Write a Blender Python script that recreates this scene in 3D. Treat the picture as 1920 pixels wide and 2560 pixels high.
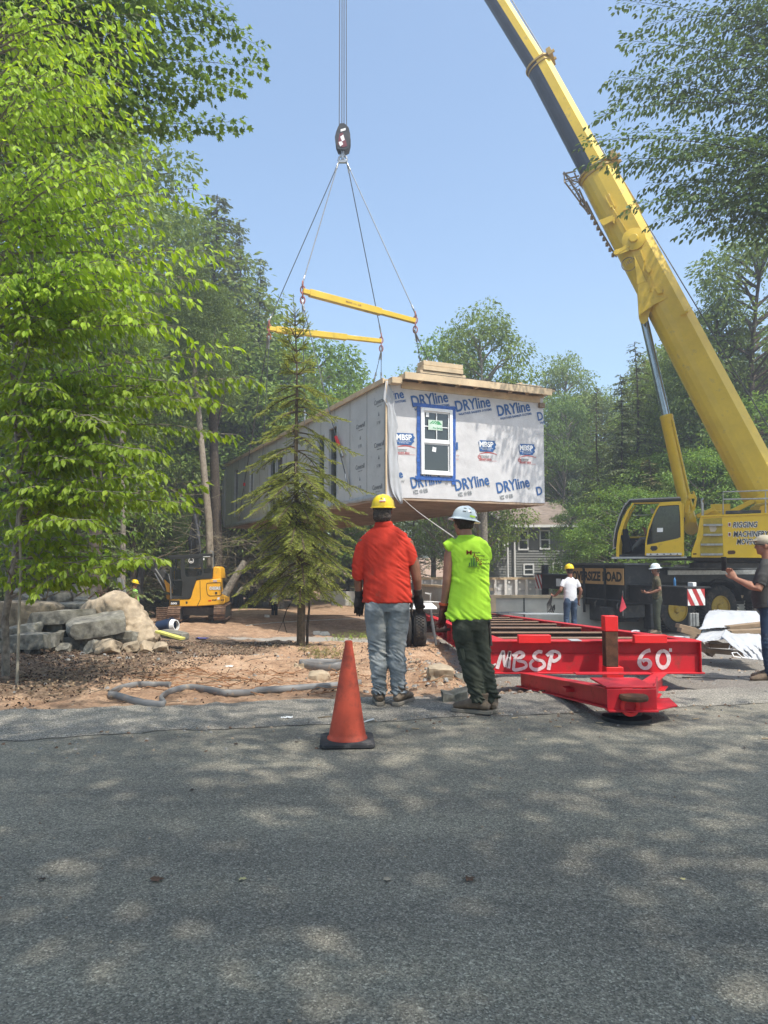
import bpy, bmesh, math, random
import numpy as np
from mathutils import Vector, Matrix, noise
R = math.radians
for o in list(bpy.data.objects): bpy.data.objects.remove(o)
sc = bpy.context.scene
col = sc.collection
V = Vector
# ---------------------------------------------------------------- camera, sky, sun
FPX = 1849.0; PITCH = R(3.87); CAMZ = 1.25
cd = bpy.data.cameras.new('camera'); cam = bpy.data.objects.new('camera', cd); col.objects.link(cam)
cam.location = (0, 0, CAMZ); cam.rotation_euler = (R(90) + PITCH, 0, 0)
cd.sensor_fit = 'VERTICAL'; cd.sensor_height = 24.0; cd.lens = 24.0 * FPX / 2560.0
cd.clip_start = 0.05; cd.clip_end = 2000
sc.camera = cam
SUN_EL = R(62); SUN_AZ = math.atan2(.64, -.77)
w = bpy.data.worlds.new('World'); sc.world = w; w.use_nodes = True
nt = w.node_tree; nt.nodes.clear()
sky = nt.nodes.new('ShaderNodeTexSky'); sky.sky_type = 'NISHITA'; sky.sun_disc = False
sky.sun_elevation = SUN_EL; sky.sun_rotation = SUN_AZ
sky.air_density = 1.0; sky.dust_density = 3.0; sky.ozone_density = 1.0; sky.altitude = 300
bg = nt.nodes.new('ShaderNodeBackground'); bg.inputs[1].default_value = 0.15
wo = nt.nodes.new('ShaderNodeOutputWorld')
tint = nt.nodes.new('ShaderNodeMixRGB'); tint.blend_type = 'MULTIPLY'; tint.inputs[0].default_value = 1; tint.inputs[2].default_value = (.97, 1.05, 1.03, 1); nt.links.new(sky.outputs[0], tint.inputs[1]); nt.links.new(tint.outputs[0], bg.inputs[0]); nt.links.new(bg.outputs[0], wo.inputs[0])
ld = bpy.data.lights.new('sun', 'SUN'); ld.energy = 3.2; ld.angle = R(0.53); ld.color = (1.0, .95, .86)
sun = bpy.data.objects.new('sun', ld); col.objects.link(sun)
sdir = V((math.sin(SUN_AZ) * math.cos(SUN_EL), math.cos(SUN_AZ) * math.cos(SUN_EL), math.sin(SUN_EL)))
sun.rotation_euler = sdir.to_track_quat('Z', 'Y').to_euler(); sun.location = (6, -8, 30)
sc.view_settings.view_transform = 'Standard'; sc.view_settings.look = 'None'
sc.view_settings.exposure = 0.93; sc.view_settings.gamma = 1
sc.render.engine = 'CYCLES'
try:
    sc.cycles.max_bounces = 6; sc.cycles.transparent_max_bounces = 8; sc.cycles.transmission_bounces = 4
    sc.cycles.diffuse_bounces = 3; sc.cycles.glossy_bounces = 2; sc.cycles.caustics_reflective = False; sc.cycles.caustics_refractive = False
except Exception: pass
# ---------------------------------------------------------------- helpers
def ray(px, py):
    a = (px - 960) / FPX; b = (1280 - py) / FPX
    return V((a, math.cos(PITCH) - b * math.sin(PITCH), math.sin(PITCH) + b * math.cos(PITCH)))
def P(px, py, Y):
    d = ray(px, py); t = Y / d.y
    return V((d.x * t, Y, CAMZ + d.z * t))
def sstep(a, b, x):
    t = max(0.0, min(1.0, (x - a) / (b - a))); return t * t * (3 - 2 * t)
def gz(x, y):
    ye = 6.9
    if y < ye: z = 0.0
    elif y < 14: z = -.05 * (y - ye)
    elif y < 21: z = -.355 - .07 * (y - 14)
    elif y < 34: z = -.845 - .03 * (y - 21)
    elif y < 60: z = -1.235 - .02 * (y - 34)
    else: z = -1.755 + .01 * (y - 60)
    # sandy bank under the spot where the tree stands, left of the pad
    z += .10 * math.exp(-((x + 7) ** 2) / 10 - ((y - 20) ** 2) / 20)
    return z
class Fr:                                     # a placed frame: local axes in the world
    def __init__(s, loc, rz):
        s.M = Matrix.Translation(V(loc)) @ Matrix.Rotation(rz, 4, 'Z'); s.I = s.M.inverted()
    def hit(s, px, py, ax, v):
        o = s.I @ V((0, 0, CAMZ)); d = s.I.to_3x3() @ ray(px, py)
        t = (v - o[ax]) / d[ax]; return o + d * t
    def xz(s, px, py, y0=0.0): p = s.hit(px, py, 1, y0); return p.x, p.z
    def yz(s, px, py, x0=0.0): p = s.hit(px, py, 0, x0); return p.y, p.z
class MB:
    def __init__(s, M=None): s.v = []; s.f = []; s.m = []; s.M = M or Matrix()
    def add(s, vs, fs, mi=0, M=None):
        T = s.M @ M if M is not None else s.M
        b = len(s.v); s.v += [T @ V(p) for p in vs]; s.f += [tuple(i + b for i in f) for f in fs]; s.m += [mi] * len(fs); return s
    def box(s, c, d, mi=0, M=None, rz=0, R3=None):
        x, y, z = d[0] / 2, d[1] / 2, d[2] / 2
        q = [V((sx * x, sy * y, sz * z)) for sz in (-1, 1) for sy in (-1, 1) for sx in (-1, 1)]
        if rz: r = Matrix.Rotation(rz, 3, 'Z'); q = [r @ p for p in q]
        if R3 is not None: q = [R3 @ p for p in q]
        c = V(c)
        return s.add([p + c for p in q], [(0, 2, 3, 1), (4, 5, 7, 6), (0, 1, 5, 4), (2, 6, 7, 3), (0, 4, 6, 2), (1, 3, 7, 5)], mi, M)
    def bx(s, x0, x1, y0, y1, z0, z1, mi=0, M=None):
        return s.box(((x0 + x1) / 2, (y0 + y1) / 2, (z0 + z1) / 2), (abs(x1 - x0), abs(y1 - y0), abs(z1 - z0)), mi, M)
    def bar(s, a, b, w, h, up=(0, 0, 1), mi=0, w2=None, h2=None):
        a, b = V(a), V(b); t = (b - a).normalized(); u = V(up)
        sd = t.cross(u)
        if sd.length < 1e-4: sd = t.cross(V((0, 1, 0)))
        sd.normalize(); u = sd.cross(t)
        w2 = w if w2 is None else w2; h2 = h if h2 is None else h2; q = []
        for p, ww, hh in ((a, w, h), (b, w2, h2)):
            q += [p - sd * ww / 2 - u * hh / 2, p + sd * ww / 2 - u * hh / 2, p + sd * ww / 2 + u * hh / 2, p - sd * ww / 2 + u * hh / 2]
        return s.add(q, [(3, 2, 1, 0), (4, 5, 6, 7), (0, 1, 5, 4), (1, 2, 6, 5), (2, 3, 7, 6), (3, 0, 4, 7)], mi)
    def tube(s, pts, r, n=8, mi=0, ref=None, cap=True):
        pts = [V(p) for p in pts]; N = len(pts)
        if not isinstance(r, (list, tuple)): r = [r] * N
        elif len(r) == 2 and N != 2 and not isinstance(r[0], (list, tuple)): r = [r] * N
        vs = []; prev = None
        for i, p in enumerate(pts):
            t = pts[min(i + 1, N - 1)] - pts[max(i - 1, 0)]
            if t.length < 1e-9: t = V((0, 0, 1))
            t.normalize()
            if ref is not None: u = V(ref) - t * V(ref).dot(t)
            elif prev is not None: u = prev - t * prev.dot(t)
            else: u = (V((0, 0, 1)) if abs(t.z) < .9 else V((1, 0, 0))); u = u - t * u.dot(t)
            u.normalize(); prev = u; wv = t.cross(u)
            ra, rb = r[i] if isinstance(r[i], (list, tuple)) else (r[i], r[i])
            for k in range(n):
                a = 2 * math.pi * k / n; vs.append(p + u * math.cos(a) * ra + wv * math.sin(a) * rb)
        fs = [(i * n + k, i * n + (k + 1) % n, (i + 1) * n + (k + 1) % n, (i + 1) * n + k) for i in range(N - 1) for k in range(n)]
        if cap: fs += [tuple(reversed(range(n))), tuple(range((N - 1) * n, N * n))]
        return s.add(vs, fs, mi)
    def ell(s, c, r, nu=12, nv=8, mi=0, R3=None):
        c = V(c); vs = []; r = (r, r, r) if not isinstance(r, (tuple, list)) else r
        for j in range(1, nv):
            th = math.pi * j / nv
            for i in range(nu):
                ph = 2 * math.pi * i / nu
                q = V((r[0] * math.sin(th) * math.cos(ph), r[1] * math.sin(th) * math.sin(ph), r[2] * math.cos(th)))
                vs.append(c + (R3 @ q if R3 is not None else q))
        tp = V((0, 0, r[2])); bt = V((0, 0, -r[2]))
        if R3 is not None: tp = R3 @ tp; bt = R3 @ bt
        vs += [c + tp, c + bt]; T = len(vs) - 2; fs = []
        for j in range(nv - 2):
            for i in range(nu): fs.append((j * nu + i, (j + 1) * nu + i, (j + 1) * nu + (i + 1) % nu, j * nu + (i + 1) % nu))
        for i in range(nu):
            fs.append((T, i, (i + 1) % nu)); fs.append((T + 1, (nv - 2) * nu + (i + 1) % nu, (nv - 2) * nu + i))
        return s.add(vs, fs, mi)
    def prism(s, poly, f, a, b, mi=0):            # poly of 2-D points; f(u,v,w)->3-D, w from a to b
        n = len(poly); ar = sum(poly[i][0] * poly[(i + 1) % n][1] - poly[(i + 1) % n][0] * poly[i][1] for i in range(n))
        if ar < 0: poly = poly[::-1]
        vs = [f(u, v, a) for u, v in poly] + [f(u, v, b) for u, v in poly]
        fs = [tuple(reversed(range(n))), tuple(range(n, 2 * n))] + [(i, (i + 1) % n, n + (i + 1) % n, n + i) for i in range(n)]
        return s.add(vs, fs, mi)
    def ring(s, prof, c, ax, n=24, mi=0, closed=False):    # lathe: prof (r,h) about axis ax through c
        c = V(c); ax = V(ax).normalized(); u = ax.orthogonal().normalized(); wv = ax.cross(u); vs = []
        for r, h in prof:
            for k in range(n): a = 2 * math.pi * k / n; vs.append(c + ax * h + (u * math.cos(a) + wv * math.sin(a)) * r)
        m = len(prof); rng = range(m) if closed else range(m - 1)
        fs = [(i * n + k, i * n + (k + 1) % n, ((i + 1) % m) * n + (k + 1) % n, ((i + 1) % m) * n + k) for i in rng for k in range(n)]
        if not closed: fs += [tuple(reversed(range(n))), tuple(range((m - 1) * n, m * n))]
        return s.add(vs, fs, mi)
    def text(s, t, O, U, Vv, width=None, h=None, mi=0, bold=0.0, shear=0.0, lift=.004, center=False):
        c = bpy.data.curves.new('t', 'FONT'); c.body = t; c.offset = bold; c.shear = shear; c.resolution_u = 3; c.extrude = .01
        ob = bpy.data.objects.new('t', c); col.objects.link(ob)
        dg = bpy.context.evaluated_depsgraph_get(); me = bpy.data.meshes.new_from_object(ob.evaluated_get(dg))
        if len(me.vertices):
            co = [v.co.copy() for v in me.vertices]
            x0 = min(p.x for p in co); x1 = max(p.x for p in co); y0 = min(p.y for p in co); y1 = max(p.y for p in co)
            sx = sy = None
            if width: sx = width / max(x1 - x0, 1e-6)
            if h: sy = h / max(y1 - y0, 1e-6)
            sx = sx or sy; sy = sy or sx
            U = V(U).normalized(); Vv = V(Vv).normalized(); N = U.cross(Vv); O = V(O)
            if center: O = O - U * (x1 - x0) * sx / 2 - Vv * (y1 - y0) * sy / 2
            vs = [O + U * (p.x - x0) * sx + Vv * (p.y - y0) * sy + N * (lift + p.z * .1) for p in co]
            s.add(vs, [tuple(p.vertices) for p in me.polygons], mi)
        bpy.data.objects.remove(ob); bpy.data.meshes.remove(me); bpy.data.curves.remove(c); return s
    def mesh(s, name, off=V((0, 0, 0))):
        me = bpy.data.meshes.new(name); me.from_pydata([tuple(p - off) for p in s.v], [], s.f)
        me.polygons.foreach_set('material_index', s.m); return me
    def build(s, name, mats, parent=None, smooth=True, bevel=0, ang=35, at=None):
        off = OFF[parent.name] if parent is not None else V(at) if at is not None else V((0, 0, 0))
        me = s.mesh(name, off)
        return finish(name, me, mats, parent, smooth, bevel, ang, off)
OFF = {}
def finish(name, me, mats, parent=None, smooth=True, bevel=0, ang=35, off=V((0, 0, 0))):
    for m in (mats if isinstance(mats, (list, tuple)) else [mats]): me.materials.append(m)
    me.validate(clean_customdata=False)
    if smooth:
        me.polygons.foreach_set('use_smooth', [True] * len(me.polygons)); me.set_sharp_from_angle(angle=R(ang))
    o = bpy.data.objects.new(name, me); col.objects.link(o)
    if parent is not None: o.parent = parent; OFF[o.name] = off
    else: o.location = off; OFF[o.name] = off
    if bevel:
        b = o.modifiers.new('b', 'BEVEL'); b.width = bevel; b.segments = 2; b.limit_method = 'ANGLE'; b.angle_limit = R(40)
    return o
def tag(o, label=None, cat=None, group=None, kind=None):
    if label: o['label'] = label
    if cat: o['category'] = cat
    if group: o['group'] = group
    if kind: o['kind'] = kind
    return o
def thing(name, loc, label, cat, group=None, rz=0):
    o = bpy.data.objects.new(name, None); col.objects.link(o); o.location = loc; o.rotation_euler = (0, 0, rz)
    o.empty_display_size = .2; OFF[o.name] = V(loc); return tag(o, label, cat, group)
def local(name, label, cat, loc, rz=0, group=None):          # a root whose parts are modelled in local coordinates
    o = thing(name, loc, label, cat, group, rz); OFF[o.name] = V((0, 0, 0)); return o
def npmesh(name, vs, fs):
    vs = np.asarray(vs, dtype=np.float32); fs = np.asarray(fs, dtype=np.int32); k = fs.shape[1]
    me = bpy.data.meshes.new(name); me.vertices.add(len(vs)); me.vertices.foreach_set('co', vs.ravel())
    me.loops.add(fs.size); me.loops.foreach_set('vertex_index', fs.ravel()); me.polygons.add(len(fs))
    me.polygons.foreach_set('loop_start', np.arange(0, fs.size, k, dtype=np.int32))
    try: me.polygons.foreach_set('loop_total', np.full(len(fs), k, dtype=np.int32))
    except Exception: pass
    me.update(calc_edges=True); return me
def split(o):
    """give every separate piece of a part mesh an object of its own"""
    me = o.data; n = len(me.vertices); par = list(range(n))
    def fd(i):
        while par[i] != i: par[i] = par[par[i]]; i = par[i]
        return i
    for p in me.polygons:
        vs = p.vertices; a = fd(vs[0])
        for v in vs[1:]: par[fd(v)] = a
    comp = {}
    for i in range(n): comp.setdefault(fd(i), []).append(i)
    if len(comp) < 2: return
    cs = list(comp.values()); polys = {}
    for p in me.polygons: polys.setdefault(fd(p.vertices[0]), []).append(p)
    co = [v.co.copy() for v in me.vertices]; first = True; mats = list(me.materials); keys = list(polys.keys()); data = []
    for k in keys:
        ids = comp[k]; mp = {v: i for i, v in enumerate(ids)}; data.append(([tuple(co[i]) for i in ids], [tuple(mp[v] for v in p.vertices) for p in polys[k]], [p.material_index for p in polys[k]]))
    base = o.name.split('.')[0]
    for vs, fs, mi in data:
        m2 = bpy.data.meshes.new(base); m2.from_pydata(vs, [], fs); m2.polygons.foreach_set('material_index', mi)
        for m in mats: m2.materials.append(m)
        m2.polygons.foreach_set('use_smooth', [True] * len(fs)); m2.set_sharp_from_angle(angle=R(35))
        if first: o.data = m2; first = False
        else: c = o.copy(); c.data = m2; col.objects.link(c)
def copy_thing(o, loc, rz=0, scale=None, label=None):
    r = o.copy(); col.objects.link(r); r.location = loc; r.rotation_euler = (0, 0, rz)
    if scale is not None: r.scale = scale
    if label: r['label'] = label
    for ch in list(o.children):
        c = ch.copy(); col.objects.link(c); c.parent = r
        for g in ch.children: d = g.copy(); col.objects.link(d); d.parent = c
    return r
# ---------------------------------------------------------------- materials
MT = {}
def mat(name, c, rough=.6, metal=0.0, var=.12, vs=6.0, bump=.0, bs=60.0, dirt=None, da=.3, dsz=3.0, spec=.4, c2=None, coat=0):
    """painted / cloth / stone surface: base colour with soft mottling, dirt patches and a fine bump, in object space"""
    m = bpy.data.materials.new(name); m.use_nodes = True; n = m.node_tree.nodes; l = m.node_tree.links
    b = n['Principled BSDF']; b.inputs['Metallic'].default_value = metal; b.inputs['Specular IOR Level'].default_value = spec
    if coat: b.inputs['Coat Weight'].default_value = coat; b.inputs['Coat Roughness'].default_value = .15
    tc = n.new('ShaderNodeTexCoord'); nz = n.new('ShaderNodeTexNoise'); nz.inputs['Scale'].default_value = vs; nz.inputs['Detail'].default_value = 6; nz.inputs['Roughness'].default_value = .65
    l.new(tc.outputs['Object'], nz.inputs['Vector'])
    cr = n.new('ShaderNodeValToRGB'); e = cr.color_ramp.elements
    c2 = c2 or [x * (1 - var * 2.2) for x in c]
    e[0].position = .32; e[0].color = (*c2, 1); e[1].position = .68; e[1].color = (*[min(1, x * (1 + var * .6)) for x in c], 1)
    l.new(nz.outputs['Fac'], cr.inputs['Fac']); out = cr.outputs['Color']
    rs = rough
    if dirt:
        n2 = n.new('ShaderNodeTexNoise'); n2.inputs['Scale'].default_value = dsz; n2.inputs['Detail'].default_value = 9; n2.inputs['Roughness'].default_value = .7
        l.new(tc.outputs['Object'], n2.inputs['Vector'])
        r2 = n.new('ShaderNodeValToRGB'); r2.color_ramp.elements[0].position = .62 - da * .4; r2.color_ramp.elements[1].position = .78 - da * .25
        l.new(n2.outputs['Fac'], r2.inputs['Fac']); mx = n.new('ShaderNodeMixRGB'); mx.inputs['Color2'].default_value = (*dirt, 1)
        l.new(r2.outputs['Color'], mx.inputs['Fac']); l.new(out, mx.inputs['Color1']); out = mx.outputs['Color']
        mr = n.new('ShaderNodeMapRange'); mr.inputs['To Min'].default_value = rough; mr.inputs['To Max'].default_value = min(1, rough + .3)
        l.new(r2.outputs['Color'], mr.inputs['Value']); l.new(mr.outputs[0], b.inputs['Roughness'])
    else: b.inputs['Roughness'].default_value = rs
    l.new(out, b.inputs['Base Color'])
    if bump:
        n3 = n.new('ShaderNodeTexNoise'); n3.inputs['Scale'].default_value = bs; n3.inputs['Detail'].default_value = 5
        l.new(tc.outputs['Object'], n3.inputs['Vector']); bp = n.new('ShaderNodeBump'); bp.inputs['Strength'].default_value = bump; bp.inputs['Distance'].default_value = .01
        l.new(n3.outputs['Fac'], bp.inputs['Height']); l.new(bp.outputs[0], b.inputs['Normal'])
    MT[name] = m; return m
def leafmat(name, c1, c2, c3, trans=.4, rough=.5):
    m = bpy.data.materials.new(name); m.use_nodes = True; n = m.node_tree.nodes; l = m.node_tree.links
    b = n['Principled BSDF']; b.inputs['Roughness'].default_value = rough; b.inputs['Specular IOR Level'].default_value = .35
    g = n.new('ShaderNodeNewGeometry'); cr = n.new('ShaderNodeValToRGB'); e = cr.color_ramp.elements
    e[0].color = (*c1, 1); e[1].color = (*c3, 1); k = e.new(.5); k.color = (*c2, 1)
    l.new(g.outputs['Random Per Island'], cr.inputs['Fac'])
    oi = n.new('ShaderNodeObjectInfo'); hs = n.new('ShaderNodeHueSaturation')
    mr = n.new('ShaderNodeMapRange'); mr.inputs['To Min'].default_value = .75; mr.inputs['To Max'].default_value = 1.3
    l.new(oi.outputs['Random'], mr.inputs['Value']); l.new(mr.outputs[0], hs.inputs['Value']); l.new(cr.outputs[0], hs.inputs['Color'])
    tr = n.new('ShaderNodeBsdfTranslucent'); mx = n.new('ShaderNodeMixShader'); mx.inputs[0].default_value = trans
    t2 = n.new('ShaderNodeMixRGB'); t2.blend_type = 'MULTIPLY'; t2.inputs['Fac'].default_value = 1; t2.inputs['Color2'].default_value = (1.5, 1.35, .55, 1)
    l.new(hs.outputs[0], t2.inputs['Color1']); l.new(t2.outputs[0], tr.inputs['Color']); l.new(hs.outputs[0], b.inputs['Base Color'])
    l.new(b.outputs[0], mx.inputs[1]); l.new(tr.outputs[0], mx.inputs[2]); l.new(mx.outputs[0], n['Material Output'].inputs['Surface'])
    MT[name] = m; return m
def glass(name, c=(.02, .025, .025), alpha=None, rough=.03):
    m = bpy.data.materials.new(name); m.use_nodes = True; b = m.node_tree.nodes['Principled BSDF']
    b.inputs['Base Color'].default_value = (*c, 1); b.inputs['Roughness'].default_value = rough; b.inputs['Specular IOR Level'].default_value = .8
    if alpha is not None: b.inputs['Alpha'].default_value = alpha
    MT[name] = m; return m
crane_y = mat('crane_yellow', (.68, .44, .012), .34, var=.05, vs=2, dirt=(.33, .22, .04), da=.06, dsz=5, coat=.3)
crane_f = mat('crane_yellow_boom', (.72, .49, .035), .42, var=.08, vs=1.5, dirt=(.34, .25, .09), da=.13, dsz=3, coat=.2)
exc_y = mat('excavator_yellow', (.82, .42, .02), .4, var=.05, vs=3, dirt=(.35, .22, .08), da=.10, dsz=6)
blk = mat('black_paint', (.018, .019, .021), .5, var=.2, vs=4, dirt=(.09, .08, .07), da=.2, dsz=5)
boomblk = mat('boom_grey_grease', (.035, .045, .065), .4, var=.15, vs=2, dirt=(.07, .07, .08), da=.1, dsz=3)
dgrey = mat('dark_grey', (.055, .055, .055), .55, var=.2, dirt=(.16, .13, .10), da=.2, dsz=6)
steel = mat('steel', (.42, .42, .41), .35, metal=.8, var=.15, vs=12)
chrome = mat('cylinder_rod', (.36, .39, .40), .22, metal=.9, var=.08)
red = mat('red_steel', (.54, .014, .024), .5, var=.10, vs=4, dirt=(.20, .05, .035), da=.17, dsz=9, bump=.08, bs=90)
redb = mat('bright_red', (.70, .022, .022), .45, var=.05)
rust = mat('rust_steel', (.10, .045, .022), .8, var=.3, vs=14, bump=.3, bs=80)
rustdk = mat('rusty_dark_steel', (.055, .028, .020), .8, var=.3, vs=8)
white = mat('white_paint', (.80, .80, .79), .45, var=.03)
vinyl = mat('white_vinyl', (.78, .79, .79), .4, var=.03)
rubber = mat('tyre_rubber', (.030, .028, .027), .85, var=.25, vs=9, dirt=(.14, .11, .08), da=.28, dsz=6, bump=.2)
wood = mat('new_lumber', (.62, .48, .31), .75, var=.12, vs=3, dirt=(.45, .28, .13), da=.12, dsz=12, bump=.15, bs=40)
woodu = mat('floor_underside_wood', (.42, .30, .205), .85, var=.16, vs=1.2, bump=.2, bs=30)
bark = mat('bark', (.10, .078, .058), .95, var=.35, vs=14, bump=.9, bs=35)
barkl = mat('bark_light', (.27, .235, .19), .95, var=.3, vs=12, bump=.7, bs=35, dirt=(.14, .15, .09), da=.2, dsz=5)
barkd = mat('bark_dark', (.045, .035, .028), .95, var=.35, vs=14, bump=.9, bs=35)
twigm = mat('twigs', (.20, .16, .11), .9, var=.3, vs=20)
rock = mat('fieldstone', (.25, .235, .195), .95, var=.35, vs=5, dirt=(.09, .085, .055), da=.28, dsz=4, bump=.8, bs=22)
rocks = mat('pale_sandstone', (.42, .335, .235), .95, var=.22, vs=4, dirt=(.27, .20, .13), da=.25, dsz=3, bump=.8, bs=18)
rope = mat('wire_rope', (.10, .105, .11), .5, metal=.5, var=.1)
wrapm = mat('house_wrap_white', (.58, .57, .575), .5, var=.06, vs=2, bump=1.0, bs=5)
blue = mat('print_blue', (.028, .105, .29), .6, var=.04)
bluetape = mat('blue_tape', (.035, .12, .42), .45, var=.22, vs=14, bump=.4, bs=30)
gtext = mat('print_grey', (.20, .22, .23), .7, var=.04)
rtext = mat('print_red', (.50, .07, .07), .7, var=.04)
greyboard = mat('grey_sheathing', (.54, .56, .55), .6, var=.05, vs=1.5, dirt=(.34, .36, .36), da=.08, dsz=7, bump=.1, bs=6)
pane = glass('window_pane', (.03, .036, .036))
pvc = mat('grey_conduit', (.19, .185, .18), .55, var=.1, dirt=(.38, .27, .17), da=.15, dsz=9)
skin = mat('skin', (.36, .175, .115), .6, var=.1, vs=12, spec=.35)
skint = mat('tanned_skin', (.24, .11, .068), .6, var=.12, vs=12, spec=.35)
hairb = mat('brown_hair', (.045, .028, .02), .7, var=.3, vs=60, bump=.9, bs=120)
hairg = mat('greying_hair', (.10, .075, .06), .7, var=.35, vs=60, bump=.9, bs=120)
def cloth(name, c, **k):
    k.setdefault('var', .09); return mat(name, c, .88, bump=.12, bs=260, spec=.15, **k)
redshirt = cloth('red_shirt_cloth', (.58, .05, .03), dirt=(.32, .09, .06), da=.16, dsz=7)
hivis = cloth('hi_vis_cloth', (.46, .78, .06), var=.04)
hivisg = cloth('lime_cloth', (.30, .62, .12), var=.06)
jeans = cloth('faded_jeans', (.29, .315, .33), var=.22, vs=5, dirt=(.34, .31, .26), da=.25, dsz=5)
jeansd = cloth('blue_jeans', (.055, .085, .14), var=.28, vs=7, dirt=(.14, .17, .22), da=.12, dsz=8)
darkpants = cloth('dark_green_work_trousers', (.062, .068, .050), var=.2, vs=5, dirt=(.10, .095, .07), da=.12, dsz=7)
blackcloth = cloth('black_cloth', (.022, .023, .026), var=.2)
whitet = cloth('white_cotton', (.60, .60, .63), var=.03)
greytee = cloth('charcoal_cotton', (.075, .072, .07), var=.12)
camo = cloth('camo_cotton', (.13, .11, .07), c2=(.02, .024, .014), vs=14)
leather = mat('boot_leather', (.19, .135, .09), .75, var=.25, vs=9, dirt=(.28, .22, .16), da=.3, dsz=8, bump=.3)
solem = mat('boot_sole', (.23, .20, .16), .85, var=.15, bump=.2)
glovem = mat('work_glove', (.055, .045, .04), .8, var=.25, vs=12)
gloved = mat('red_black_glove', (.045, .02, .02), .8, var=.3, vs=8, c2=(.20, .03, .02))
haty = mat('hard_hat_yellow', (.82, .58, .015), .3, var=.03, coat=.4)
hatw = mat('hard_hat_white', (.60, .66, .68), .25, var=.06, coat=.4)
plast = mat('white_plastic_sheet', (.44, .45, .47), .35, var=.05, vs=3, bump=.5, bs=7)
coneo = mat('cone_orange', (.52, .075, .035), .6, var=.12, vs=7, dirt=(.15, .05, .035), da=.30, dsz=6, bump=.1)
# ================================================================ GROUND
rnd = random.Random(5); nr = np.random.RandomState(5)
def nz3(x, y, z=0.0, s=1.0): return noise.noise(V((x * s, y * s, z)))
def road_edge(x): return 6.05 + .22 * x + .10 * nz3(x, 3.1, 0, .9) + .05 * nz3(x, 7.7, 1, 5) if x > -14 else 6.05 + .22 * -14
def dirt_edge(x): return 6.98 + .20 * x + .14 * nz3(x, 1.3, 2, 1.3) + .07 * nz3(x, 4, 3, 5)
def axis(parts):
    out = []
    for a, b, s in parts:
        n = max(1, int(round((b - a) / s))); out += [a + (b - a) * i / n for i in range(n)]
    return out + [parts[-1][1]]
xs = axis([(-400, -60, 20), (-60, -16, 2), (-16, -8, .4), (-8, -4.5, .12), (-4.5, 5.5, .06), (5.5, 9, .14), (9, 16, .4), (16, 60, 2), (60, 400, 20)])
ys = axis([(-60, -8, 4), (-8, 5, .5), (5, 5.6, .2), (5.6, 15, .06), (15, 21, .12), (21, 34, .35), (34, 60, 1.5), (60, 120, 6), (120, 800, 40)])
def sstepv(a, b, x): return sstep(a, b, x)
def terr(x, y):
    z = gz(x, y)
    de = dirt_edge(x)
    if y < road_edge(x) - .25 or y < 5.2: return -.06, (0, 0, 0)
    t = sstep(0, .5, y - de)
    # gravel yard on the right, leaf litter at left, pale stone dust in the middle distance
    grav = sstep(-.25, .35, x - .75 - .05 * (y - 7) + .5 * nz3(x, y, 5, .8)) if y < 30 else .3
    if y < de: grav = max(grav, .9 - t)
    lit = sstep(-.2, .8, -(x + 2.9 - .14 * (y - 7)) + 1.0 * nz3(x, y, 9, .5)) * sstep(6.6, 7.6, y) * (1 - .6 * sstep(17, 21, y))
    dust = sstep(.0, .5, 1 - math.hypot((x + 1.3) / 3.4, (y - 18.6) / 2.3) + .3 * nz3(x, y, 4, .6)) 
    b = (.055 * nz3(x, y, 0, 1.1) + .045 * nz3(x, y, 3, 3.1) + .05 * abs(nz3(x, y, 6, 5.5)) + .03 * nz3(x, y, 8, 12)) * t * (1 - .78 * max(grav, dust))
    if y > 30: b = .25 * nz3(x, y, 2, .2)
    # ragged sandy bank between the standing men and the trailer
    bank = math.exp(-((x - .62) / .42) ** 2 - ((y - 8.3) / 1.1) ** 2)
    b -= .10 * math.exp(-((x - 2.5) / 1.6) ** 4 - ((y - 8.7) / 1.0) ** 4)
    b += .17 * bank * (.7 + .6 * nz3(x, y, 1, 3)) - .12 * math.exp(-((x - 1.12) / .22) ** 2) * sstep(7.2, 7.8, y) * (1 - sstep(12, 15, y))
    grav *= 1 - min(1, bank * 2.2)
    return z + b - .012, (grav, lit, dust)
vs = []; cl = []
for y in ys:
    for x in xs:
        z, c = terr(x, y); vs.append((x, y, z)); cl.append((*c, 1))
nx = len(xs); fs = [(j * nx + i, j * nx + i + 1, (j + 1) * nx + i + 1, (j + 1) * nx + i) for j in range(len(ys) - 1) for i in range(nx - 1)]
me = npmesh('ground', vs, fs)
ca = me.color_attributes.new('zone', 'FLOAT_COLOR', 'POINT'); ca.data.foreach_set('color', np.array(cl, dtype=np.float32).ravel())
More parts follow.
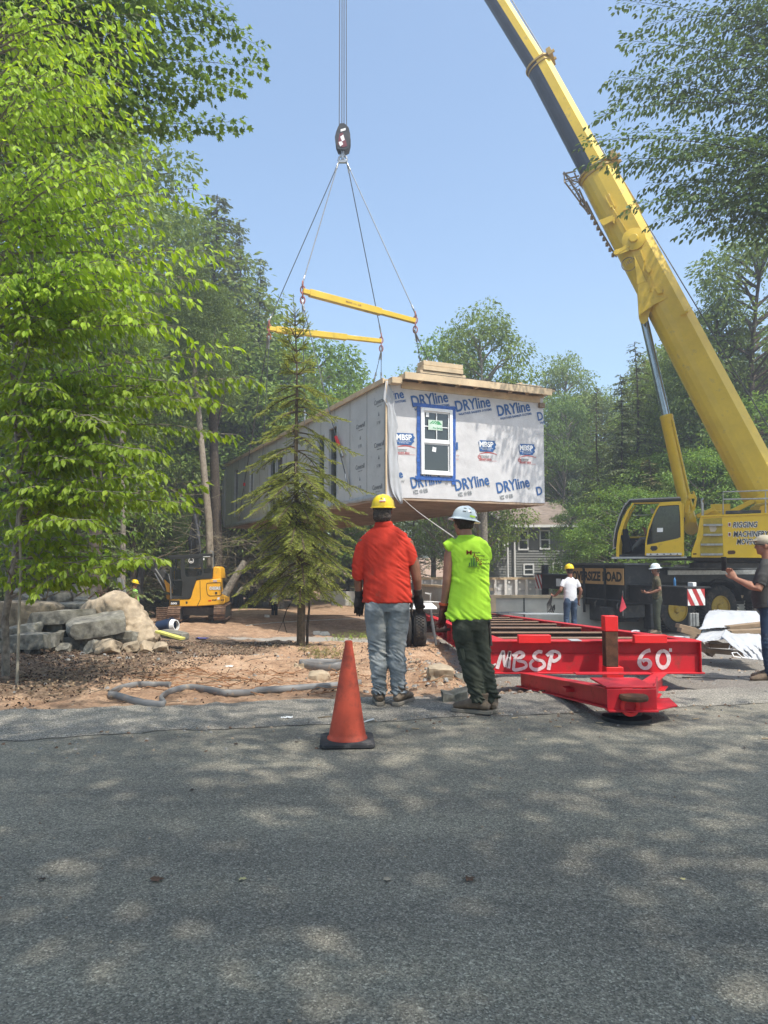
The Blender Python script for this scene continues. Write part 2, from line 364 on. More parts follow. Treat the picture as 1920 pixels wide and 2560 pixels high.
def groundmat():
    m = bpy.data.materials.new('dirt_ground'); m.use_nodes = True; n = m.node_tree.nodes; l = m.node_tree.links; b = n['Principled BSDF']
    b.inputs['Roughness'].default_value = .95; b.inputs['Specular IOR Level'].default_value = .15
    tc = n.new('ShaderNodeTexCoord')
    def noi(s, d=8, r=.7):
        k = n.new('ShaderNodeTexNoise'); k.inputs['Scale'].default_value = s; k.inputs['Detail'].default_value = d; k.inputs['Roughness'].default_value = r; l.new(tc.outputs['Object'], k.inputs['Vector']); return k.outputs['Fac']
    def ramp(f, st):
        k = n.new('ShaderNodeValToRGB'); e = k.color_ramp.elements; e[0].position, e[0].color = st[0][0], (*st[0][1], 1); e[1].position, e[1].color = st[-1][0], (*st[-1][1], 1)
        for p, c in st[1:-1]: q = e.new(p); q.color = (*c, 1)
        l.new(f, k.inputs['Fac']); return k.outputs['Color']
    def mix(f, a, c):
        k = n.new('ShaderNodeMixRGB'); l.new(f, k.inputs['Fac']); l.new(a, k.inputs['Color1']); l.new(c, k.inputs['Color2']); return k.outputs['Color']
    dirt = ramp(noi(2.3), [(.28, (.22, .13, .08)), (.5, (.43, .275, .175)), (.72, (.58, .41, .28))])
    specks = ramp(noi(38, 4), [(.36, (.45, .45, .45)), (.5, (1, 1, 1)), (.7, (1.15, 1.12, 1.1))])
    k = n.new('ShaderNodeMixRGB'); k.blend_type = 'MULTIPLY'; k.inputs['Fac'].default_value = .8; l.new(dirt, k.inputs['Color1']); l.new(specks, k.inputs['Color2']); dirt = k.outputs['Color']
    grav = ramp(noi(55, 5, .8), [(.3, (.10, .092, .082)), (.5, (.235, .215, .19)), (.68, (.43, .39, .34))])
    litt = ramp(noi(17, 8, .75), [(.3, (.07, .047, .032)), (.48, (.18, .12, .08)), (.6, (.31, .22, .15)), (.78, (.34, .27, .20))])
    dst = ramp(noi(30, 6), [(.3, (.25, .225, .195)), (.7, (.42, .385, .34))])
    at = n.new('ShaderNodeVertexColor'); at.layer_name = 'zone'; sp = n.new('ShaderNodeSeparateColor'); l.new(at.outputs['Color'], sp.inputs[0])
    def brk(o, s):     # break the zone edge up with noise
        a = n.new('ShaderNodeMath'); a.operation = 'MULTIPLY_ADD'; l.new(noi(s), a.inputs[0]); a.inputs[1].default_value = 1.3; a.inputs[2].default_value = -.65
        c = n.new('ShaderNodeMath'); c.operation = 'ADD'; l.new(o, c.inputs[0]); l.new(a.outputs[0], c.inputs[1])
        d = n.new('ShaderNodeMapRange'); d.inputs['From Min'].default_value = .35; d.inputs['From Max'].default_value = .65; l.new(c.outputs[0], d.inputs['Value']); return d.outputs[0]
    c = mix(brk(sp.outputs[1], 5), dirt, litt); c = mix(brk(sp.outputs[2], 3), c, dst); c = mix(brk(sp.outputs[0], 7), c, grav)
    l.new(c, b.inputs['Base Color'])
    bp = n.new('ShaderNodeBump'); bp.inputs['Strength'].default_value = .9; bp.inputs['Distance'].default_value = .03; l.new(noi(30, 9, .8), bp.inputs['Height']); l.new(bp.outputs[0], b.inputs['Normal'])
    return m
g = finish('ground', me, groundmat(), ang=80); tag(g, kind='structure')
# asphalt: one sheet with a ragged far edge
def asphalt(name, base, lo, hi, patch):
    m = bpy.data.materials.new(name); m.use_nodes = True; n = m.node_tree.nodes; l = m.node_tree.links; b = n['Principled BSDF']
    b.inputs['Roughness'].default_value = .88; b.inputs['Specular IOR Level'].default_value = .25
    tc = n.new('ShaderNodeTexCoord')
    vo = n.new('ShaderNodeTexVoronoi'); vo.inputs['Scale'].default_value = 170; l.new(tc.outputs['Object'], vo.inputs['Vector'])
    v2 = n.new('ShaderNodeTexVoronoi'); v2.inputs['Scale'].default_value = 95; l.new(tc.outputs['Object'], v2.inputs['Vector'])
    def bw(o):
        k = n.new('ShaderNodeSeparateColor'); l.new(o, k.inputs[0]); return k.outputs[0]
    cr = n.new('ShaderNodeValToRGB'); e = cr.color_ramp.elements; e[0].position = 0; e[0].color = (*lo, 1); e[1].position = 1; e[1].color = (*hi, 1)
    q = e.new(.55); q.color = (*base, 1); q = e.new(.86); q.color = (*[x * 1.25 for x in base], 1)
    l.new(bw(vo.outputs['Color']), cr.inputs['Fac'])
    cr2 = n.new('ShaderNodeValToRGB'); e = cr2.color_ramp.elements; e[0].position = .1; e[0].color = (.74, .74, .74, 1); e[1].position = .95; e[1].color = (1.3, 1.28, 1.24, 1); l.new(bw(v2.outputs['Color']), cr2.inputs['Fac'])
    m1 = n.new('ShaderNodeMixRGB'); m1.blend_type = 'MULTIPLY'; m1.inputs['Fac'].default_value = .75; l.new(cr.outputs[0], m1.inputs['Color1']); l.new(cr2.outputs[0], m1.inputs['Color2'])
    nz = n.new('ShaderNodeTexNoise'); nz.inputs['Scale'].default_value = .55; nz.inputs['Detail'].default_value = 8; nz.inputs['Roughness'].default_value = .6; l.new(tc.outputs['Object'], nz.inputs['Vector'])
    c3 = n.new('ShaderNodeValToRGB'); e = c3.color_ramp.elements; e[0].position = .3; e[0].color = (*[1 - patch] * 3, 1); e[1].position = .7; e[1].color = (1 + patch, 1 + patch, 1 + patch * .9, 1); l.new(nz.outputs['Fac'], c3.inputs['Fac'])
    m2 = n.new('ShaderNodeMixRGB'); m2.blend_type = 'MULTIPLY'; m2.inputs['Fac'].default_value = 1; l.new(m1.outputs[0], m2.inputs['Color1']); l.new(c3.outputs[0], m2.inputs['Color2']); l.new(m2.outputs[0], b.inputs['Base Color'])
    mp = n.new('ShaderNodeMapping'); mp.inputs['Rotation'].default_value = (0, 0, -.2); mp.inputs['Scale'].default_value = (.25, 2.2, 1); l.new(tc.outputs['Object'], mp.inputs['Vector'])
    ns = n.new('ShaderNodeTexNoise'); ns.inputs['Scale'].default_value = 1.1; ns.inputs['Detail'].default_value = 7; l.new(mp.outputs[0], ns.inputs['Vector'])
    c4 = n.new('ShaderNodeValToRGB'); e = c4.color_ramp.elements; e[0].position = .36; e[0].color = (.80, .80, .81, 1); e[1].position = .62; e[1].color = (1.1, 1.09, 1.05, 1); l.new(ns.outputs['Fac'], c4.inputs['Fac'])
    m3 = n.new('ShaderNodeMixRGB'); m3.blend_type = 'MULTIPLY'; m3.inputs['Fac'].default_value = 1; l.new(m2.outputs[0], m3.inputs['Color1']); l.new(c4.outputs[0], m3.inputs['Color2']); l.new(m3.outputs[0], b.inputs['Base Color'])
    bp = n.new('ShaderNodeBump'); bp.inputs['Strength'].default_value = .75; bp.inputs['Distance'].default_value = .006
    l.new(vo.outputs['Distance'], bp.inputs['Height']); l.new(bp.outputs[0], b.inputs['Normal']); return m
asph = asphalt('worn_asphalt', (.232, .215, .176), (.125, .117, .098), (.44, .415, .35), .18)
grvl = asphalt('road_grit', (.24, .225, .20), (.08, .074, .066), (.56, .52, .47), .25)
vs = []; fs = []; xx = axis([(-60, -14, 4), (-14, -5, .5), (-5, 6, .05), (6, 14, .5), (14, 60, 4)])
for x in xx:
    e = road_edge(x); vs += [(x, -12, -.004), (x, 0, -.002), (x, e - .6, 0), (x, e - .15, -.004), (x, e, -.025)]
for i in range(len(xx) - 1):
    for k in range(4): a = i * 5 + k; fs.append((a, a + 5, a + 6, a + 1))
tag(finish('asphalt_road', npmesh('asphalt_road', vs, fs), asph, ang=60), kind='structure')
# loose gravel shoulder between asphalt and dirt
vs = []; fs = []; K = 14
for x in xx:
    a = road_edge(x) - .10 + .03 * nz3(x, 0, 0, 9); c = max(a + .12, dirt_edge(x) + .1 + .06 * nz3(x, 0, 5, 7))
    for k in range(K):
        y = a + (c - a) * k / (K - 1); vs.append((x, y, (-.006 if k == 0 else gz(x, y) - .002 + .012 * nz3(x, y, 0, 9)) - (.04 if k == K - 1 else 0)))
for i in range(len(xx) - 1):
    for k in range(K - 1): a = i * K + k; fs.append((a, a + K, a + K + 1, a + 1))
tag(finish('gravel_shoulder', npmesh('gravel_shoulder', vs, fs), grvl, ang=60), kind='structure')
# scattered stuff -------------------------------------------------
def scatter_stones(name, pts, m):
    B = MB()
    for x, y, s in pts:
        z = (terr(x, y)[0] if y > road_edge(x) else 0)
        q = [V((sx, sy, sz)) * s * rnd.uniform(.6, 1.2) for sx, sy, sz in ((-1, -.8, -.3), (1, -.9, -.3), (1, .8, -.3), (-1, 1, -.3), (-.5, -.5, .6), (.6, -.4, .7), (.4, .6, .5), (-.6, .5, .7))]
        r = Matrix.Rotation(rnd.random() * 6, 3, 'Z'); B.add([r @ p + V((x, y, z + s * .2)) for p in q], [(0, 3, 2, 1), (4, 5, 6, 7), (0, 1, 5, 4), (1, 2, 6, 5), (2, 3, 7, 6), (3, 0, 4, 7)], rnd.randint(0, 2))
    return tag(B.build(name, m, ang=20), kind='stuff')
st1 = mat('pebble_tan', (.40, .31, .22), .9, bump=.3); st2 = mat('pebble_grey', (.30, .29, .27), .9, bump=.3); st3 = mat('pebble_brown', (.20, .13, .09), .9, bump=.3)
pts = []
for _ in range(2600):
    x = rnd.uniform(-5.5, 6); y = rnd.uniform(6, 17) ; 
    if y > dirt_edge(x) - .3: pts.append((x, y, rnd.choice([.005, .007, .009, .012, .02]) * rnd.uniform(.7, 1.3) * (1.6 if y > 11 else 1)))
for _ in range(700):
    x = rnd.gauss(.7, .45); y = rnd.uniform(7.2, 10.5); pts.append((x, y, rnd.choice([.008, .012, .018, .03])))
scatter_stones('loose_stones', pts, [st1, st2, st3])
pts = []
for _ in range(520):
    x = rnd.uniform(-4.5, 5.5); y = road_edge(x) - abs(rnd.gauss(0, .45)) + .1; pts.append((x, y, rnd.choice([.004, .006, .009, .012])))
for _ in range(120): pts.append((rnd.uniform(-3, 3), rnd.uniform(1.4, 5), rnd.choice([.003, .004, .006])))
scatter_stones('road_grit_stones', pts, [st2, st3, st1])
# leaf litter (flat curled dead leaves) and twigs on the left
def leafcards(name, n, area, size, mats, zf, lift=.01, flat=.5):
    vs = []; fs = []; mi = []
    for i in range(n):
        x, y = area(); s = size * rnd.uniform(.6, 1.3); z = zf(x, y) + lift * rnd.random()
        Rm = Matrix.Rotation(rnd.random() * 6.28, 3, 'Z') @ Matrix.Rotation(rnd.gauss(0, flat), 3, 'X') @ Matrix.Rotation(rnd.gauss(0, flat), 3, 'Y')
        b = len(vs)
        for q in ((0, 0, .1), (.35, .5, .22), (0, 1, .0), (-.35, .5, .25), (0, .5, .02)): vs.append(tuple(Rm @ (V(q) * s) + V((x, y, z))))
        fs += [(b, b + 1, b + 4), (b + 1, b + 2, b + 4), (b + 2, b + 3, b + 4), (b + 3, b, b + 4)]; mi += [i % len(mats)] * 4
    me = npmesh(name, vs, fs); me.polygons.foreach_set('material_index', mi)
    return tag(finish(name, me, mats, smooth=False), kind='stuff')
lm = [mat('dead_leaf_' + c, k, .8, var=.2) for c, k in (('brown', (.13, .07, .04)), ('tan', (.34, .24, .14)), ('dark', (.05, .03, .02)), ('pale', (.45, .37, .27)))]
def larea():
    while True:
        x = rnd.uniform(-6.5, 1.2); y = rnd.uniform(6.3, 16)
        if y > dirt_edge(x) and rnd.random() < (.95 if x < -2.9 + .14 * (y - 7) else .10): return x, y
leafcards('leaf_litter', 9000, larea, .036, [lm[0], lm[2], lm[1], lm[0], lm[2], lm[2]], lambda x, y: terr(x, y)[0], .03, .7)
B = MB()
for _ in range(620):
    x, y = larea(); z = terr(x, y)[0] + .01; a = rnd.random() * 6.3; L = rnd.uniform(.08, .45); p = [V((x, y, z + .01))]; r0 = rnd.uniform(.002, .006)
    for k in range(4): a += rnd.gauss(0, .35); p.append(p[-1] + V((math.cos(a), math.sin(a), rnd.gauss(.06, .18))) * L / 4)
    B.tube(p, [r0, r0, r0 * .8, r0 * .6, r0 * .3], 4)
tag(B.build('fallen_twigs', twigm), kind='stuff')
rootm = mat('orange_roots', (.33, .17, .085), .9, var=.3)
B = MB()
for _ in range(90):
    x = rnd.uniform(-2.6, .4); y = rnd.uniform(7.2, 9.6); z = terr(x, y)[0]; a = rnd.gauss(0, .5) + (3.14 if rnd.random() < .5 else 0); p = [V((x, y, z + .02))]; L = rnd.uniform(.15, .7)
    for k in range(7): a += rnd.gauss(0, .3); q = p[-1] + V((math.cos(a), math.sin(a), 0)) * L / 7; q.z = terr(q.x, q.y)[0] + .012 + .03 * rnd.random(); p.append(q)
    B.tube(p, [.006, .006, .005, .005, .004, .003, .002, .001], 4)
tag(B.build('torn_roots', rootm), kind='stuff')
# woodland floor weeds far back
# ================================================================ HOUSE MODULE hanging from the crane
W_, L_, H_ = 4.85, 18.3, 2.93
C0 = P(965, 1240, 18.5); ZB = C0.z
FM = Fr((C0.x, C0.y, ZB), R(24.5))
hm = thing('house_module', (C0.x, C0.y, ZB), 'long boxy house section wrapped in white and grey sheeting, hanging from the crane', 'house section')
def mod(M=FM.M): return MB(M)
# shell: end wall (wrap), long wall with openings, back and far walls
# openings measured on the long wall (local x=0 plane): (px0,px1,py_top,py_bottom)
ops = []
for a, b_, t, bt in ((586, 596, 1172, 1293), (624, 634, 1160, 1243), (672, 708, 1138, 1276), (793, 813, 1087, 1259), (822, 844, 1066, 1252)):
    y1 = FM.yz((a), (t + bt) / 2)[0]; y0 = FM.yz(b_, (t + bt) / 2)[0]; z1 = FM.yz((a + b_) / 2, t)[1]; z0 = FM.yz((a + b_) / 2, bt)[1]
    ops.append((y0, y1, max(.12, z0), min(H_ - .2, z1)))
ops.sort(); ops2 = []
for o in ops:
    if ops2 and o[0] < ops2[-1][1] + .12: o = (ops2[-1][1] + .14, max(o[1], ops2[-1][1] + .5), o[2], o[3])
    ops2.append(o)
ops = ops2
b = mod(); y = 0.0
for (y0, y1, z0, z1) in ops:
    b.bx(0, .14, y, y0, 0, H_); b.bx(0, .14, y0, y1, 0, z0); b.bx(0, .14, y0, y1, z1, H_); y = y1
b.bx(0, .14, y, L_, 0, H_)
lw = b.build('long_wall', greyboard, hm); lw['label'] = 'grey sheathed long side wall with open doorways'
b = mod()                                            # joints and nail rows in the sheathing
for k in range(1, 15): b.bx(-.004, 0, k * 1.22 - .006, k * 1.22 + .006, .02, H_ - .02)
b.build('board_joint', dgrey, lw)
frm = mat('pale_frame', (.52, .55, .56), .5)
for (y0, y1, z0, z1) in ops:
    b = mod()
    for yy in (y0, y1 - .05): b.bx(-.02, .1, yy, yy + .05, z0, z1)
    b.bx(-.02, .1, y0 + .05, y1 - .05, z0, z0 + .05); b.bx(-.02, .1, y0 + .05, y1 - .05, z1 - .05, z1)
    if y1 - y0 > 1.2: ym = (y0 + y1) / 2; b.bx(-.015, .09, ym - .07, ym + .07, z0 + .05, z1 - .05)
    f = b.build('door_frame', frm, hm, bevel=.004)
    mod().bx(.06, .07, y0 + .05, y1 - .05, z0 + .05, z1 - .05).build('pane', pane, f)
# inside: partition walls to close the view through the openings
b = mod(); b.bx(W_ - .14, W_ - .004, 0, L_, 0, H_); b.bx(.14, W_ - .14, L_ - .14, L_, 0, H_); b.build('far_wall', greyboard, hm)
# the end wall under house wrap: a sheet with slight folds
b = mod(); NX, NZ = 60, 44
vs = []
for j in range(NZ + 1):
    for i in range(NX + 1):
        x = W_ * i / NX; z = H_ * j / NZ
        d = .006 * noise.noise(V((x * 1.4, z * 5, 1))) + .004 * noise.noise(V((x * 6, z * 1.5, 7)))
        if j == 0: z -= .02 + .03 * abs(noise.noise(V((x * 1.3, 0, 3))))
        vs.append((x, -.012 + d * (1 if 0 < i < NX else 0), z))
n = len(vs); vs += [(W_ * i / NX, .12, H_ * j / NZ) for j in range(NZ + 1) for i in range(NX + 1)]
q = lambda i, j: j * (NX + 1) + i
fs = [(q(i, j), q(i + 1, j), q(i + 1, j + 1), q(i, j + 1)) for j in range(NZ) for i in range(NX)]
fs += [(n + c, n + b2, n + a2, n + d2) for a2, b2, c2_, d2 in () for c in ()]
fs += [(n + q(0, 0), n + q(0, NZ), n + q(NX, NZ), n + q(NX, 0))]
fs += [(q(NX, j), n + q(NX, j), n + q(NX, j + 1), q(NX, j + 1)) for j in range(NZ)] + [(q(0, j + 1), n + q(0, j + 1), n + q(0, j), q(0, j)) for j in range(NZ)]
b.add(vs, fs); ew = b.build('end_wall', wrapm, hm, ang=70); ew['label'] = 'end wall under white printed house wrap'
# corner strip of bare lumber and the torn flap
mod().bx(-.03, .012, -.045, -.015, -.03, H_ - .02).build('corner_board', wood, hm, bevel=.004)
fl = [(803, 100), (826, 130), (843, 190), (836, 240), (812, 262), (848, 260), (868, 330), (880, 395), (862, 420), (880, 480), (883, 560), (892, 640), (896, 735), (872, 712), (850, 680), (838, 690), (832, 560), (829, 400), (828, 270), (806, 235), (818, 200)]
b = mod(); pf = []
z1x = lambda X: 540 + X / 1.929
z1y = lambda Y: 880 + Y / 1.929
rows = [(140, 818, 836), (180, 812, 848), (225, 808, 858), (262, 826, 856), (310, 830, 868), (360, 830, 878), (400, 832, 868), (440, 832, 874), (480, 831, 884), (520, 831, 878), (560, 832, 886), (600, 834, 884), (640, 838, 893), (680, 850, 897), (712, 872, 898), (732, 890, 898)]
vs = []; NN = 9
for r_, (yy, xa, xb) in enumerate(rows):
    for k in range(NN):
        X = xa + (xb - xa) * k / (NN - 1); x, z = FM.xz(z1x(X), z1y(yy), -.06)
        vs.append((x, -.055 - .02 * math.sin(k * 1.4 + yy * .012) - .05 * noise.noise(V((k * .5, yy * .02, 0))), z))
fs = [(r_ * NN + k, (r_ + 1) * NN + k, (r_ + 1) * NN + k + 1, r_ * NN + k + 1) for r_ in range(len(rows) - 1) for k in range(NN - 1)]
b.add(vs, fs); o = b.build('loose_wrap_flap', plast, hm, ang=60); o['label'] = 'torn flap of white wrap hanging at the near corner'
md = o.modifiers.new('s', 'SOLIDIFY'); md.thickness = .004
# loose grey edge of the wrap at the far end and along the bottom
b = mod(); vs = []
for k in range(40):
    yy = L_ * k / 39; dz = -.02 - .10 * abs(noise.noise(V((yy * .8, 0, 5)))) + (.18 * math.exp(-((yy - 3.1) / .5) ** 2))
    vs += [(-.012, yy, .10), (-.03 - .03 * noise.noise(V((yy * 2, 1, 0))), yy, dz)]
b.add(vs, [(2 * k, 2 * k + 2, 2 * k + 3, 2 * k + 1) for k in range(39)]); o = b.build('wrap_hem', mat('grey_wrap', (.42, .44, .45), .5, bump=.4, bs=9), hm, ang=60)
o.modifiers.new('s', 'SOLIDIFY').thickness = .005
b = mod(); vs = []
for k in range(14):
    z = H_ * (1 - k / 13) * .93; s_ = .18 * math.sin(math.pi * k / 13) + .03
    vs += [(-.01, L_ - .02, z), (-.06 - s_ * .5, L_ + s_, z - .02)]
b.add(vs, [(2 * k, 2 * k + 1, 2 * k + 3, 2 * k + 2) for k in range(13)]); o = b.build('far_wrap_edge', plast, hm, ang=60); o.modifiers.new('s', 'SOLIDIFY').thickness = .005
# floor: sheathing with joists below
b = mod()
for k in range(47): y = .05 + k * .39; b.bx(.08, W_ - .08, y, y + .05, -.07, -.004)
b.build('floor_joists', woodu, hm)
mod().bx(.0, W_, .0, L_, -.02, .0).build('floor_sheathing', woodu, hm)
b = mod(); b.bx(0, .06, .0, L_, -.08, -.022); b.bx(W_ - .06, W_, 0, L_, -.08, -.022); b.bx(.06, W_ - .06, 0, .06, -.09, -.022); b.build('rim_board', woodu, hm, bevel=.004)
# roof deck, eave trim, gable fascia with lookouts, felt and lumber on top
b = mod(); b.bx(-.05, W_ + .05, .0, L_ + .05, H_ + .003, H_ + .05); b.build('roof_deck', wood, hm)
b = mod(); b.bx(-.10, -.052, -.02, L_, H_ - .06, H_ + .07); b.build('eave_board', wood, hm, bevel=.004)
fz0 = H_ + .02; b = mod(); x0f = FM.xz(1011, 925, -.42)[0]; x1f = FM.xz(1378, 966, -.42)[0]
b.bx(x0f, x1f, -.46, -.42, fz0 - .03, fz0 + .15); b.bx(x0f + .1, x1f - .1, -.05, -.013, fz0 - .17, fz0 + .0); b.build('gable_fascia', wood, hm, bevel=.004)
b = mod()
for k in range(9): x = x0f + .02 + (x1f - x0f - .08) * k / 8; b.bx(x, x + .04, -.418, -.052, fz0 + .0, fz0 + .09)
b.bx(x0f - .28, x0f + .0, -.30, -.05, H_ - .10, H_ + .05); b.build('lookout', wood, hm, bevel=.003)
felt = mat('roofing_felt', (.035, .035, .037), .9, bump=.3)
b = mod(); b.bx(x0f + .35, W_ + .1, -.44, 9, fz0 + .152, fz0 + .172); b.bx(x0f + .05, W_ + .1, -.418, 9, fz0 + .093, fz0 + .149, 1); b.build('roofing_felt', [felt, wood], hm)
b = mod(); a0 = FM.xz(1046, 930, .3)[0]; a1 = FM.xz(1160, 930, .3)[0]; zt = FM.xz(1100, 906, .3)[1]
hh = (zt + .0 - fz0 - .175) / 4
for k in range(4): b.bx(a0 + .05 * k - .03 * (k % 2), a1 - .04 * k + .05 * (k % 2), .2 + .03 * (k % 2), .6, fz0 + .176 + hh * k, fz0 + .17 + hh * (k + .93))
b.v = b.v; b.build('lumber_packing', wood, hm, bevel=.006)
b = mod(); a0 = FM.xz(1290, 940, .3)[0]; a1 = FM.xz(1343, 940, .3)[0]
b.bx(a0, a1, .1, .5, fz0 + .175, fz0 + .36); b.bar((a0 - .5, .2, fz0 + .2), (a0 + .1, .25, fz0 + .4), .2, .04); b.build('lumber_packing', wood, hm, bevel=.006)
mod().bx(W_ - .18, W_ + .0, -.10, -.013, H_ - .28, H_ - .155).build('corner_block', mat('weathered_lumber', (.28, .20, .13), .8), hm, bevel=.005)
# window in the end wall
def ewp(X, Y): return FM.xz(z1x(X), z1y(Y), -.05)
wx0, wz1 = ewp(987, 266); wx1, wz0 = ewp(1141, 598)
b = mod(); fr = .085; b.bx(wx0, wx0 + fr, -.085, .03, wz0, wz1); b.bx(wx1 - fr, wx1, -.085, .03, wz0, wz1); b.bx(wx0 + fr, wx1 - fr, -.085, .03, wz0, wz0 + fr); b.bx(wx0 + fr, wx1 - fr, -.085, .03, wz1 - fr, wz1)
wf = b.build('window', vinyl, hm, bevel=.006); wf['label'] = 'white double hung window with blue taped edges'
zm = wz0 + (wz1 - wz0) * .495; b = mod(); xm = (wx0 + wx1) / 2
b.bx(wx0 + fr, wx1 - fr, -.06, .0, zm - .035, zm + .035)
for s_, zz0, zz1 in ((0, zm + .035, wz1 - fr), (1, wz0 + fr, zm - .035)):
    xo = .035; yy = -.045 if s_ == 0 else -.03
    b.bx(wx0 + fr, wx0 + fr + xo, yy, .0, zz0, zz1); b.bx(wx1 - fr - xo, wx1 - fr, yy, .0, zz0, zz1)
    b.bx(wx0 + fr + xo, wx1 - fr - xo, yy, .0, zz0, zz0 + .035); b.bx(wx0 + fr + xo, wx1 - fr - xo, yy, .0, zz1 - .035, zz1)
zq = (zm + wz1 - fr) / 2; b.bx(xm - .012, xm + .012, -.05, -.028, zm + .07, wz1 - fr - .035); b.bx(wx0 + fr + .035, xm - .012, -.05, -.028, zq - .012, zq + .012); b.bx(xm + .012, wx1 - fr - .035, -.05, -.028, zq - .012, zq + .012)
b.build('sash', vinyl, wf, bevel=.003)
mod().bx(wx0 + fr, wx1 - fr, -.024, -.018, wz0 + fr, wz1 - fr).build('pane', pane, wf)
stk = mat('sticker_pale_green', (.55, .68, .58), .5); stg = mat('sticker_green', (.06, .30, .12), .5)
b = mod(); sx0, sz1 = ewp(1023, 326); sx1, sz0 = ewp(1092, 380); b.bx(sx0, sx1, -.054, -.051, sz0, sz1)
for k in range(3):
    xx_ = sx0 + .04 + k * .07; b.add([(xx_, -.056, sz0 + .16), (xx_ + .045, -.056, sz0 + .16), (xx_ + .135, -.056, sz1 - .02), (xx_ + .09, -.056, sz1 - .02)], [(0, 1, 2, 3)], 1)
b.add([(sx0 + .24, -.056, sz0 + .15), (sx0 + .40, -.056, sz0 + .15), (sx0 + .33, -.056, sz1 - .03), (sx0 + .30, -.056, sz1 - .03)], [(0, 1, 2, 3)], 1)
b.text('Pro Series', (sx0 + .14, -.055, sz0 + .03), (1, 0, 0), (0, 0, 1), width=.26, mi=1, bold=.02, lift=.001); b.build('window_sticker', [stk, stg], wf)
b = mod(); a, c = ewp(1012, 312); b.bx(a, a + .09, -.052, -.049, c, c + .11); a, c = ewp(1046, 480); b.box((a + .05, -.03, c + .06), (.11, .003, .12), R3=Matrix.Rotation(.15, 3, 'Y')); b.build('window_label', white, wf)
# blue tape, slightly ragged
b = mod()
def tape(Xa, Ya, Xb, Yb, y=-.034, w_=.115):
    a = ewp(Xa, Ya); c = ewp(Xb, Yb); A = V((a[0], y, a[1])); C = V((c[0], y, c[1])); n_ = 14; t = (C - A).normalized(); s_ = V((0, 1, 0)).cross(t); vs = []
    for k in range(n_ + 1):
        p = A.lerp(C, k / n_); e = .014 * noise.noise(V((p.x * 7, p.z * 7, y * 50))); e2 = .014 * noise.noise(V((p.x * 9 + 4, p.z * 7, y * 50)))
        vs += [p - s_ * (w_ / 2 + e), p + s_ * (w_ / 2 + e2), p - s_ * (w_ / 2 + e) + V((0, .006, 0)), p + s_ * (w_ / 2 + e2) + V((0, .006, 0))]
    fs = []
    for k in range(n_): i = 4 * k; fs += [(i, i + 1, i + 5, i + 4), (i + 2, i + 6, i + 7, i + 3), (i, i + 4, i + 6, i + 2), (i + 1, i + 3, i + 7, i + 5)]
    b.add(vs, fs)
tape(980, 622, 980, 245); tape(1148, 640, 1148, 262, -.037); tape(952, 252, 1157, 274, -.042, .10); tape(962, 606, 1152, 614, -.045, .10)
b.build('blue_tape', bluetape, hm)
# printing on the wrap
b = mod(); UX = V((1, 0, 0)); UZ = V((0, 0, 1))
def dry(X0, Y0, X1, Y1, s='DRYline', sub=None, cap=None):
    """X0,Y0 bottom left of the word, X1,Y1 bottom right, in zoom pixels"""
    a = ewp(X0, Y0); c = ewp(X1, Y1); U = V((c[0] - a[0], 0, c[1] - a[1])); wd = U.length; U.normalize(); Vv = V((0, -1, 0)).cross(U) * -1
    Vv = U.cross(V((0, -1, 0))) * -1 if False else V((-U.z, 0, U.x))
    h_ = cap or .30
    b.text(s, V((a[0], -.0185, a[1])), U, Vv, width=wd, h=h_, bold=.022, mi=0)
    if sub:
        b.text(sub, V((a[0], -.0185, a[1])) + U * .04 - Vv * .10, U, Vv, width=wd * .97, h=.062, bold=.015, mi=0)
dry(951, 266, 1125, 241, 'DRYline', 'WEATHER BARRIER SYSTEMS'); dry(1163, 289, 1329, 263, 'DRYline', 'WEATHER BARRIER SYSTEMS'); dry(1365, 310, 1521, 284, 'DRYline', 'WEATHER BARRIER SYSTEMS')
dry(858, 229, 911, 221, 'ine', 'SYSTEMS', .22); dry(1557, 331, 1583, 327, 'D', 'WE', .24)
dry(948, 660, 1092, 632, 'DRYline'); dry(1159, 671, 1323, 640, 'DRYline'); dry(1361, 683, 1518, 650, 'DRYline'); dry(886, 608, 906, 604, 'e', None, .14); dry(1553, 692, 1580, 686, 'D', None, .24)
for X, Y in ((895, 629), (1106, 640), (1310, 652), (1506, 664), (960, 281)):
    a = ewp(X, Y); b.text('W', (a[0], -.0185, a[1]), UX, UZ, width=.10, mi=1)
for X, Y in ((956, 686), (1172, 697), (1374, 711)):
    a = ewp(X, Y); U = V((.985, 0, .17)); Vv = V((-.17, 0, .985)); p = V((a[0], -.0185, a[1]))
    b.text('HZZ', p, U, Vv, width=.14, h=.10, bold=.02, mi=1); b.text('@', p + U * .18, U, Vv, width=.09, h=.10, mi=1); b.text('EB', p + U * .30, U, Vv, width=.12, h=.10, bold=.01, mi=1)
b.build('wrap_lettering', [blue, gtext], hm)
b = mod()
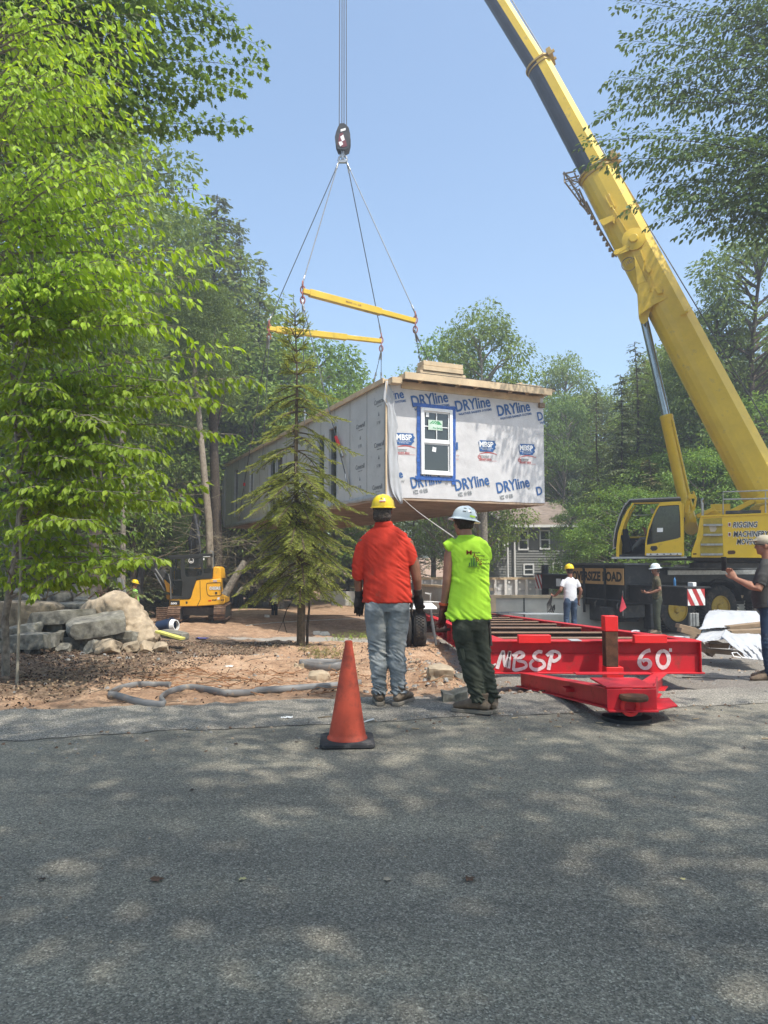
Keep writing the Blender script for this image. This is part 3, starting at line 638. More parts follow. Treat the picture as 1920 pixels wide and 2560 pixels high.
def logo(X, Y, full=True):
    a = ewp(X, Y); p = V((a[0], -.018, a[1])); U = V((.995, 0, .03)).normalized(); Vv = V((-.03, 0, .995)).normalized(); w_ = .50
    sh = [(.02, .0), (.44, .0), (.47, .05), (.53, .09), (.50, .14), (.55, .19), (.50, .26), (.51, .30), (.04, .30), (.02, .26), (-.01, .26)]
    b.prism(sh, lambda u, v, w2: p + U * u + Vv * v + V((0, -1, 0)) * w2, 0, .004, 0)
    b.text('MBSP', p + U * .015 + Vv * .115, U, Vv, width=.44, h=.155, bold=.035, mi=3, lift=.0055)
    b.text('MODULAR BUILDING SYSTEMS', p + U * .03 + Vv * .075, U, Vv, width=.40, h=.025, mi=3, lift=.0055); b.text('OF PENNSYLVANIA', p + U * .09 + Vv * .035, U, Vv, width=.28, h=.025, mi=3, lift=.0055)
    arc = [V((.0 + .56 * t, 0, -.08 + .045 * math.sin(math.pi * t))) for t in [k / 12 for k in range(13)]]
    for i in range(12):
        th = .012 + .014 * math.sin(math.pi * (i + .5) / 12); q0 = p + U * arc[i].x + Vv * arc[i].z; q1 = p + U * arc[i + 1].x + Vv * arc[i + 1].z
        b.add([q0, q1, q1 + Vv * th, q0 + Vv * th], [(0, 1, 2, 3)], 1)
    b.text('MODULAR BUILDINGS AND', p + U * .05 - Vv * .135, U, Vv, width=.26, h=.03, bold=.01, mi=2); b.text('BUILDING SYSTEMS', p + U * .05 - Vv * .175, U, Vv, width=.24, h=.028, bold=.01, mi=2)
    b.text('800-837-4552', p + U * .0 - Vv * .235, U, Vv, width=.38, h=.05, bold=.02, mi=1); b.add([p - Vv * .255 - U * .02, p - Vv * .255 + U * .54, p - Vv * .248 + U * .54, p - Vv * .248 - U * .02], [(0, 1, 2, 3)], 1)
    if X > 1200:
        b.ring([(.05, 0), (.05, .003), (.036, .003), (.036, 0)], p + U * .0 - Vv * .15, (0, -1, 0), 20, 1, closed=True)
        b.text('M', p + U * -.02 - Vv * .17, U, Vv, width=.04, mi=1)
logo(870, 445); logo(1272, 478); logo(1466, 494)
x_, z_ = ewp(1150, 470); b.bx(x_ + .06, x_ + .12, -.031, -.027, z_ - .0, z_ + .2, 0); b.bx(x_ + .06, x_ + .16, -.031, -.027, z_ - .15, z_ - .143, 1); b.bx(x_ + .06, x_ + .14, -.031, -.027, z_ - .25, z_ - .243, 1)
b.build('wrap_logo', [blue, rtext, gtext, white], hm)
# printing on the grey boards (screen reads left to right = -y)
b = mod()
for X, Y, in ((597, 300), (676, 375), (763, 260), (763, 465), (674, 570), (755, 668), (600, 480)):
    y_, z_ = FM.yz(z1x(X), z1y(Y), -.002)
    if any(o_[0] - .7 < y_ < o_[1] + .1 for o_ in ops): continue
    b.text('Coverall', (-.002, y_, z_), (0, -1, .0), (0, 0, 1), width=.62, h=.13, bold=.02); b.text('weather barrier', (-.002, y_ - .18, z_ - .07), (0, -1, 0), (0, 0, 1), width=.3, h=.03)
    b.add([(-.006, y_ - .25, z_ - .32), (-.006, y_ - .35, z_ - .32), (-.006, y_ - .30, z_ - .20)], [(0, 1, 2)], 0); b.text('F / W', (-.002, y_ - .18, z_ - .55), (0, -1, 0), (0, 0, 1), width=.22, h=.1)
b.build('board_lettering', gtext, lw)
# ================================================================ RIGGING
hookY = 27.85
def Pm(px, py, Y): return P(px, py, Y)
hb = P(857, 350, hookY)
hk = thing('hook_block', hb, 'black crane hook block with a red and white chevron plate on its side', 'hook block')
b = MB(); s_ = hookY / FPX
def hbp(u, v, w_): return hb + V((u * s_, w_, -v * s_))
out = [(-7, -37), (4, -38), (10, -33), (16, -26), (20, -8), (20, 12), (16, 30), (8, 34), (-2, 33), (-12, 32), (-18, 18), (-20, 0), (-17, -14), (-12, -28)]
b.prism(out, hbp, -.20, -.15); b.prism(out, hbp, .15, .20); b.build('side_plate', blk, hk, bevel=.012)
b = MB()
for yy in (-.09, 0, .09): b.ring([(.10, -.035), (.255, -.035), (.235, 0), (.255, .035), (.10, .035)], hb + V((0, yy, .13)), (0, 1, 0), 24)
b.build('sheave', dgrey, hk)
b = MB(); b.prism([(-5, -20), (8, -24), (8, -18), (-5, -14)], hbp, -.215, -.203, 0); b.prism([(-8, -8), (0, -12), (8, 8), (12, 24), (2, 28), (-12, 20)], hbp, -.215, -.203, 1)
b.prism([(-6, 0), (2, -6), (6, 8), (-1, 12)], hbp, -.222, -.216, 0); b.prism([(-10, 14), (-2, 12), (2, 20), (-6, 26)], hbp, -.222, -.216, 2); b.build('chevron_plate', [white, mat('chevron_red', (.16, .02, .03), .6), white], hk)
b = MB(); b.tube([hbp(0, 30, 0), hbp(0, 42, 0), hbp(0, 54, 0)], .06, 10); b.tube([hbp(-1, 38, 0), hbp(-9, 47, 0), hbp(-11, 54, 0), hbp(-8, 60, 0)], .045, 8); b.tube([hbp(1, 38, 0), hbp(9, 47, 0), hbp(11, 54, 0), hbp(8, 60, 0)], .045, 8)
b.bx(hb.x - 11 * s_, hb.x + 11 * s_, hb.y - .05, hb.y + .05, hb.z - 62 * s_, hb.z - 54 * s_); b.build('hook', steel, hk, bevel=.01)
# hoist ropes
tipP = P(890, -560, hookY)
for i, (dx, lab) in enumerate(((-9, 'leftmost hoist rope running from the hook block up out of the picture'), (-2.5, 'hoist rope second from the left above the hook block'), (3, 'hoist rope third from the left above the hook block'), (9, 'rightmost hoist rope running from the hook block up out of the picture'))):
    b = MB(); a = hbp(dx, -30, -.1 + .07 * i); e = V((a.x + (-.01 - .02 * i), a.y, tipP.z)); b.tube([a, e], .017, 6)
    tag(b.build('hoist_rope', rope, at=a), lab, 'rope', 'hoist ropes above the hook block')
# spreader bars
def chainlinks(B, p, q, n, r=.075, mi=0):
    for k in range(n):
        c = V(p).lerp(V(q), (k + .5) / n); L = (V(q) - V(p)).length / n * .75; t = (V(q) - V(p)).normalized(); s2 = (V((1, 0, 0)) if k % 2 else V((0, 1, 0)))
        pts = [c + t * math.cos(a) * L + s2 * math.sin(a) * r for a in [2 * math.pi * j / 10 for j in range(11)]]; B.tube(pts, .022, 6, mi, cap=False)
bars = [((757, 728, 24.0), (1038, 803, 25.74), 'larger yellow spreader bar tilted under the hook, nearer of the two', .20), ((673, 822, 28.0), (953, 853, 29.7), 'lower yellow spreader bar behind the top of the spruce', .20)]
shk = mat('shackle_pink_red', (.42, .14, .10), .5, metal=.3)
ends = []
for (A_, B_, lab, sz) in bars:
    a = P(*A_); c = P(*B_); t = (c - a); m_ = a.lerp(c, .5)
    sb = thing('spreader_bar', m_, lab, 'spreader bar', 'yellow spreader bars')
    q = MB(); q.bar(a.lerp(c, .0), a.lerp(c, .06), sz * .8, sz * .8); q.bar(a.lerp(c, .055), a.lerp(c, .68), sz, sz * 1.15); q.bar(a.lerp(c, .68), a.lerp(c, 1), sz * .8, sz * .85); q.build('bar_tube', crane_f, sb, bevel=.012)
    q = MB()
    for f_ in (.60, .76, .82, .88): p_ = a.lerp(c, f_); q.ring([(0, 0), (.022, 0), (.022, .01), (0, .01)], p_ + V((-.03, -sz * .53 if f_ < .68 else -sz * .43, .01)), (.27, -.96, 0), 10)
    q.build('pin_hole', blk, sb)
    if sz and 'larger' in lab:
        u_ = t.normalized(); v_ = V((0, 0, 1)) - u_ * u_.z; v_.normalize(); q = MB(); q.text('MAX :::::: LB', a.lerp(c, .36) - v_ * .03 + u_.cross(v_) * (sz * .5), u_, v_, width=.55, h=.06, bold=.01, lift=.006); q.build('bar_lettering', mat('print_brown', (.25, .10, .05), .6), sb)
    q = MB()
    for e_ in (a, c): chainlinks(q, e_ + V((0, -.02, .30)), e_ + V((0, -.02, -.40)), 4)
    q.build('shackle', shk, sb); ends.append((a, c))
LH = hbp(-12, 64, 0); RH = hbp(12, 64, 0)
def sling(name, pts, lab, cat, grp, r=.018, extra=None):
    rt = thing(name, pts[0], lab, cat, grp); q = MB(); q.tube(pts, r, 6); q.build('rope', rope, rt)
    q = MB()
    for e_, t_ in ((pts[0], pts[1]), (pts[-1], pts[-2])):
        d_ = (V(t_) - V(e_)).normalized(); q.tube([V(e_), V(e_) + d_ * .35], .032, 8); chainlinks(q, V(e_) + d_ * -.08, V(e_) + d_ * .14, 1, .06)
    if extra: a_, b_ = extra; q.tube([a_, a_.lerp(b_, .5)], .05, 8, 1); q.tube([a_.lerp(b_, .5), b_], .035, 8)
    q.build('end_fitting', [steel, redb], rt); return rt
(aL, aR), (bL, bR) = ends
up = V((0, 0, .30))
for s0, e_, lab in ((LH, bL, 'cable from the hook to the left end of the lower spreader bar'), (LH, aL, 'thin cable from the hook to the left end of the larger spreader bar'), (RH, bR, 'cable from the hook to the right end of the lower spreader bar'), (RH, aR, 'outer right cable from the hook to the right end of the larger spreader bar')):
    sling('lifting_cable', [s0, e_ + up], lab, 'cable', 'cables between hook and spreader bars')
dn = V((0, 0, -.42))
def onl(px, py, x0=-.10): p = FM.hit(px, py, 0, x0); return FM.M @ p
FMw = lambda x, y, z: FM.M @ V((x, y, z))
tb0 = onl(840, 1092); tb1 = onl(857, 1142); e1 = FMw(-.12, 3.2, .02)
sling('strap_cable', [aL + dn, onl(838, 1085), onl(862, 1180), onl(868, 1212)], 'sling with red turnbuckle running down the grey wall near the spruce', 'sling', 'slings round the house section', .016, (tb0, tb1))
sling('strap_cable', [aL + dn, FMw(-.1, 6.2, H_ + .05)], 'sling dropping straight behind the tip of the spruce', 'sling', 'slings round the house section', .014)
sling('strap_cable', [bL + dn, onl(658, 1120), onl(656, 1165)], 'sling reaching the roof edge left of the spruce', 'sling', 'slings round the house section', .014)
k0 = onl(611, 1207); k1 = onl(610, 1222)
sling('strap_cable', [bL + dn + V((-.05, 0, 0)), onl(624, 1130), k0, onl(598, 1296)], 'dark sling slanting down the far grey wall to its bottom edge', 'sling', 'slings round the house section', .020, (k0, k1))
for e_, yy, lab in ((bR, 8.2, 'short sling slanting left from the right end of the lower spreader bar'), (bR, 9.8, 'short upright sling under the right end of the lower spreader bar'), (aR, 5.4, 'left of the two slings under the right end of the larger spreader bar'), (aR, 3.6, 'right of the two slings under the right end of the larger spreader bar')):
    x_ = W_ + .08; p_ = FMw(x_, yy, H_ * .9)
    if 'lower' in lab: p_ = P(935 if 'slanting' in lab else 953, 952, 29.9)
    else: p_ = P(1053 if 'left of' in lab else 1078, 915, 26.6)
    sling('strap_cable', [e_ + dn, p_], lab, 'sling', 'slings round the house section', .013)
# tag line from the corner of the house down to the man in lime
a = FMw(.42, -.05, -.03); e_ = P(1137, 1345, 6.35)
rt = MB(); rt.tube([a.lerp(e_, k / 14) + V((0, 0, -.03 * math.sin(math.pi * k / 14))) for k in range(15)], .007, 6)
tag(rt.build('tag_line', mat('pale_rope', (.5, .47, .42), .8), at=a), 'thin pale rope slanting from under the house section to the man in lime', 'rope')
# ================================================================ MOBILE CRANE
def ringprism(B, outer, inner, f, a, b_, mi=0):
    n = len(outer); vs = [f(*p, a) for p in outer] + [f(*p, a) for p in inner] + [f(*p, b_) for p in outer] + [f(*p, b_) for p in inner]
    fs = []
    for i in range(n):
        j = (i + 1) % n
        fs += [(i, j, n + j, n + i), (2 * n + i, 3 * n + i, 3 * n + j, 2 * n + j), (i, 2 * n + i, 2 * n + j, j), (n + i, n + j, 3 * n + j, 3 * n + i)]
    B.add(vs, fs, mi)
def zz(s, ox, oy): return lambda X, Y: (ox + X / s, oy + Y / s)
z9 = zz(2.765, 1320, 1200); z10 = zz(6.9125, 1520, 1220); z12 = zz(5.53, 1500, 560); z3 = zz(2.242, 1180, 0); z2 = zz(7.136, 380, 1260); z6 = zz(2.074, 1000, 1480)
GC = -.88
FC = Fr((7.14, 22.0, 0), R(20))
cr = thing('mobile_crane', (9, 22.5, GC), 'big yellow and black telescopic truck crane lifting the house section, boom rising across the sky', 'crane')
def cb(): return MB(FC.M)
b = cb(); b.bx(0, 12.5, .35, 2.45, -.10, 1.0); b.bx(0, .9, 0, 2.75, .0, 1.16); b.bx(.9, 12.5, .05, 2.7, .62, 1.02); ch = b.build('chassis', blk, cr, bevel=.01)
b = cb(); b.bx(-.12, 1.6, -.12, 2.85, 1.16, 1.22); b.bx(1.6, 12.5, -.05, 2.8, 1.02, 1.08); b.build('deck', mat('deck_plate', (.13, .14, .14), .45, metal=.4, var=.2, bump=.3, bs=30), cr, bevel=.006)
b = cb(); b.bx(1.5, 12.5, -.10, -.055, .86, 1.0); b.bx(1.7, 3.9, -.16, -.105, 1.10, 1.17); b.build('running_board', steel, cr, bevel=.006)
b = cb(); b.bx(.05, .8, .12, 1.1, -.42, -.02); b.bx(-.18, .0, .5, 1.0, -.5, -.12); b.bx(.2, 1.2, .9, 2.1, -.60, -.10); b.bx(.9, 1.15, .0, .34, -.75, .5); b.bx(5.0, 5.6, .05, .8, -.4, .6)
b.build('underbody_box', dgrey, ch, bevel=.02)
b = cb()
for yy in (.25, 1.35, 2.35): b.tube([(-.03, yy, .05), (-.10, yy, -.02), (-.10, yy, -.16)], .025, 8)
b.tube([(-.06, .1, .10), (-.06, 2.65, .10)], .02, 8); b.build('pipework', dgrey, ch)
# oversize load sign on the end
sg = mat('sign_orange', (.52, .30, .11), .6, var=.08, dirt=(.35, .22, .1), da=.1)
yA, z1_ = FC.yz(*z9(660, 612), -.02); _, z0_ = FC.yz(*z9(660, 727), -.02); yB = FC.yz(*z9(300, 590), -.02)[0]; yB = min(yB, 2.70)
b = cb(); b.bx(-.03, -.005, yA, yB, z0_, z1_); sgo = b.build('warning_sign', sg, cr, bevel=.004); sgo['label'] = 'orange sign with black capitals on the carrier end'
b = cb(); wS = yB - yA; b.text('OVERSIZE LOAD', (-.032, yB - .06, z0_ + .09), (0, -1, 0), (0, 0, 1), width=wS - .13, h=(z1_ - z0_) * .62, bold=.045); b.build('sign_lettering', mat('sign_black', (.02, .02, .02), .6), sgo)
b = cb()
for X in (385, 530):
    yy = FC.yz(*z9(X, 640), -.06)[0]; b.bx(-.075, -.045, yy - .05, yy + .05, -.35, 1.05); b.ring([(.085, -.01), (.085, .01), (.045, .01), (.045, -.01)], (-.09, yy, 1.12), (1, 0, 0), 16, closed=True)
b.build('tie_down_strap', blk, cr, bevel=.006)
b = cb(); b.bx(-.02, -.005, .04, .20, .90, 1.02); b.build('white_marker', white, cr)
b = cb(); b.bx(1.0, 1.25, -.02, .04, .93, 1.05); b.build('number_plate', white, cr)
# outriggers
strw = mat('reflective_white', (.72, .72, .70), .4)
def stripes(B, f, w_, h_):       # red base with slanting white bands
    B.prism([(0, 0), (w_, 0), (w_, h_), (0, h_)], f, 0, .012, 0)
    for k in range(-1, 4):
        x0 = w_ * (k * .5); p = [(x0, h_), (x0 + w_ * .24, h_), (x0 + w_ * .24 + h_ * .55, 0), (x0 + h_ * .55, 0)]; q = []
        for i in range(4):        # clip to the board
            a, c = p[i], p[(i + 1) % 4]; q.append(a)
        # simple polygon clip left/right
        def clip(poly, cx, keep):
            out = []
            for i in range(len(poly)):
                a, c = poly[i], poly[(i + 1) % len(poly)]; ia = keep(a[0]); ic = keep(c[0])
                if ia: out.append(a)
                if ia != ic: t = (cx - a[0]) / (c[0] - a[0]); out.append((cx, a[1] + (c[1] - a[1]) * t))
            return out
        p = clip(p, 0, lambda v: v >= 0)
        if len(p) > 2: p = clip(p, w_, lambda v: v <= w_)
        if len(p) > 2: B.prism(p, f, .012, .016, 1)
for side in (0, 1):
    b = cb()
    if side == 0: b.bx(.14, .76, -2.35, .0, .07, .55); b.bx(.08, .95, -2.38, .15, .55, .585)
    else: b.bx(.14, .76, 2.75, 5.2, .32, .80); b.bx(.08, .82, 2.6, 5.25, .80, .83)
    o = b.build('outrigger_beam', blk, cr, bevel=.012)
    b = MB(); 
    if side == 0: f = lambda u, v, w_: FC.M @ V((.16 + u, -2.352 - w_, .09 + v)); stripes(b, f, .58, .44)
    else: f = lambda u, v, w_: FC.M @ V((.138 - w_, 5.18 - u, .30 + v)); stripes(b, f, .42, .52)
    b.build('striped_plate', [mat('reflective_red', (.42, .03, .03), .5), strw], o)
    if side == 0:
        b = cb(); b.bx(.5, .62, -2.2, -2.0, .586, .70); b.build('junction_box', white, o, bevel=.01)
    else:
        b = cb(); zg = -.72; b.tube([(.42, 5.0, 1.15), (.42, 5.0, .2), (.42, 5.0, -.10)], .13, 14); b.tube([(.42, 5.0, -.1), (.42, 5.0, -.5)], .085, 12, 1); b.ring([(.16, -.62), (.34, -.62), (.34, -.55), (.16, -.5), (.1, -.4)], (.42, 5.0, 0), (0, 0, 1), 16); b.build('jack_leg', [blk, steel], o, bevel=.004)
        b = cb(); b.bx(.10, .135, 3.55, 3.8, .42, .68); b.bx(.10, .135, 3.1, 3.22, .52, .66); b.build('control_label', white, o)
# wheels
def wheel(cx, cz, r=.69, w_=.40, y=0.02):
    c = FC.M @ V((cx, y, cz)); ax = (FC.M.to_3x3() @ V((0, 1, 0)))
    b = MB(); pr = [(.36, .03), (.44, .0), (.58, -.01), (.655, .015), (.685, .06), (.69, .10), (.69, w_ - .1), (.66, w_ - .02), (.5, w_), (.36, w_)]
    b.ring([(q_[0] * r / .69, q_[1]) for q_ in pr], c, ax, 48, closed=True); t = b.build('wheel', rubber, cr)
    b = MB(); u = ax.orthogonal().normalized(); v_ = ax.cross(u)
    for k in range(44):
        a = 2 * math.pi * k / 44
        for sgn in (0, 1):
            a2 = a + sgn * .07; d = u * math.cos(a2) + v_ * math.sin(a2); tt = ax.cross(d); b.box(c + ax * (.09 + .2 * sgn) + d * (r + .006), (.035, .17, .03), R3=Matrix((tt, ax, d)).transposed())
    b.build('tyre_tread', rubber, t)
    b = MB(); b.ring([(.365, .05), (.362, .0), (.342, -.005), (.335, .03), (.32, .15), (.23, .20), (.17, .17), (.125, .17), (.12, .03), (.085, -.01), (0, -.02)], c, ax, 40); 
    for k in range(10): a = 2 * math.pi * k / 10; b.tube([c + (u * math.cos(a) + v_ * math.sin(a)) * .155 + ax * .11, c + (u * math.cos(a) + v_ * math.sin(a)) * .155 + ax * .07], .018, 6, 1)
    for k in range(10): a = 2 * math.pi * (k + .5) / 10; d = u * math.cos(a) + v_ * math.sin(a); b.ring([(0, 0), (.032, 0), (.032, .012), (0, .012)], c + d * .275 + ax * .165, ax, 10, 1)  # dark hand-hole discs, added to stand in for shading the dish lacks
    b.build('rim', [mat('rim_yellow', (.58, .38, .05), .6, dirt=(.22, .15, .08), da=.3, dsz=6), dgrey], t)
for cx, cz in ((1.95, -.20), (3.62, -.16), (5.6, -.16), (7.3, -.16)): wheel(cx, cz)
b = cb()
for cx in (3.62, 5.6, 7.3):
    pts = [(cx + .82 * math.cos(a), .23, -.1 + .82 * math.sin(a)) for a in [R(8 + 16.4 * k) for k in range(11)]]; b.tube(pts, [(.02, .26)] * 11, 4, ref=(0, 0, 1))
b.build('mudguard', blk, cr)
# things on the carrier
bt = FC.M @ V((.55, -1.45, .586)); b = MB(); b.ring([(.0, 0), (.035, .0), (.036, .16), (.028, .19), (.012, .21), (.014, .24), (.0, .24)], bt, (0, 0, 1), 14)
tag(b.build('water_bottle', mat('blue_plastic', (.06, .22, .45), .3), at=bt), 'small blue water bottle standing on the near outrigger beam', 'bottle')
fp = FC.hit(*z9(655, 900), 1, -.5); fw = FC.M @ fp
fg = thing('warning_flag', fw, 'small pinkish red flag hanging from a thin rod at the carrier corner', 'flag')
b = MB(); t_ = P(*z9(655, 765), fw.y); b.tube([P(*z9(657, 940), fw.y), t_], .012, 6); b.build('rod', steel, fg)
b = MB(); fl_ = [z9(655, 768), z9(650, 800), z9(666, 850), z9(681, 882), z9(660, 900), z9(640, 915), z9(632, 900), z9(645, 840)]
b.prism([(p_[0], p_[1]) for p_ in fl_], lambda u, v, w_: P(u, v, fw.y - .03 - w_ + .04 * math.sin(u * .5)), 0, .012); b.build('flag_cloth', mat('flag_red', (.75, .06, .09), .7), fg)
# ---- superstructure
FS = Fr((P(1533, 1395, 22.3).x, 22.3, 0), R(-22))
def sb_(): return MB(FS.M)
fS = lambda u, v, w_: FS.M @ V((*(lambda q: (q[0], w_, q[1]))(FS.xz(u, v, 0)),))
def fz(zf): return lambda u, v, w_: (lambda q: FS.M @ V((q[0], w_, q[1])))(FS.xz(*zf(u, v), 0))
F10 = fz(z10); F9 = fz(z9)
xr = lambda u, v, zf: FS.xz(*zf(u, v), 0)
# turntable
tcx = FS.M @ V((3.2, 1.5, 0)); b = MB(); b.ring([(0, 1.08), (1.1, 1.08), (1.1, 1.22), (.95, 1.25), (.95, 1.36), (0, 1.36)], (tcx.x, tcx.y, 0), (0, 0, 1), 40); b.build('turntable', dgrey, cr)
b = sb_(); b.bx(1.2, 7.0, .55, 2.6, 1.30, 1.42); b.build('slewing_platform', blk, cr, bevel=.01)
# cab
cabr = MB(); cabr.prism([(60, 1190), (1360, 1185), (1360, 1212), (60, 1225)], F10, 0, 1.15); cab = cabr.build('cab', mat('cab_floor_steel', (.5, .5, .48), .5), cr, bevel=.006); cab['label'] = 'yellow operator cab with its door slid open'
b = MB(); fr_o = [(140, 1190), (140, 1030), (168, 780), (240, 560), (330, 380), (430, 250)]; fr_i = [(192, 1190), (195, 1020), (222, 800), (300, 560), (370, 400), (450, 265)]
for w0, w1 in ((0, .06), (1.08, 1.14)): b.prism(fr_o + fr_i[::-1], F10, w0, w1)
b.prism([(430, 250), (1262, 232), (1262, 262), (450, 272)], F10, 0.061, .1); b.prism([(1250, 262), (1310, 262), (1318, 1190), (1262, 1190)], F10, .062, 1.14)
b.prism([(812, 272), (838, 272), (838, 1100), (812, 1100)], F10, 1.07, 1.12); b.prism([(195, 820), (1262, 800), (1262, 850), (195, 850)], F10, 1.09, 1.13, 0); b.build('cab_frame', crane_y, cab, bevel=.006)
b = MB(); b.prism([(195, 850), (1262, 850), (1262, 1185), (192, 1185)], F10, 1.095, 1.125); b.prism([(192, 1150), (700, 1140), (700, 1188), (192, 1188)], F10, .02, .3); b.build('cab_lower_panel', blk, cab)
b = MB(); b.prism([(400, 215), (1262, 178), (1262, 205), (410, 246)], F10, -.03, 1.18); b.build('cab_roof', mat('roof_black_trim', (.05, .045, .035), .5), cab, bevel=.01)
b = MB(); tp_ = [F10(95, 1050, 0), F10(95, 900, -.02), F10(130, 700, -.02), F10(200, 480, -.02), F10(280, 310, -.02), F10(375, 205, -.02), F10(700, 190, -.02), F10(1250, 165, -.02)]; b.tube(tp_, .022, 8, 1); b.tube([p_ + (FS.M.to_3x3() @ V((.0, .05, 0))) + V((.05, 0, -.03)) for p_ in tp_[:6]], .035, 8, 0)
b.tube([F10(80, 1050, -.02), F10(135, 1030, 0)], .015, 6, 1); b.tube([F10(290, 262, -.02), F10(330, 275, 0)], .015, 6, 1); b.tube([F10(200, 340, .6), F10(340, 200, .6), F10(420, 190, .6)], .012, 6, 0); b.build('guard_rail', [blk, steel], cab)
b = MB(); gl = [(100, 1050), (100, 880), (138, 690), (205, 480), (285, 310), (380, 215)]; vs = [F10(u, v, w_) for u, v in gl for w_ in (.03, 1.1)]; b.add(vs, [(2 * k, 2 * k + 1, 2 * k + 3, 2 * k + 2) for k in range(5)]); b.build('windscreen', glass('windscreen_glass', (.05, .06, .055), .25), cab)
b = MB(); ou = [(640, 1168), (645, 950), (690, 700), (765, 490), (835, 350), (905, 250), (1080, 240), (1262, 232), (1290, 500), (1302, 850), (1308, 1168)]
inn = [(672, 985), (675, 900), (712, 730), (785, 520), (845, 390), (890, 315), (1080, 300), (1228, 295), (1246, 500), (1255, 850), (1200, 875)]
ringprism(b, ou, inn, F10, -.07, -.012); door = b.build('cab_door', crane_y, cab, bevel=.005)
b = MB(); i2 = [(684, 968), (688, 900), (724, 730), (795, 525), (855, 395), (898, 325), (1080, 310), (1218, 305), (1232, 500), (1242, 835), (1195, 862)]; ringprism(b, inn, i2, F10, -.055, -.02); b.prism([(745, 1005), (840, 1000), (862, 1040), (835, 1080), (770, 1090), (730, 1050)], F10, -.078, -.069); b.build('door_seal', mat('black_seal', (.03, .025, .02), .5), door)
b = MB(); b.prism(i2, F10, -.04, -.034); b.build('door_glass', glass('tinted_door_glass', (.012, .016, .014), .72), door)
b = MB(); b.prism([(835, 840), (1000, 760), (1130, 660), (1225, 560), (1240, 830), (1195, 858), (835, 945)], F10, .02, .03); b.build('seat_side_panel', mat('olive_panel', (.22, .26, .04), .5), door)
b = MB(); b.prism([(850, 692), (950, 690), (950, 760), (850, 762)], F10, -.05, -.042); b.build('door_notice', white, door)
b = MB(); b.prism([(665, 1130), (1275, 1120), (1275, 1160), (665, 1170)], F10, -.078, -.071)
for k in range(5): X = 720 + k * 115; b.prism([(X, 1155), (X + 40, 1153), (X + 20, 1130)], F10, -.084, -.079, 1)
b.build('door_decal', [mat('decal_white', (.62, .60, .56), .5), blk], door)
b = MB(); b.prism([(710, 305), (775, 330), (785, 410), (720, 405)], F10, .9, .93); b.tube([F10(395, 440, 1.0), F10(680, 430, 1.0)], .012, 6); b.build('cab_mirror', white, cab)
b = sb_(); xs_, zs_ = xr(950, 1000, z10); b.bx(xs_ - .05, xs_ + .5, .35, .85, zs_ - .1, zs_ + .05); b.box((xs_ + .5, .6, zs_ + .42), (.12, .5, .9), R3=Matrix.Rotation(.15, 3, 'Y')); b.build('operator_seat', blackcloth, cab, bevel=.03)
b = sb_(); x_, z_ = xr(300, 1000, z10); b.box((x_, .65, z_ + .08), (.22, .7, .55), R3=Matrix.Rotation(-.2, 3, 'Y')); b.box((x_ - .02, .5, z_ + .42), (.16, .22, .2)); b.build('control_console', blackcloth, cab, bevel=.03)
# engine deck panel with ladder and lettering
b = MB(); pan = [(1130, 535), (1130, 500), (1165, 400), (1192, 250), (1900, 222), (1900, 540)]
b.prism(pan, F9, 0, .05); b.prism([(1192, 246), (1900, 218), (1900, 230), (1192, 258)], F9, -.03, 1.4); b.prism([(1130, 500), (1165, 400), (1192, 258), (1900, 230), (1900, 540), (1130, 535)], F9, .051, .9); ps = b.build('engine_housing', crane_y, cr, bevel=.008)
b = MB(); b.prism([(1212, 268), (1340, 262), (1352, 525), (1192, 525), (1192, 430), (1212, 390)], F9, -.008, -.002); b.build('ladder_recess', mat('crane_yellow_shaded', (.40, .29, .02), .5), ps)  # flat plate; the shade of a recess is put into its darker yellow
b = MB()
for Y_, x0_ in ((312, 1212), (380, 1212), (447, 1194), (515, 1194)): b.prism([(x0_, Y_ - 7), (1345, Y_ - 8), (1345, Y_ + 6), (x0_, Y_ + 7)], F9, -.07, -.009)
b.build('step', steel, ps, bevel=.004)
b = MB(); b.prism([(1250, 318), (1300, 316), (1304, 340), (1292, 358), (1262, 358)], F9, -.016, -.010); b.build('faded_sticker', mat('sticker_cream', (.50, .42, .30), .6), ps)
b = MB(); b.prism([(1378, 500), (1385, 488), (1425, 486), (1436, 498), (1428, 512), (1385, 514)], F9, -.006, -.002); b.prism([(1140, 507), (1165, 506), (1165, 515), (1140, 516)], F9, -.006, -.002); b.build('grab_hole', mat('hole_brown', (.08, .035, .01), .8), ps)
b = MB(); UXS = FS.M.to_3x3() @ V((1, 0, 0))
def lab9(t, X0, Y0, X1, hh, mi, lift, bold, grow=0): 
    a = xr(X0, Y0, z9); c = xr(X1, Y0, z9); b.text(t, FS.M @ V((a[0] - grow, 0, a[1] - grow)), UXS, (0, 0, 1), width=c[0] - a[0] + 2 * grow, h=hh + 2 * grow, mi=mi, lift=lift, bold=bold, shear=.22)
for (t, X0, Y0, X1) in (('RIGGING', 1417, 330, 1588), ('MACHINERY', 1420, 394, 1668), ('MOVING', 1443, 446, 1603)):
    lab9(t, X0 - 3, Y0 + 3, X1 - 3, .165, 1, .004, .035); lab9(t, X0 + 2, Y0 - 2, X1 + 2, .165, 1, .006, .035); lab9(t, X0, Y0, X1, .165, 0, .012, .02)
for Y0 in (318, 386): b.prism([(1386, Y0), (1400, Y0), (1400, Y0 - 20), (1386, Y0 - 20)], F9, -.02, -.016, 2); b.prism([(1383, Y0 + 3), (1403, Y0 + 3), (1403, Y0 - 23), (1383, Y0 - 23)], F9, -.014, -.010, 1)
b.build('company_lettering', [mat('lettering_black', (.02, .018, .018), .5), white, mat('lettering_maroon', (.2, .02, .02), .5)], ps)
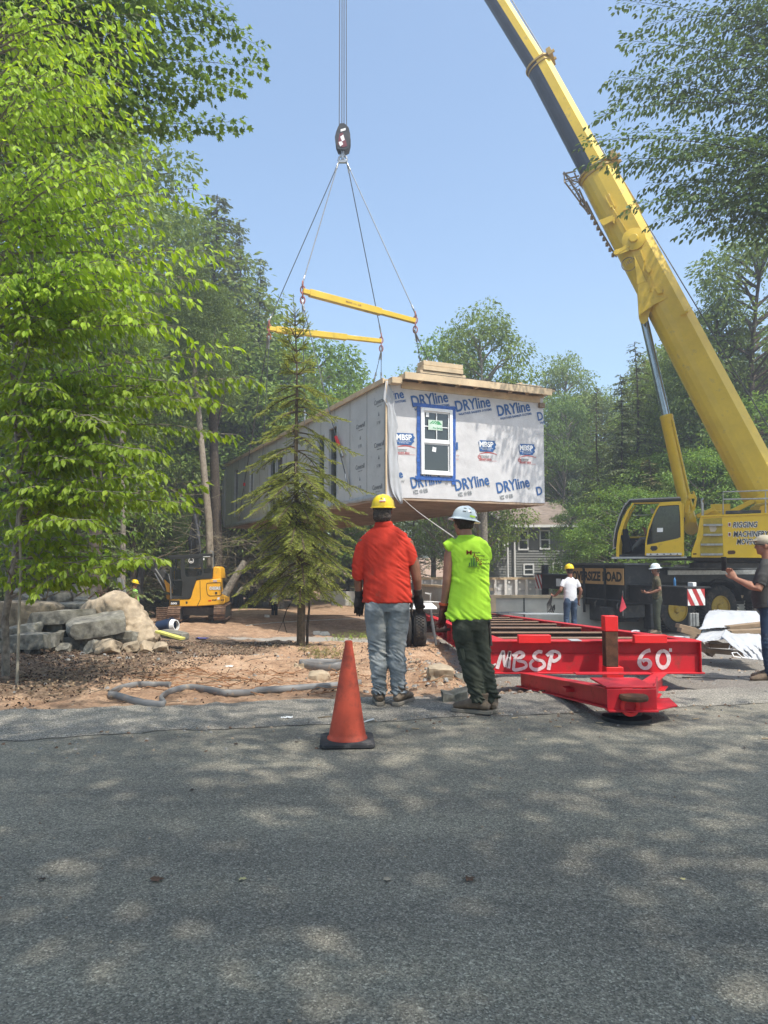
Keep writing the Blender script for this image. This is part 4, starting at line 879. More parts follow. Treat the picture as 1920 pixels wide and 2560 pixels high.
# rails
b = MB(); w_ = .12
for pts in (([1350, 235], [1350, 80], [1645, 70], [1645, 225]), ([1350, 132], [1645, 126]), ([1645, 70], [1900, 62]), ([1645, 126], [1900, 118])): b.tube([F9(*p_, w_) for p_ in pts], .022, 8)
b.tube([F9(1205, 245, .1), F9(1203, 190, .1), F9(1200, 140, .1), F9(1210, 125, .25), F9(1212, 150, .4), F9(1212, 240, .4)], .028, 8); b.bx; b.build('hand_rail', steel, cr)
b = MB(); b.prism([(1372, 210), (1615, 205), (1615, 226), (1372, 230)], F9, .15, .5); b.build('walkway_plate', dgrey, cr)
b = MB(); b.prism([(1275, 140), (1420, 138), (1422, 215), (1278, 205)], F9, 1.5, 1.56); b.prism([(1225, 215), (1290, 190), (1420, 190), (1420, 240), (1225, 240)], F9, 1.3, 2.1); b.bar(F9(1400, 215, 1.1), F9(1680, 75, 1.1), .12, .14); b.bar(F9(1170, 240, 1.1), F9(1300, 180, 1.1), .2, .12)
b.prism([(1560, 235), (1600, 120), (1660, 60), (1900, 20), (1900, 235)], F9, .95, 1.15); b.build('boom_mount', crane_y, cr, bevel=.01)
b = MB()
for k in range(5): b.tube([F9(1540 + 14 * k, 228, .8), F9(1560 + 14 * k, 180 - k * 3, .75), F9(1600 + 14 * k, 158 - 3 * k, .75), F9(1680 + 14 * k, 150, .8)], .03, 8)
b.build('hydraulic_hose', mat('hose_ochre', (.42, .30, .05), .5), cr)
# ---- boom
A0 = P(1925, 1262, 22.2); T0 = P(890, -560, hookY)
def depth_at(py):
    lo, hi = -.2, 1.3
    for _ in range(50):
        m_ = (lo + hi) / 2; p_ = A0.lerp(T0, m_); bb = (p_.z - CAMZ) / p_.y; ang = math.atan(bb) - PITCH; yy = 1280 - FPX * math.tan(ang)
        if yy > py: lo = m_
        else: hi = m_
    return A0.lerp(T0, lo).y
def BP(px, py): return P(px, py, depth_at(py))
base = BP(1916, 1245); c1 = BP(1489, 432); c2 = BP(1345, 165); tp = T0
lat = (FS.M.to_3x3() @ V((0, -1, 0))).normalized()
def section(B, a, c, ha, hc, wf, ma, mb, shell=None):
    t = (c - a).normalized(); l_ = (lat - t * lat.dot(t)).normalized(); u_ = V((0, 0, 1)); u_ = (u_ - t * u_.dot(t)).normalized()
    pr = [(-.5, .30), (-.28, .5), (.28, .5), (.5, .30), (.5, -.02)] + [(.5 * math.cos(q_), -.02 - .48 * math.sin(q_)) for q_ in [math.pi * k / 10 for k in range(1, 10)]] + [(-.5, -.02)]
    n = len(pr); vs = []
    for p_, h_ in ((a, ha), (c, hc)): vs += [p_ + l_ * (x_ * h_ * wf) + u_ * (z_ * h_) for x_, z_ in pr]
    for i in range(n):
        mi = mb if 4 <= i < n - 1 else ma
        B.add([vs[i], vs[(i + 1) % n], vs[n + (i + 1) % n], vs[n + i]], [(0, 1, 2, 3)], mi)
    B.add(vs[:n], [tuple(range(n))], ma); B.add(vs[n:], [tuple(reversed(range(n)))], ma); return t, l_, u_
WF = .82
b = MB(); tb, lb, ub = section(b, base, c1, 1.24, 1.16, WF, 0, 0); bs = b.build('boom_base', crane_f, cr, ang=28); bs['label'] = 'thick lowest section of the yellow boom'
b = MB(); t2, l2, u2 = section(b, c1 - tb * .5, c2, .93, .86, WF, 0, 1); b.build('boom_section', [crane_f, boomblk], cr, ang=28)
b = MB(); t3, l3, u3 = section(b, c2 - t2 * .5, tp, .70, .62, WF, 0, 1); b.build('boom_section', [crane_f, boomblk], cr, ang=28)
b = MB()
for (c_, t_, l_, u_, h_) in ((c1, tb, lb, ub, 1.16), (c2, t2, l2, u2, .86)):
    for dt, hh, th in ((0, h_ * 1.10, .07), (.16, h_ * 1.04, .05)):
        M4 = Matrix((l_, u_, t_)).transposed(); out_ = []; inn_ = []
        pr = [(-.5, .30), (-.28, .5), (.28, .5), (.5, .30), (.5, -.02)] + [(.5 * math.cos(q_), -.02 - .48 * math.sin(q_)) for q_ in [math.pi * k / 10 for k in range(1, 10)]] + [(-.5, -.02)]
        f = lambda u, v, w_, c_=c_, dt=dt: c_ + M4 @ V((u, v, w_ - dt))
        ringprism(b, [(x_ * hh * WF * 1.05, y_ * hh) for x_, y_ in pr], [(x_ * h_ * WF * .8, y_ * h_ * .8) for x_, y_ in pr], f, -th / 2, th / 2)
    b.box(c_ + u_ * h_ * .58, (h_ * .8, h_ * .18, .28), R3=M4); b.bar(c_ + u_ * h_ * .60 + l_ * .2, c_ + u_ * h_ * .78 + l_ * .2, .06, .10); b.bar(c_ + u_ * h_ * .60 - l_ * .2, c_ + u_ * h_ * .78 - l_ * .2, .06, .10)
b.build('boom_collar', mat('collar_tan', (.46, .31, .09), .5, dirt=(.25, .17, .08), da=.15), cr, bevel=.006)
Mb = Matrix((lb, ub, tb)).transposed()
LX = 1.2 * WF / 2
def plane_boom(px, py, off):       # ray against the plane parallel to the boom's near side
    o_ = V((0, 0, CAMZ)); d_ = ray(px, py); q_ = c1 + lb * off; t_ = (q_ - o_).dot(lb) / d_.dot(lb); return o_ + d_ * t_
def FB(zf, base_off): return lambda u, v, w_: plane_boom(*zf(u, v), base_off + w_)
G12 = FB(z12, LX); G3 = FB(z3, LX)
b = MB()
b.prism([(470, 430), (500, 520), (640, 790), (940, 1020), (740, 1120), (535, 1275), (515, 980)], FB(z12, 0), .02 + LX * .5, LX * .5 + .08)
b.prism([(470, 430), (640, 790), (515, 840)], G12, .0, .03); b.prism([(520, 835), (640, 790), (940, 1020), (740, 1120), (535, 1270)], G12, -.02, .02)
b.prism([(515, 980), (740, 1120), (660, 1240), (655, 1350), (610, 1385), (560, 1370), (535, 1300)], FB(z12, 0), -.35, -.25); b.prism([(535, 1270), (740, 1120), (680, 1240), (660, 1340), (610, 1385), (560, 1370)], FB(z12, 0), .25, .35)
b.build('cylinder_bracket', crane_f, cr, bevel=.008)
b = MB(); pc = G12(465, 215, .0); b.ring([(0, -.04), (.30, -.04), (.37, 0), (.37, .05), (.33, .06), (.15, .09), (.13, .16), (0, .16)], pc, lb, 30); b.bar(G12(400, 300, .06), G12(225, 400, .06), .12, .06, up=lb); b.ring([(0, 0), (.09, 0), (.09, .08), (0, .08)], G12(230, 400, .02), lb, 14); b.build('boom_sheave', crane_f, cr, bevel=.005)
b = MB()
b.prism([(625, 605), (665, 585), (715, 640), (665, 680)], G12, 0, .10); b.prism([(755, 880), (820, 850), (870, 945), (800, 965)], G12, 0, .12); b.prism([(1100, 1240), (1215, 1190), (1225, 1215), (1115, 1265)], G12, -.05, .10); b.bar(G12(1200, 1215, .02), G12(1250, 1170, -.1), .06, .08)
b.prism([(710, 1235), (790, 1205), (792, 1235), (735, 1265)], G3, 0, .1); b.prism([(760, 1225), (800, 1215), (800, 1255)], G3, 0, .06); b.prism([(810, 1400), (870, 1375), (880, 1405), (825, 1425)], G3, 0, .08)
for X0, Y0, X1, Y1 in ((765, 1085, 800, 1160), (745, 1100, 780, 1165), (780, 1150, 870, 1300), (560, 370, 610, 515), (845, 1180, 900, 1160)):
    zf = G3 if X1 < 905 and Y0 > 1000 else G12; b.bar(zf(X0, Y0, .03), zf(X1, Y1, .03), .04, .05, up=lb)
b.build('boom_fitting', crane_f, cr, bevel=.004)
b = MB(); b.tube([G12(610, 520, .02), G12(600, 640, .04), G12(690, 760, .05), G12(700, 880, .04), G12(680, 935, .03), G12(720, 930, .03)], .014, 6); b.tube([G12(820, 1240, -.15), G12(1030, 1590, -.15)], .03, 6); b.tube([G12(1045, 1620, -.15), G12(1330, 2150, -.15)], .03, 6); b.bar(G12(1020, 1560, -.1), G12(1085, 1540, -.1), .05, .05); b.build('boom_pipe', crane_f, cr)
b = MB()       # logo plate, crossed oval
b.ring([(.24, 0), (.24, .006), (.21, .006), (.21, 0)], G12(400, 555, .0) , lb, 20, closed=True)
b.text('BIGGE'[:0] + 'WO', G12(360, 590, .004), (G12(440, 530, 0) - G12(360, 590, 0)), (G12(385, 520, 0) - G12(400, 575, 0)), width=.26, h=.14, bold=.02); b.build('boom_emblem', mat('emblem_brown', (.16, .11, .04), .6), cr)
# lattice catwalk and hoses on the left flank, frame on the right
b = MB(); 
GL = FB(z3, -.1)
ladder = [((515, 965), (660, 1190)), ((520, 1020), (655, 1200)), ((575, 970), (590, 1010))]
for a_, c_ in ladder: b.bar(GL(*a_, 0), GL(*c_, 0), .05, .05)
for k in range(8): t_ = k / 7; b.bar(GL(515 + 130 * t_, 965 + 215 * t_, 0), GL(565 + 90 * t_, 1010 + 190 * t_, .3), .03, .03); b.bar(GL(520 + 130 * t_, 1020 + 170 * t_, 0), GL(600, 1000 + 20 * k, .3), .02, .02)
for a_, c_ in (((510, 975), (580, 960)), ((515, 1010), (600, 985)), ((515, 965), (520, 1025)), ((545, 1010), (600, 1020))): b.bar(GL(*a_, 0), GL(*c_, .2), .04, .04)
b.tube([GL(640, 1130, 0), GL(720, 1290, 0), GL(780, 1390, 0), GL(810, 1440, 0)], .03, 6); b.tube([GL(600, 1060, .1), GL(640, 1150, .1), GL(700, 1250, .1)], .035, 6)
for k in range(9): b.box(GL(655 + 17 * k, 1190 + 30 * k, .05), (.09, .09, .12))
b.build('boom_catwalk', mat('catwalk_brown', (.26, .18, .09), .6), cr)
b = MB(); GRt = FB(z3, 0)
for a_, c_ in (((770, 950), (905, 1130)), ((800, 945), (950, 1195)), ((905, 1130), (950, 1195)), ((800, 1010), (880, 1120)), ((770, 950), (800, 945)), ((905, 1130), (850, 1140))): b.bar(GRt(*a_, .1), GRt(*c_, .1), .10, .10)
b.bar(GRt(860, 1195, .25), GRt(900, 1165, .25), .08, .08); b.build('jib_bracket', mat('jib_tan', (.45, .32, .10), .5), cr, bevel=.006)
# hoist rope along the boom
b = MB(); b.tube([plane_boom(1270, -16, 0), plane_boom(1765, 806, 0), plane_boom(1990, 1185, 0)], .02, 6); b.build('boom_rope', rope, cr)
# luffing cylinder
e1_ = plane_boom(*z12(610, 1325), 0); e2_ = plane_boom(1666, 1042, 0); e3_ = plane_boom(1728, 1322, 0)
b = MB(); b.ring([(0, -.22), (.13, -.22), (.13, .22), (0, .22)], e1_, lb, 20); b.tube([e1_, e2_], .13, 24); b.build('cylinder_rod', chrome, cr)
b = MB(); dd = (e3_ - e2_).normalized(); b.tube([e2_ - dd * .04, e2_ + dd * .02, e2_ + dd * .05, e3_ - dd * .5, e3_], [.20, .215, .20, .20, .22], 28); b.tube([e2_ + dd * .2 + lb * .16 + ub * .16, e3_ - dd * .5 + lb * .16 + ub * .16], .03, 8); b.ring([(0, -.25), (.2, -.25), (.2, .25), (0, .25)], e3_, lb, 20); b.build('cylinder_barrel', crane_y, cr)
b = MB(); F10a = lambda u, v: F10(u, v, .55)
for k in range(3): b.tube([F10a(1330 + 20 * k, 400), F10a(1400 + 14 * k, 60 + 30 * k), F10a(1480, 30 + 30 * k), F10a(1530 - 8 * k, 150), F10a(1500 - 14 * k, 350), F10a(1390, 470)], .02, 8)
b.prism([(1380, 90), (1490, 80), (1500, 150), (1400, 170)], F10, .45, .7); b.build('cylinder_hose', crane_y, cr)
# outrigger mats
for (X0, Y0, X1, Y1, yy, lab) in ((1281, 1523, 1398, 1541, 25.2, 'flat orange crane mat on the ground under the far outrigger jack'),):
    a_ = P(X0, Y1, yy); c_ = P(X1, Y1, yy); t_ = P(X1, Y0 + 6, yy); mtt = thing('crane_mat', ((a_.x + c_.x) / 2, yy, a_.z), lab, 'crane mat')
    om = mat('mat_orange', (.45, .17, .09), .8, dirt=(.25, .14, .09), da=.2); b = MB(); b.bx(a_.x, c_.x - .55, yy, yy + 1.2, a_.z, t_.z); b.build('mat_board', om, mtt, bevel=.01); b = MB(); b.bx(c_.x - .545, c_.x + .5, yy - .1, yy + 1.1, a_.z - .03, t_.z + .04); b.build('mat_block', mat('mat_red', (.30, .05, .04), .8), mtt, bevel=.01)
    b = MB(); b.bx(c_.x - .9, c_.x - .7, yy - .006, yy + .0, a_.z + .08, a_.z + .16); b.build('lifting_hole', blk, mtt)
# ================================================================ RED TRAILER FRAME
TY = 8.4; zt = P(1500, 1600, TY).z; zb = P(1500, 1682, TY).z; xl = P(1226, 1600, TY).x; xrr = P(1745, 1600, TY).x; SL = -.05
tr = thing('transport_trailer', ((xl + xrr) / 2, TY, zb), 'long red steel beam trailer with white spray painted letters on its front beam', 'trailer')
b = MB(); fw_ = .095; ft = .016
b.bx(xl, xrr, TY - fw_, TY + fw_, zt - ft, zt); b.bx(xl, xrr + .03, TY - fw_, TY + fw_, zb, zb + ft); b.bx(xl, xrr, TY - .006, TY + .006, zb + ft, zt - ft); b.bx(xrr - .012, xrr, TY - fw_ + .01, TY - .007, zb + ft, zt - ft)
fb = b.build('front_beam', red, tr, bevel=.003)
b = MB(); b.bx(xl, xrr - .014, TY - .03, TY - .007, zb + .016, zb + .215); b.build('web_plate', red, fb, bevel=.002)
# side beams run back and down with the ground
TL = 17.5
for x_, lab in ((xl + .08, None), (xrr - .08, None)):
    b = MB(); e_ = TL; o_ = V((0, e_, SL * e_)); a_ = V((x_, TY + fw_ + .003, 0))
    b.bar(a_ + V((0, 0, zt - .008)), a_ + o_ + V((0, 0, zt - .008)), .17, .016); b.bar(a_ + V((0, 0, zb + .02)), a_ + o_ + V((0, 0, zb + .02)), .17, .016); b.bar(a_ + V((0, 0, (zt + zb) / 2)), a_ + o_ + V((0, 0, (zt + zb) / 2)), .012, zt - zb - .03)
    for k in range(16): y_ = TY + .6 + k * 1.05; b.bx(x_ - .07, x_ + .07, y_, y_ + .012, zb + .03 + SL * (y_ - TY), zt - .02 + SL * (y_ - TY))
    b.build('side_beam', red, tr)
for y_ in [TY + 1.0, TY + 2.5, TY + 4.3, TY + 6.1, TY + 7.8, TY + 9.6, TY + 11.5, TY + 13.5, TY + 15.5, TY + 17.2]:
    z_ = zt + SL * (y_ - TY) - .02; b = MB(); b.bx(xl + .18, xrr - .18, y_ - .05, y_ + .05, z_ - .014, z_, 1); b.bx(xl + .18, xrr - .18, y_ - .006, y_ + .006, z_ - .30, z_ - .0145, 0); b.build('cross_member', [rustdk, mat('lit_rust', (.30, .19, .13), .6)], tr)  # rusty top flange coloured lighter as a sunlit line, web kept dark
b = MB(); b.bx(xl + .18, xrr - .18, TY + .3, TY + 12, -.0, .004); 
b = MB()       # clamp plates on the top flange
for X0, X1 in ((612, 780), (1212, 1380)): a_ = P(*z6(X0, 265), TY - .2); c_ = P(*z6(X1, 222), TY - .2); b.bx(a_.x, c_.x, TY - .23, TY - .15, a_.z, c_.z)
b.build('clamp_plate', redb, tr, bevel=.006)
b = MB(); a_ = P(*z6(872, 258), TY); c_ = P(*z6(928, 246), TY); b.bx(a_.x, c_.x, TY - .13, TY + .05, zt + .001, zt + .008)
for X0, Y0, X1, Y1, yy in ((1395, 243, 1500, 238, 9.3), (1195, 213, 1240, 203, 10.4)):
    p0 = P(*z6(X0, Y0), yy); p1 = P(*z6(X1, Y1), yy + .1); b.tube([p0, p0.lerp(p1, .3) + V((0, .02, .012)), p0.lerp(p1, .6) + V((0, -.02, .012)), p1], [.01, .02, .018, .012], 6)
b.build('white_tape_scrap', plast, tr)
# post
pa = P(*z6(1070, 455), TY - .32); pb = P(*z6(1128, 125), TY - .32); pw = pb.x - pa.x; yp = TY - .32
H3 = pb.z - pa.z; b = MB(); b.bx(pa.x, pb.x, yp, yp + pw, pa.z + H3 * .20, pa.z + H3 * .755, 1); b.bx(pa.x - .004, pb.x + .004, yp - .004, yp + pw + .004, pa.z + H3 * .757, pb.z, 0); b.bx(pa.x + .0, pb.x + .05, yp - .012, yp + pw + .012, pa.z, pa.z + H3 * .198, 0); b.build('stake_post', [redb, rust], tr, bevel=.006)
# tongue
hz = .13; HX = (P(1572, 1740, 5.75)).x; HY = 5.75
b = MB(); lft = V((xl + .55, TY - .15, zb - .01)); rgt = V((xrr - .45, TY - .15, zb - .01))
hl = V((HX - .10, HY + .05, hz + .145)); hr = V((HX + .14, HY + .10, hz + .145))
for a_, e_ in ((V((xl + .36, TY + .1, zb - .012)), hl), (V((xrr - .38, TY + .1, zb - .012)), hr)):
    for dz_, w2, h2 in ((0, .13, .012), (-.15, .13, .012), (-.075, .012, .134)): b.bar(a_ + V((0, 0, dz_)), e_ + V((0, 0, dz_)), w2, h2)
tg = b.build('tongue', red, tr, bevel=.002)
b = MB(); b.bx(HX - .17, HX + .21, HY - .012, HY + .0, hz - .015, hz + .15); b.bx(HX - .17, HX + .21, HY, HY + .45, hz + .153, hz + .167); b.bar((HX - .17, HY + .0, hz - .012), (HX + .21, HY + .0, hz - .012), .10, .014)
b.bar((HX + .2, HY + .02, hz + .07), (HX + .42, HY + .55, hz + .09), .012, .14); b.prism([(HX + .21, HY), (HX + .44, HY + .18), (HX + .50, HY + .5), (HX + .25, HY + .45)], lambda u, v, w_: V((u, v, w_)), hz - .02, hz - .006); b.build('hitch_plate', red, tg, bevel=.003)
b = MB(); b.ring([(.0, 0), (.105, 0), (.11, .02), (.10, .04), (.0, .045)], (HX + .02, HY - .05, hz + .075), (0, 0, 1), 24, 1); b.ring([(.075, 0), (.075, .02), (.045, .02), (.045, 0)], (HX - .0, HY - .014, hz + .02), (0, -1, 0), 20, 0, closed=True); b.build('lunette_ring', [redb, rust], tg, bevel=.003)
b = MB(); b.ring([(0, -.005), (.19, -.005), (.19, .03), (.12, .05), (.12, hz - .014), (0, hz - .014)], (HX + .05, HY + .22, 0), (0, 0, 1), 28); b.build('landing_foot', blk, tr)
b = MB(); b.bx(xl + .8, xrr - .75, TY - .62, TY - .50, zb + .07, zb + .085); b.bx(HX - .25, HX + .35, HY + .95, HY + 1.1, zb + .08, zb + .11); b.build('tongue_brace', red, tr, bevel=.002)
# spray painted strokes
def stroke(B, pts, w0=.030, yy=None):
    yy = TY - .034 if yy is None else yy; q_ = [P(*z6(X, Y), yy) for X, Y in pts]; q2 = [q_[0]]
    n = len(q_)
    for i in range(n - 1):          # catmull-rom
        p0, p1, p2, p3 = q_[max(0, i - 1)], q_[i], q_[i + 1], q_[min(n - 1, i + 2)]
        for k in range(1, 7): t_ = k / 6; q2.append(.5 * ((2 * p1) + (p2 - p0) * t_ + (2 * p0 - 5 * p1 + 4 * p2 - p3) * t_ ** 2 + (3 * p1 - p0 - 3 * p2 + p3) * t_ ** 3))
    stroke.k = getattr(stroke, 'k', 0) + 1; lift = .0005 * (stroke.k % 6); vs = []; m_ = len(q2)
    for i, p_ in enumerate(q2):
        d_ = (q2[min(i + 1, m_ - 1)] - q2[max(i - 1, 0)]).normalized(); s2 = V((d_.z, 0, -d_.x)) * w0 / 2 * (1 + .12 * math.sin(i * .23 + stroke.k)); vs += [p_ + s2 + V((0, -lift, 0)), p_ - s2 + V((0, -lift, 0))]
    B.add(vs, [(2 * i, 2 * i + 1, 2 * i + 3, 2 * i + 2) for i in range(m_ - 1)])
spray = mat('white_spray_paint', (.72, .66, .66), .7, var=.12, vs=40, dirt=(.66, .25, .25), da=.05, dsz=30)
b = MB()
for s__ in ([(504, 398), (520, 340), (536, 308), (540, 360), (548, 388)], [(548, 388), (560, 340), (570, 308), (566, 360), (562, 396)], [(488, 372), (492, 380)],
            [(588, 402), (594, 350), (606, 318)], [(582, 330), (620, 312), (640, 328), (610, 352), (648, 366), (650, 390), (600, 404), (588, 396)],
            [(738, 312), (715, 310), (695, 330), (708, 350), (738, 358), (748, 382), (715, 402), (685, 396), (676, 372), (692, 352)],
            [(770, 404), (778, 360), (790, 316)], [(760, 330), (790, 308), (822, 316), (826, 340), (800, 358), (785, 350)],
            [(1298, 302), (1276, 308), (1258, 322), (1245, 344), (1241, 366), (1248, 384), (1262, 394), (1280, 394), (1294, 382), (1296, 366), (1286, 354), (1270, 352), (1256, 360)],
            [(1364 + 30 * math.cos(a), 348 + 43 * math.sin(a)) for a in [math.pi * 2 * k / 14 - 1.7 for k in range(15)]], [(1402, 292), (1402, 310)]): stroke(b, s__, .042 if s__[0][0] > 1200 and s__[0][0] < 1400 else .036)
for k, (p0, p1) in enumerate((((1300, 330), (1300, 336)),)): pass
b.build('spray_lettering', spray, fb)
# wheels of the trailer
def twheel(x, y, z, lab=None):
    b = MB(); b.ring([(.19, .02), (.24, 0), (.33, .02), (.36, .06), (.36, .20), (.33, .24), (.24, .26), (.19, .24)], (x - .13, y, z), (1, 0, 0), 36, closed=True)
    for k in range(40):
        a = 2 * math.pi * k / 40
        for j in range(4): b.box((x - .13 + .07 + .04 * j, y + .362 * math.cos(a + j * .08), z + .362 * math.sin(a + j * .08)), (.03, .03, .03), R3=Matrix.Rotation(a, 3, 'X'))
    t = b.build('wheel', rubber, tr); b = MB(); b.ring([(0, .05), (.10, .05), (.12, .09), (.19, .08), (.195, .03)], (x - .13, y, z), (1, 0, 0), 24); b.build('rim', rust, t)
for x_, y_ in ((xl - .52 + .0, 14.3), (xl - .80, 14.3), (xl - .52, 15.3), (xl - .80, 15.3)): twheel(x_, y_, gz(x_, y_) + .34)
b = MB(); [b.tube([(xl - .8, y_, gz(xl, y_) + .34), (xrr - .1, y_, gz(xl, y_) + .34)], .06, 10) for y_ in (14.3, 15.3)]; b.bar((xl - .25, 14.2, gz(xl, 14.3) + .45), (xl - .25, 15.5, gz(xl, 15.3) + .42), .12, .1); b.build('axle', rustdk, tr)
b = MB(); b.prism([(14.0 - 9, 0), (14.1 - 9, .03), (15.6 - 9, .03), (15.8 - 9, -.04), (15.8 - 9, -.06), (15.6 - 9, .01), (14.1 - 9, .01)], lambda u, v, w_: V((w_, u + 9, v + gz(0, 14.5) + .76)), xl - .98, xl - .2); b.build('mudguard', white, tr)
b = MB(); p0 = V((xl - .3, 13.4, gz(0, 13.4) + .05)); b.tube([(xl - .35, 13.5, gz(0, 13.5) + .72), (xl - .33, 13.3, gz(0, 13.3) + .45), (xl - .28, 13.1, gz(0, 13.1) + .10)], [.02, .03, .025], 8); b.build('air_hose', dgrey, tr)
# sheets lying on the trailer
sh = P(1280, 1530, 23); b = MB(); b.box((sh.x - .1, 22.2, zt + SL * 13.2 + .03), (1.1, 1.6, .02), R3=Matrix.Rotation(-.045, 3, 'X')); tag(b.build('sheet_panel', mat('dark_sheet', (.13, .14, .15), .5), at=(sh.x, 22.2, sh.z), bevel=.003), 'dark grey sheet panel lying across the far end of the red trailer', 'sheet')
b = MB(); b.box((sh.x + .30, 20.6, zt + SL * 11.6 + .03), (1.2, 1.4, .02), R3=Matrix.Rotation(-.045, 3, 'X') @ Matrix.Rotation(.15, 3, 'Z')); tag(b.build('sheet_panel', mat('light_sheet', (.34, .36, .37), .5), at=(sh.x + .3, 20.6, sh.z), bevel=.003), 'light grey sheet panel lying on the red trailer in front of a darker one', 'sheet')
# ================================================================ EXCAVATOR
EY = 28.0; FE = Fr((P(480, 1551, EY).x, EY, 0), R(6))
def fe(u, v, w_): q_ = FE.xz(*z2(u, v), 0); return FE.M @ V((q_[0], w_, q_[1]))
def F2(off=0): return lambda u, v, w_: fe(u, v, w_ + off)
gE = FE.xz(*z2(700, 2085), 0)[1]
ex = thing('excavator', FE.M @ V((0, .8, gE)), 'compact yellow tracked excavator with black cab at the edge of the woods', 'excavator')
trk = mat('muddy_track', (.23, .14, .09), .85, var=.3, vs=9, dirt=(.09, .075, .06), da=.2, bump=.3)
def track(x0, x1, y0, y1, zc, r):
    b = MB(); w_ = x1 - x0; L = y1 - y0; per = 2 * L + 2 * math.pi * r; n = 40
    for k in range(n):
        s_ = per * k / n
        if s_ < L: p_, a = V((0, y0 + s_, zc + r)), 0
        elif s_ < L + math.pi * r: th = (s_ - L) / r; p_, a = V((0, y1 + r * math.sin(th), zc + r * math.cos(th))), -th
        elif s_ < 2 * L + math.pi * r: p_, a = V((0, y1 - (s_ - L - math.pi * r), zc - r)), math.pi
        else: th = (s_ - 2 * L - math.pi * r) / r; p_, a = V((0, y0 - r * math.sin(th), zc - r * math.cos(th))), math.pi - th
        Rm = Matrix.Rotation(a, 3, 'X'); c_ = V(((x0 + x1) / 2, p_.y, p_.z)); b.box(c_, (w_, per / n * .82, .03), R3=Rm); b.box(c_ + Rm @ V((0, .02, .025)), (w_, .02, .03), R3=Rm)
        for sx in (-.05, .05): b.box(c_ + V((sx, 0, 0)) + Rm @ V((0, -.02, .02)), (.02, .02, .02), R3=Rm)
    b.bx(x0 + .03, x1 - .03, y0, y1, zc - r + .03, zc + r - .03, 1); b.M = FE.M; b.v = [FE.M @ q_ for q_ in b.v]
    return b.build('track', [trk, dgrey], ex)
def ex2(u, v): return FE.xz(*z2(u, v), 0)
xa, _ = ex2(300, 2000); xb_, _ = ex2(525, 2000); xc, _ = ex2(1118, 2000); xd, _ = ex2(1325, 2000)
zc_ = gE + .27; track(xa, xb_, -.1, 1.9, zc_, .25); track(xc, xd, -.1, 1.9, zc_ + .03, .25)
b = MB(FE.M); b.bx(xb_, xc, .3, 1.5, zc_ - .08, zc_ + .22); b.build('undercarriage', dgrey, ex, bevel=.02)
b = MB(FE.M); b.bx(xa - .48, xa - .02, .2, .5, zc_ - .28, zc_ + .2); 
for k in range(7): b.bx(xa - .50, xa - .02, .12, .2, zc_ - .26 + .075 * k, zc_ - .22 + .075 * k)
b.build('dozer_blade', trk, ex, bevel=.008)
b = MB()
b.prism([(310, 1835), (312, 1720), (680, 1690), (790, 1360), (860, 1345), (1230, 1330), (1250, 1640), (1300, 1650), (1305, 1760), (1270, 1795), (800, 1825)], F2(), 0, .5)
body = b.build('engine_cover', exc_y, ex, bevel=.03); b = MB(); b.prism([(330, 1700), (1300, 1660), (1300, 1780), (330, 1810)], F2(), .505, 1.75); b.prism([(1070, 1335), (1085, 1130), (1110, 1118), (1185, 1125), (1215, 1160), (1235, 1335)], F2(), .1, 1.6); b.prism([(165, 1630), (320, 1640), (320, 1760), (180, 1720)], F2(), .9, 1.4); b.prism([(230, 1205), (520, 1180), (520, 1330), (230, 1400)], F2(), 1.35, 1.7); b.prism([(650, 1150), (770, 1140), (720, 1290), (650, 1290)], F2(), 1.3, 1.6); b.build('counterweight', exc_y, ex, bevel=.03)
b = MB(); ringprism(b, [(968, 1500), (970, 1420), (1000, 1405), (1230, 1395), (1243, 1610), (1225, 1635), (1030, 1645), (985, 1610)], [(976, 1500), (978, 1426), (1004, 1413), (1222, 1404), (1235, 1606), (1218, 1627), (1034, 1637), (992, 1606)], F2(), -.012, -.004)
b.prism([(800, 1820), (860, 1700), (852, 1360), (860, 1360), (868, 1700), (812, 1822)], F2(), -.012, -.004); b.prism([(325, 1725), (495, 1720), (498, 1795), (325, 1803)], F2(), -.02, -.004); b.prism([(1125, 1570), (1165, 1568), (1165, 1605), (1125, 1607)], F2(), -.012, -.005); b.build('panel_line', blk, body)
b = MB(); UE = FE.M.to_3x3() @ V((1, 0, 0)); b.text('DEERE', fe(1028, 1532, 0), UE, (0, 0, 1), width=.41, h=.125, bold=.08, mi=1, lift=.006); b.text('DEERE', fe(1030, 1530, 0), UE, (0, 0, 1), width=.40, h=.115, bold=.03, mi=0, lift=.012); b.text('50G', fe(338, 1792, 0), UE, (0, 0, 1), width=.22, h=.08, bold=.05, lift=.022)
for X, wd in ((1075, 25), (1110, 40), (1230, 30), (1265, 20)): b.prism([(X, 1705), (X + wd, 1700), (X + wd, 1722), (X, 1726)], F2(), -.008, -.003, 1)
b.prism([(1165, 1670), (1205, 1665), (1205, 1705), (1165, 1708)], F2(), -.008, -.003, 0); b.prism([(1005, 1715), (1055, 1713), (1055, 1735), (1005, 1737)], F2(), -.008, -.003, 2); b.prism([(1090, 1355), (1160, 1352), (1160, 1390), (1090, 1392)], F2(), -.008, -.003, 3)
b.prism([(600, 1740), (640, 1738), (632, 1778), (605, 1780)], F2(), -.008, -.003, 1)
b.build('machine_decal', [white, blk, redb, mat('decal_pale', (.55, .42, .42), .6)], body)
cabm = mat('excavator_cab_black', (.028, .030, .028), .45)
b = MB()
ringprism(b, [(315, 1700), (322, 960), (350, 935), (555, 935), (560, 1330), (780, 1345), (700, 1660), (660, 1690)], [(350, 1640), (355, 1000), (360, 985), (515, 985), (518, 1345), (540, 1365), (535, 1620), (530, 1640)], F2(), -.02, .03)
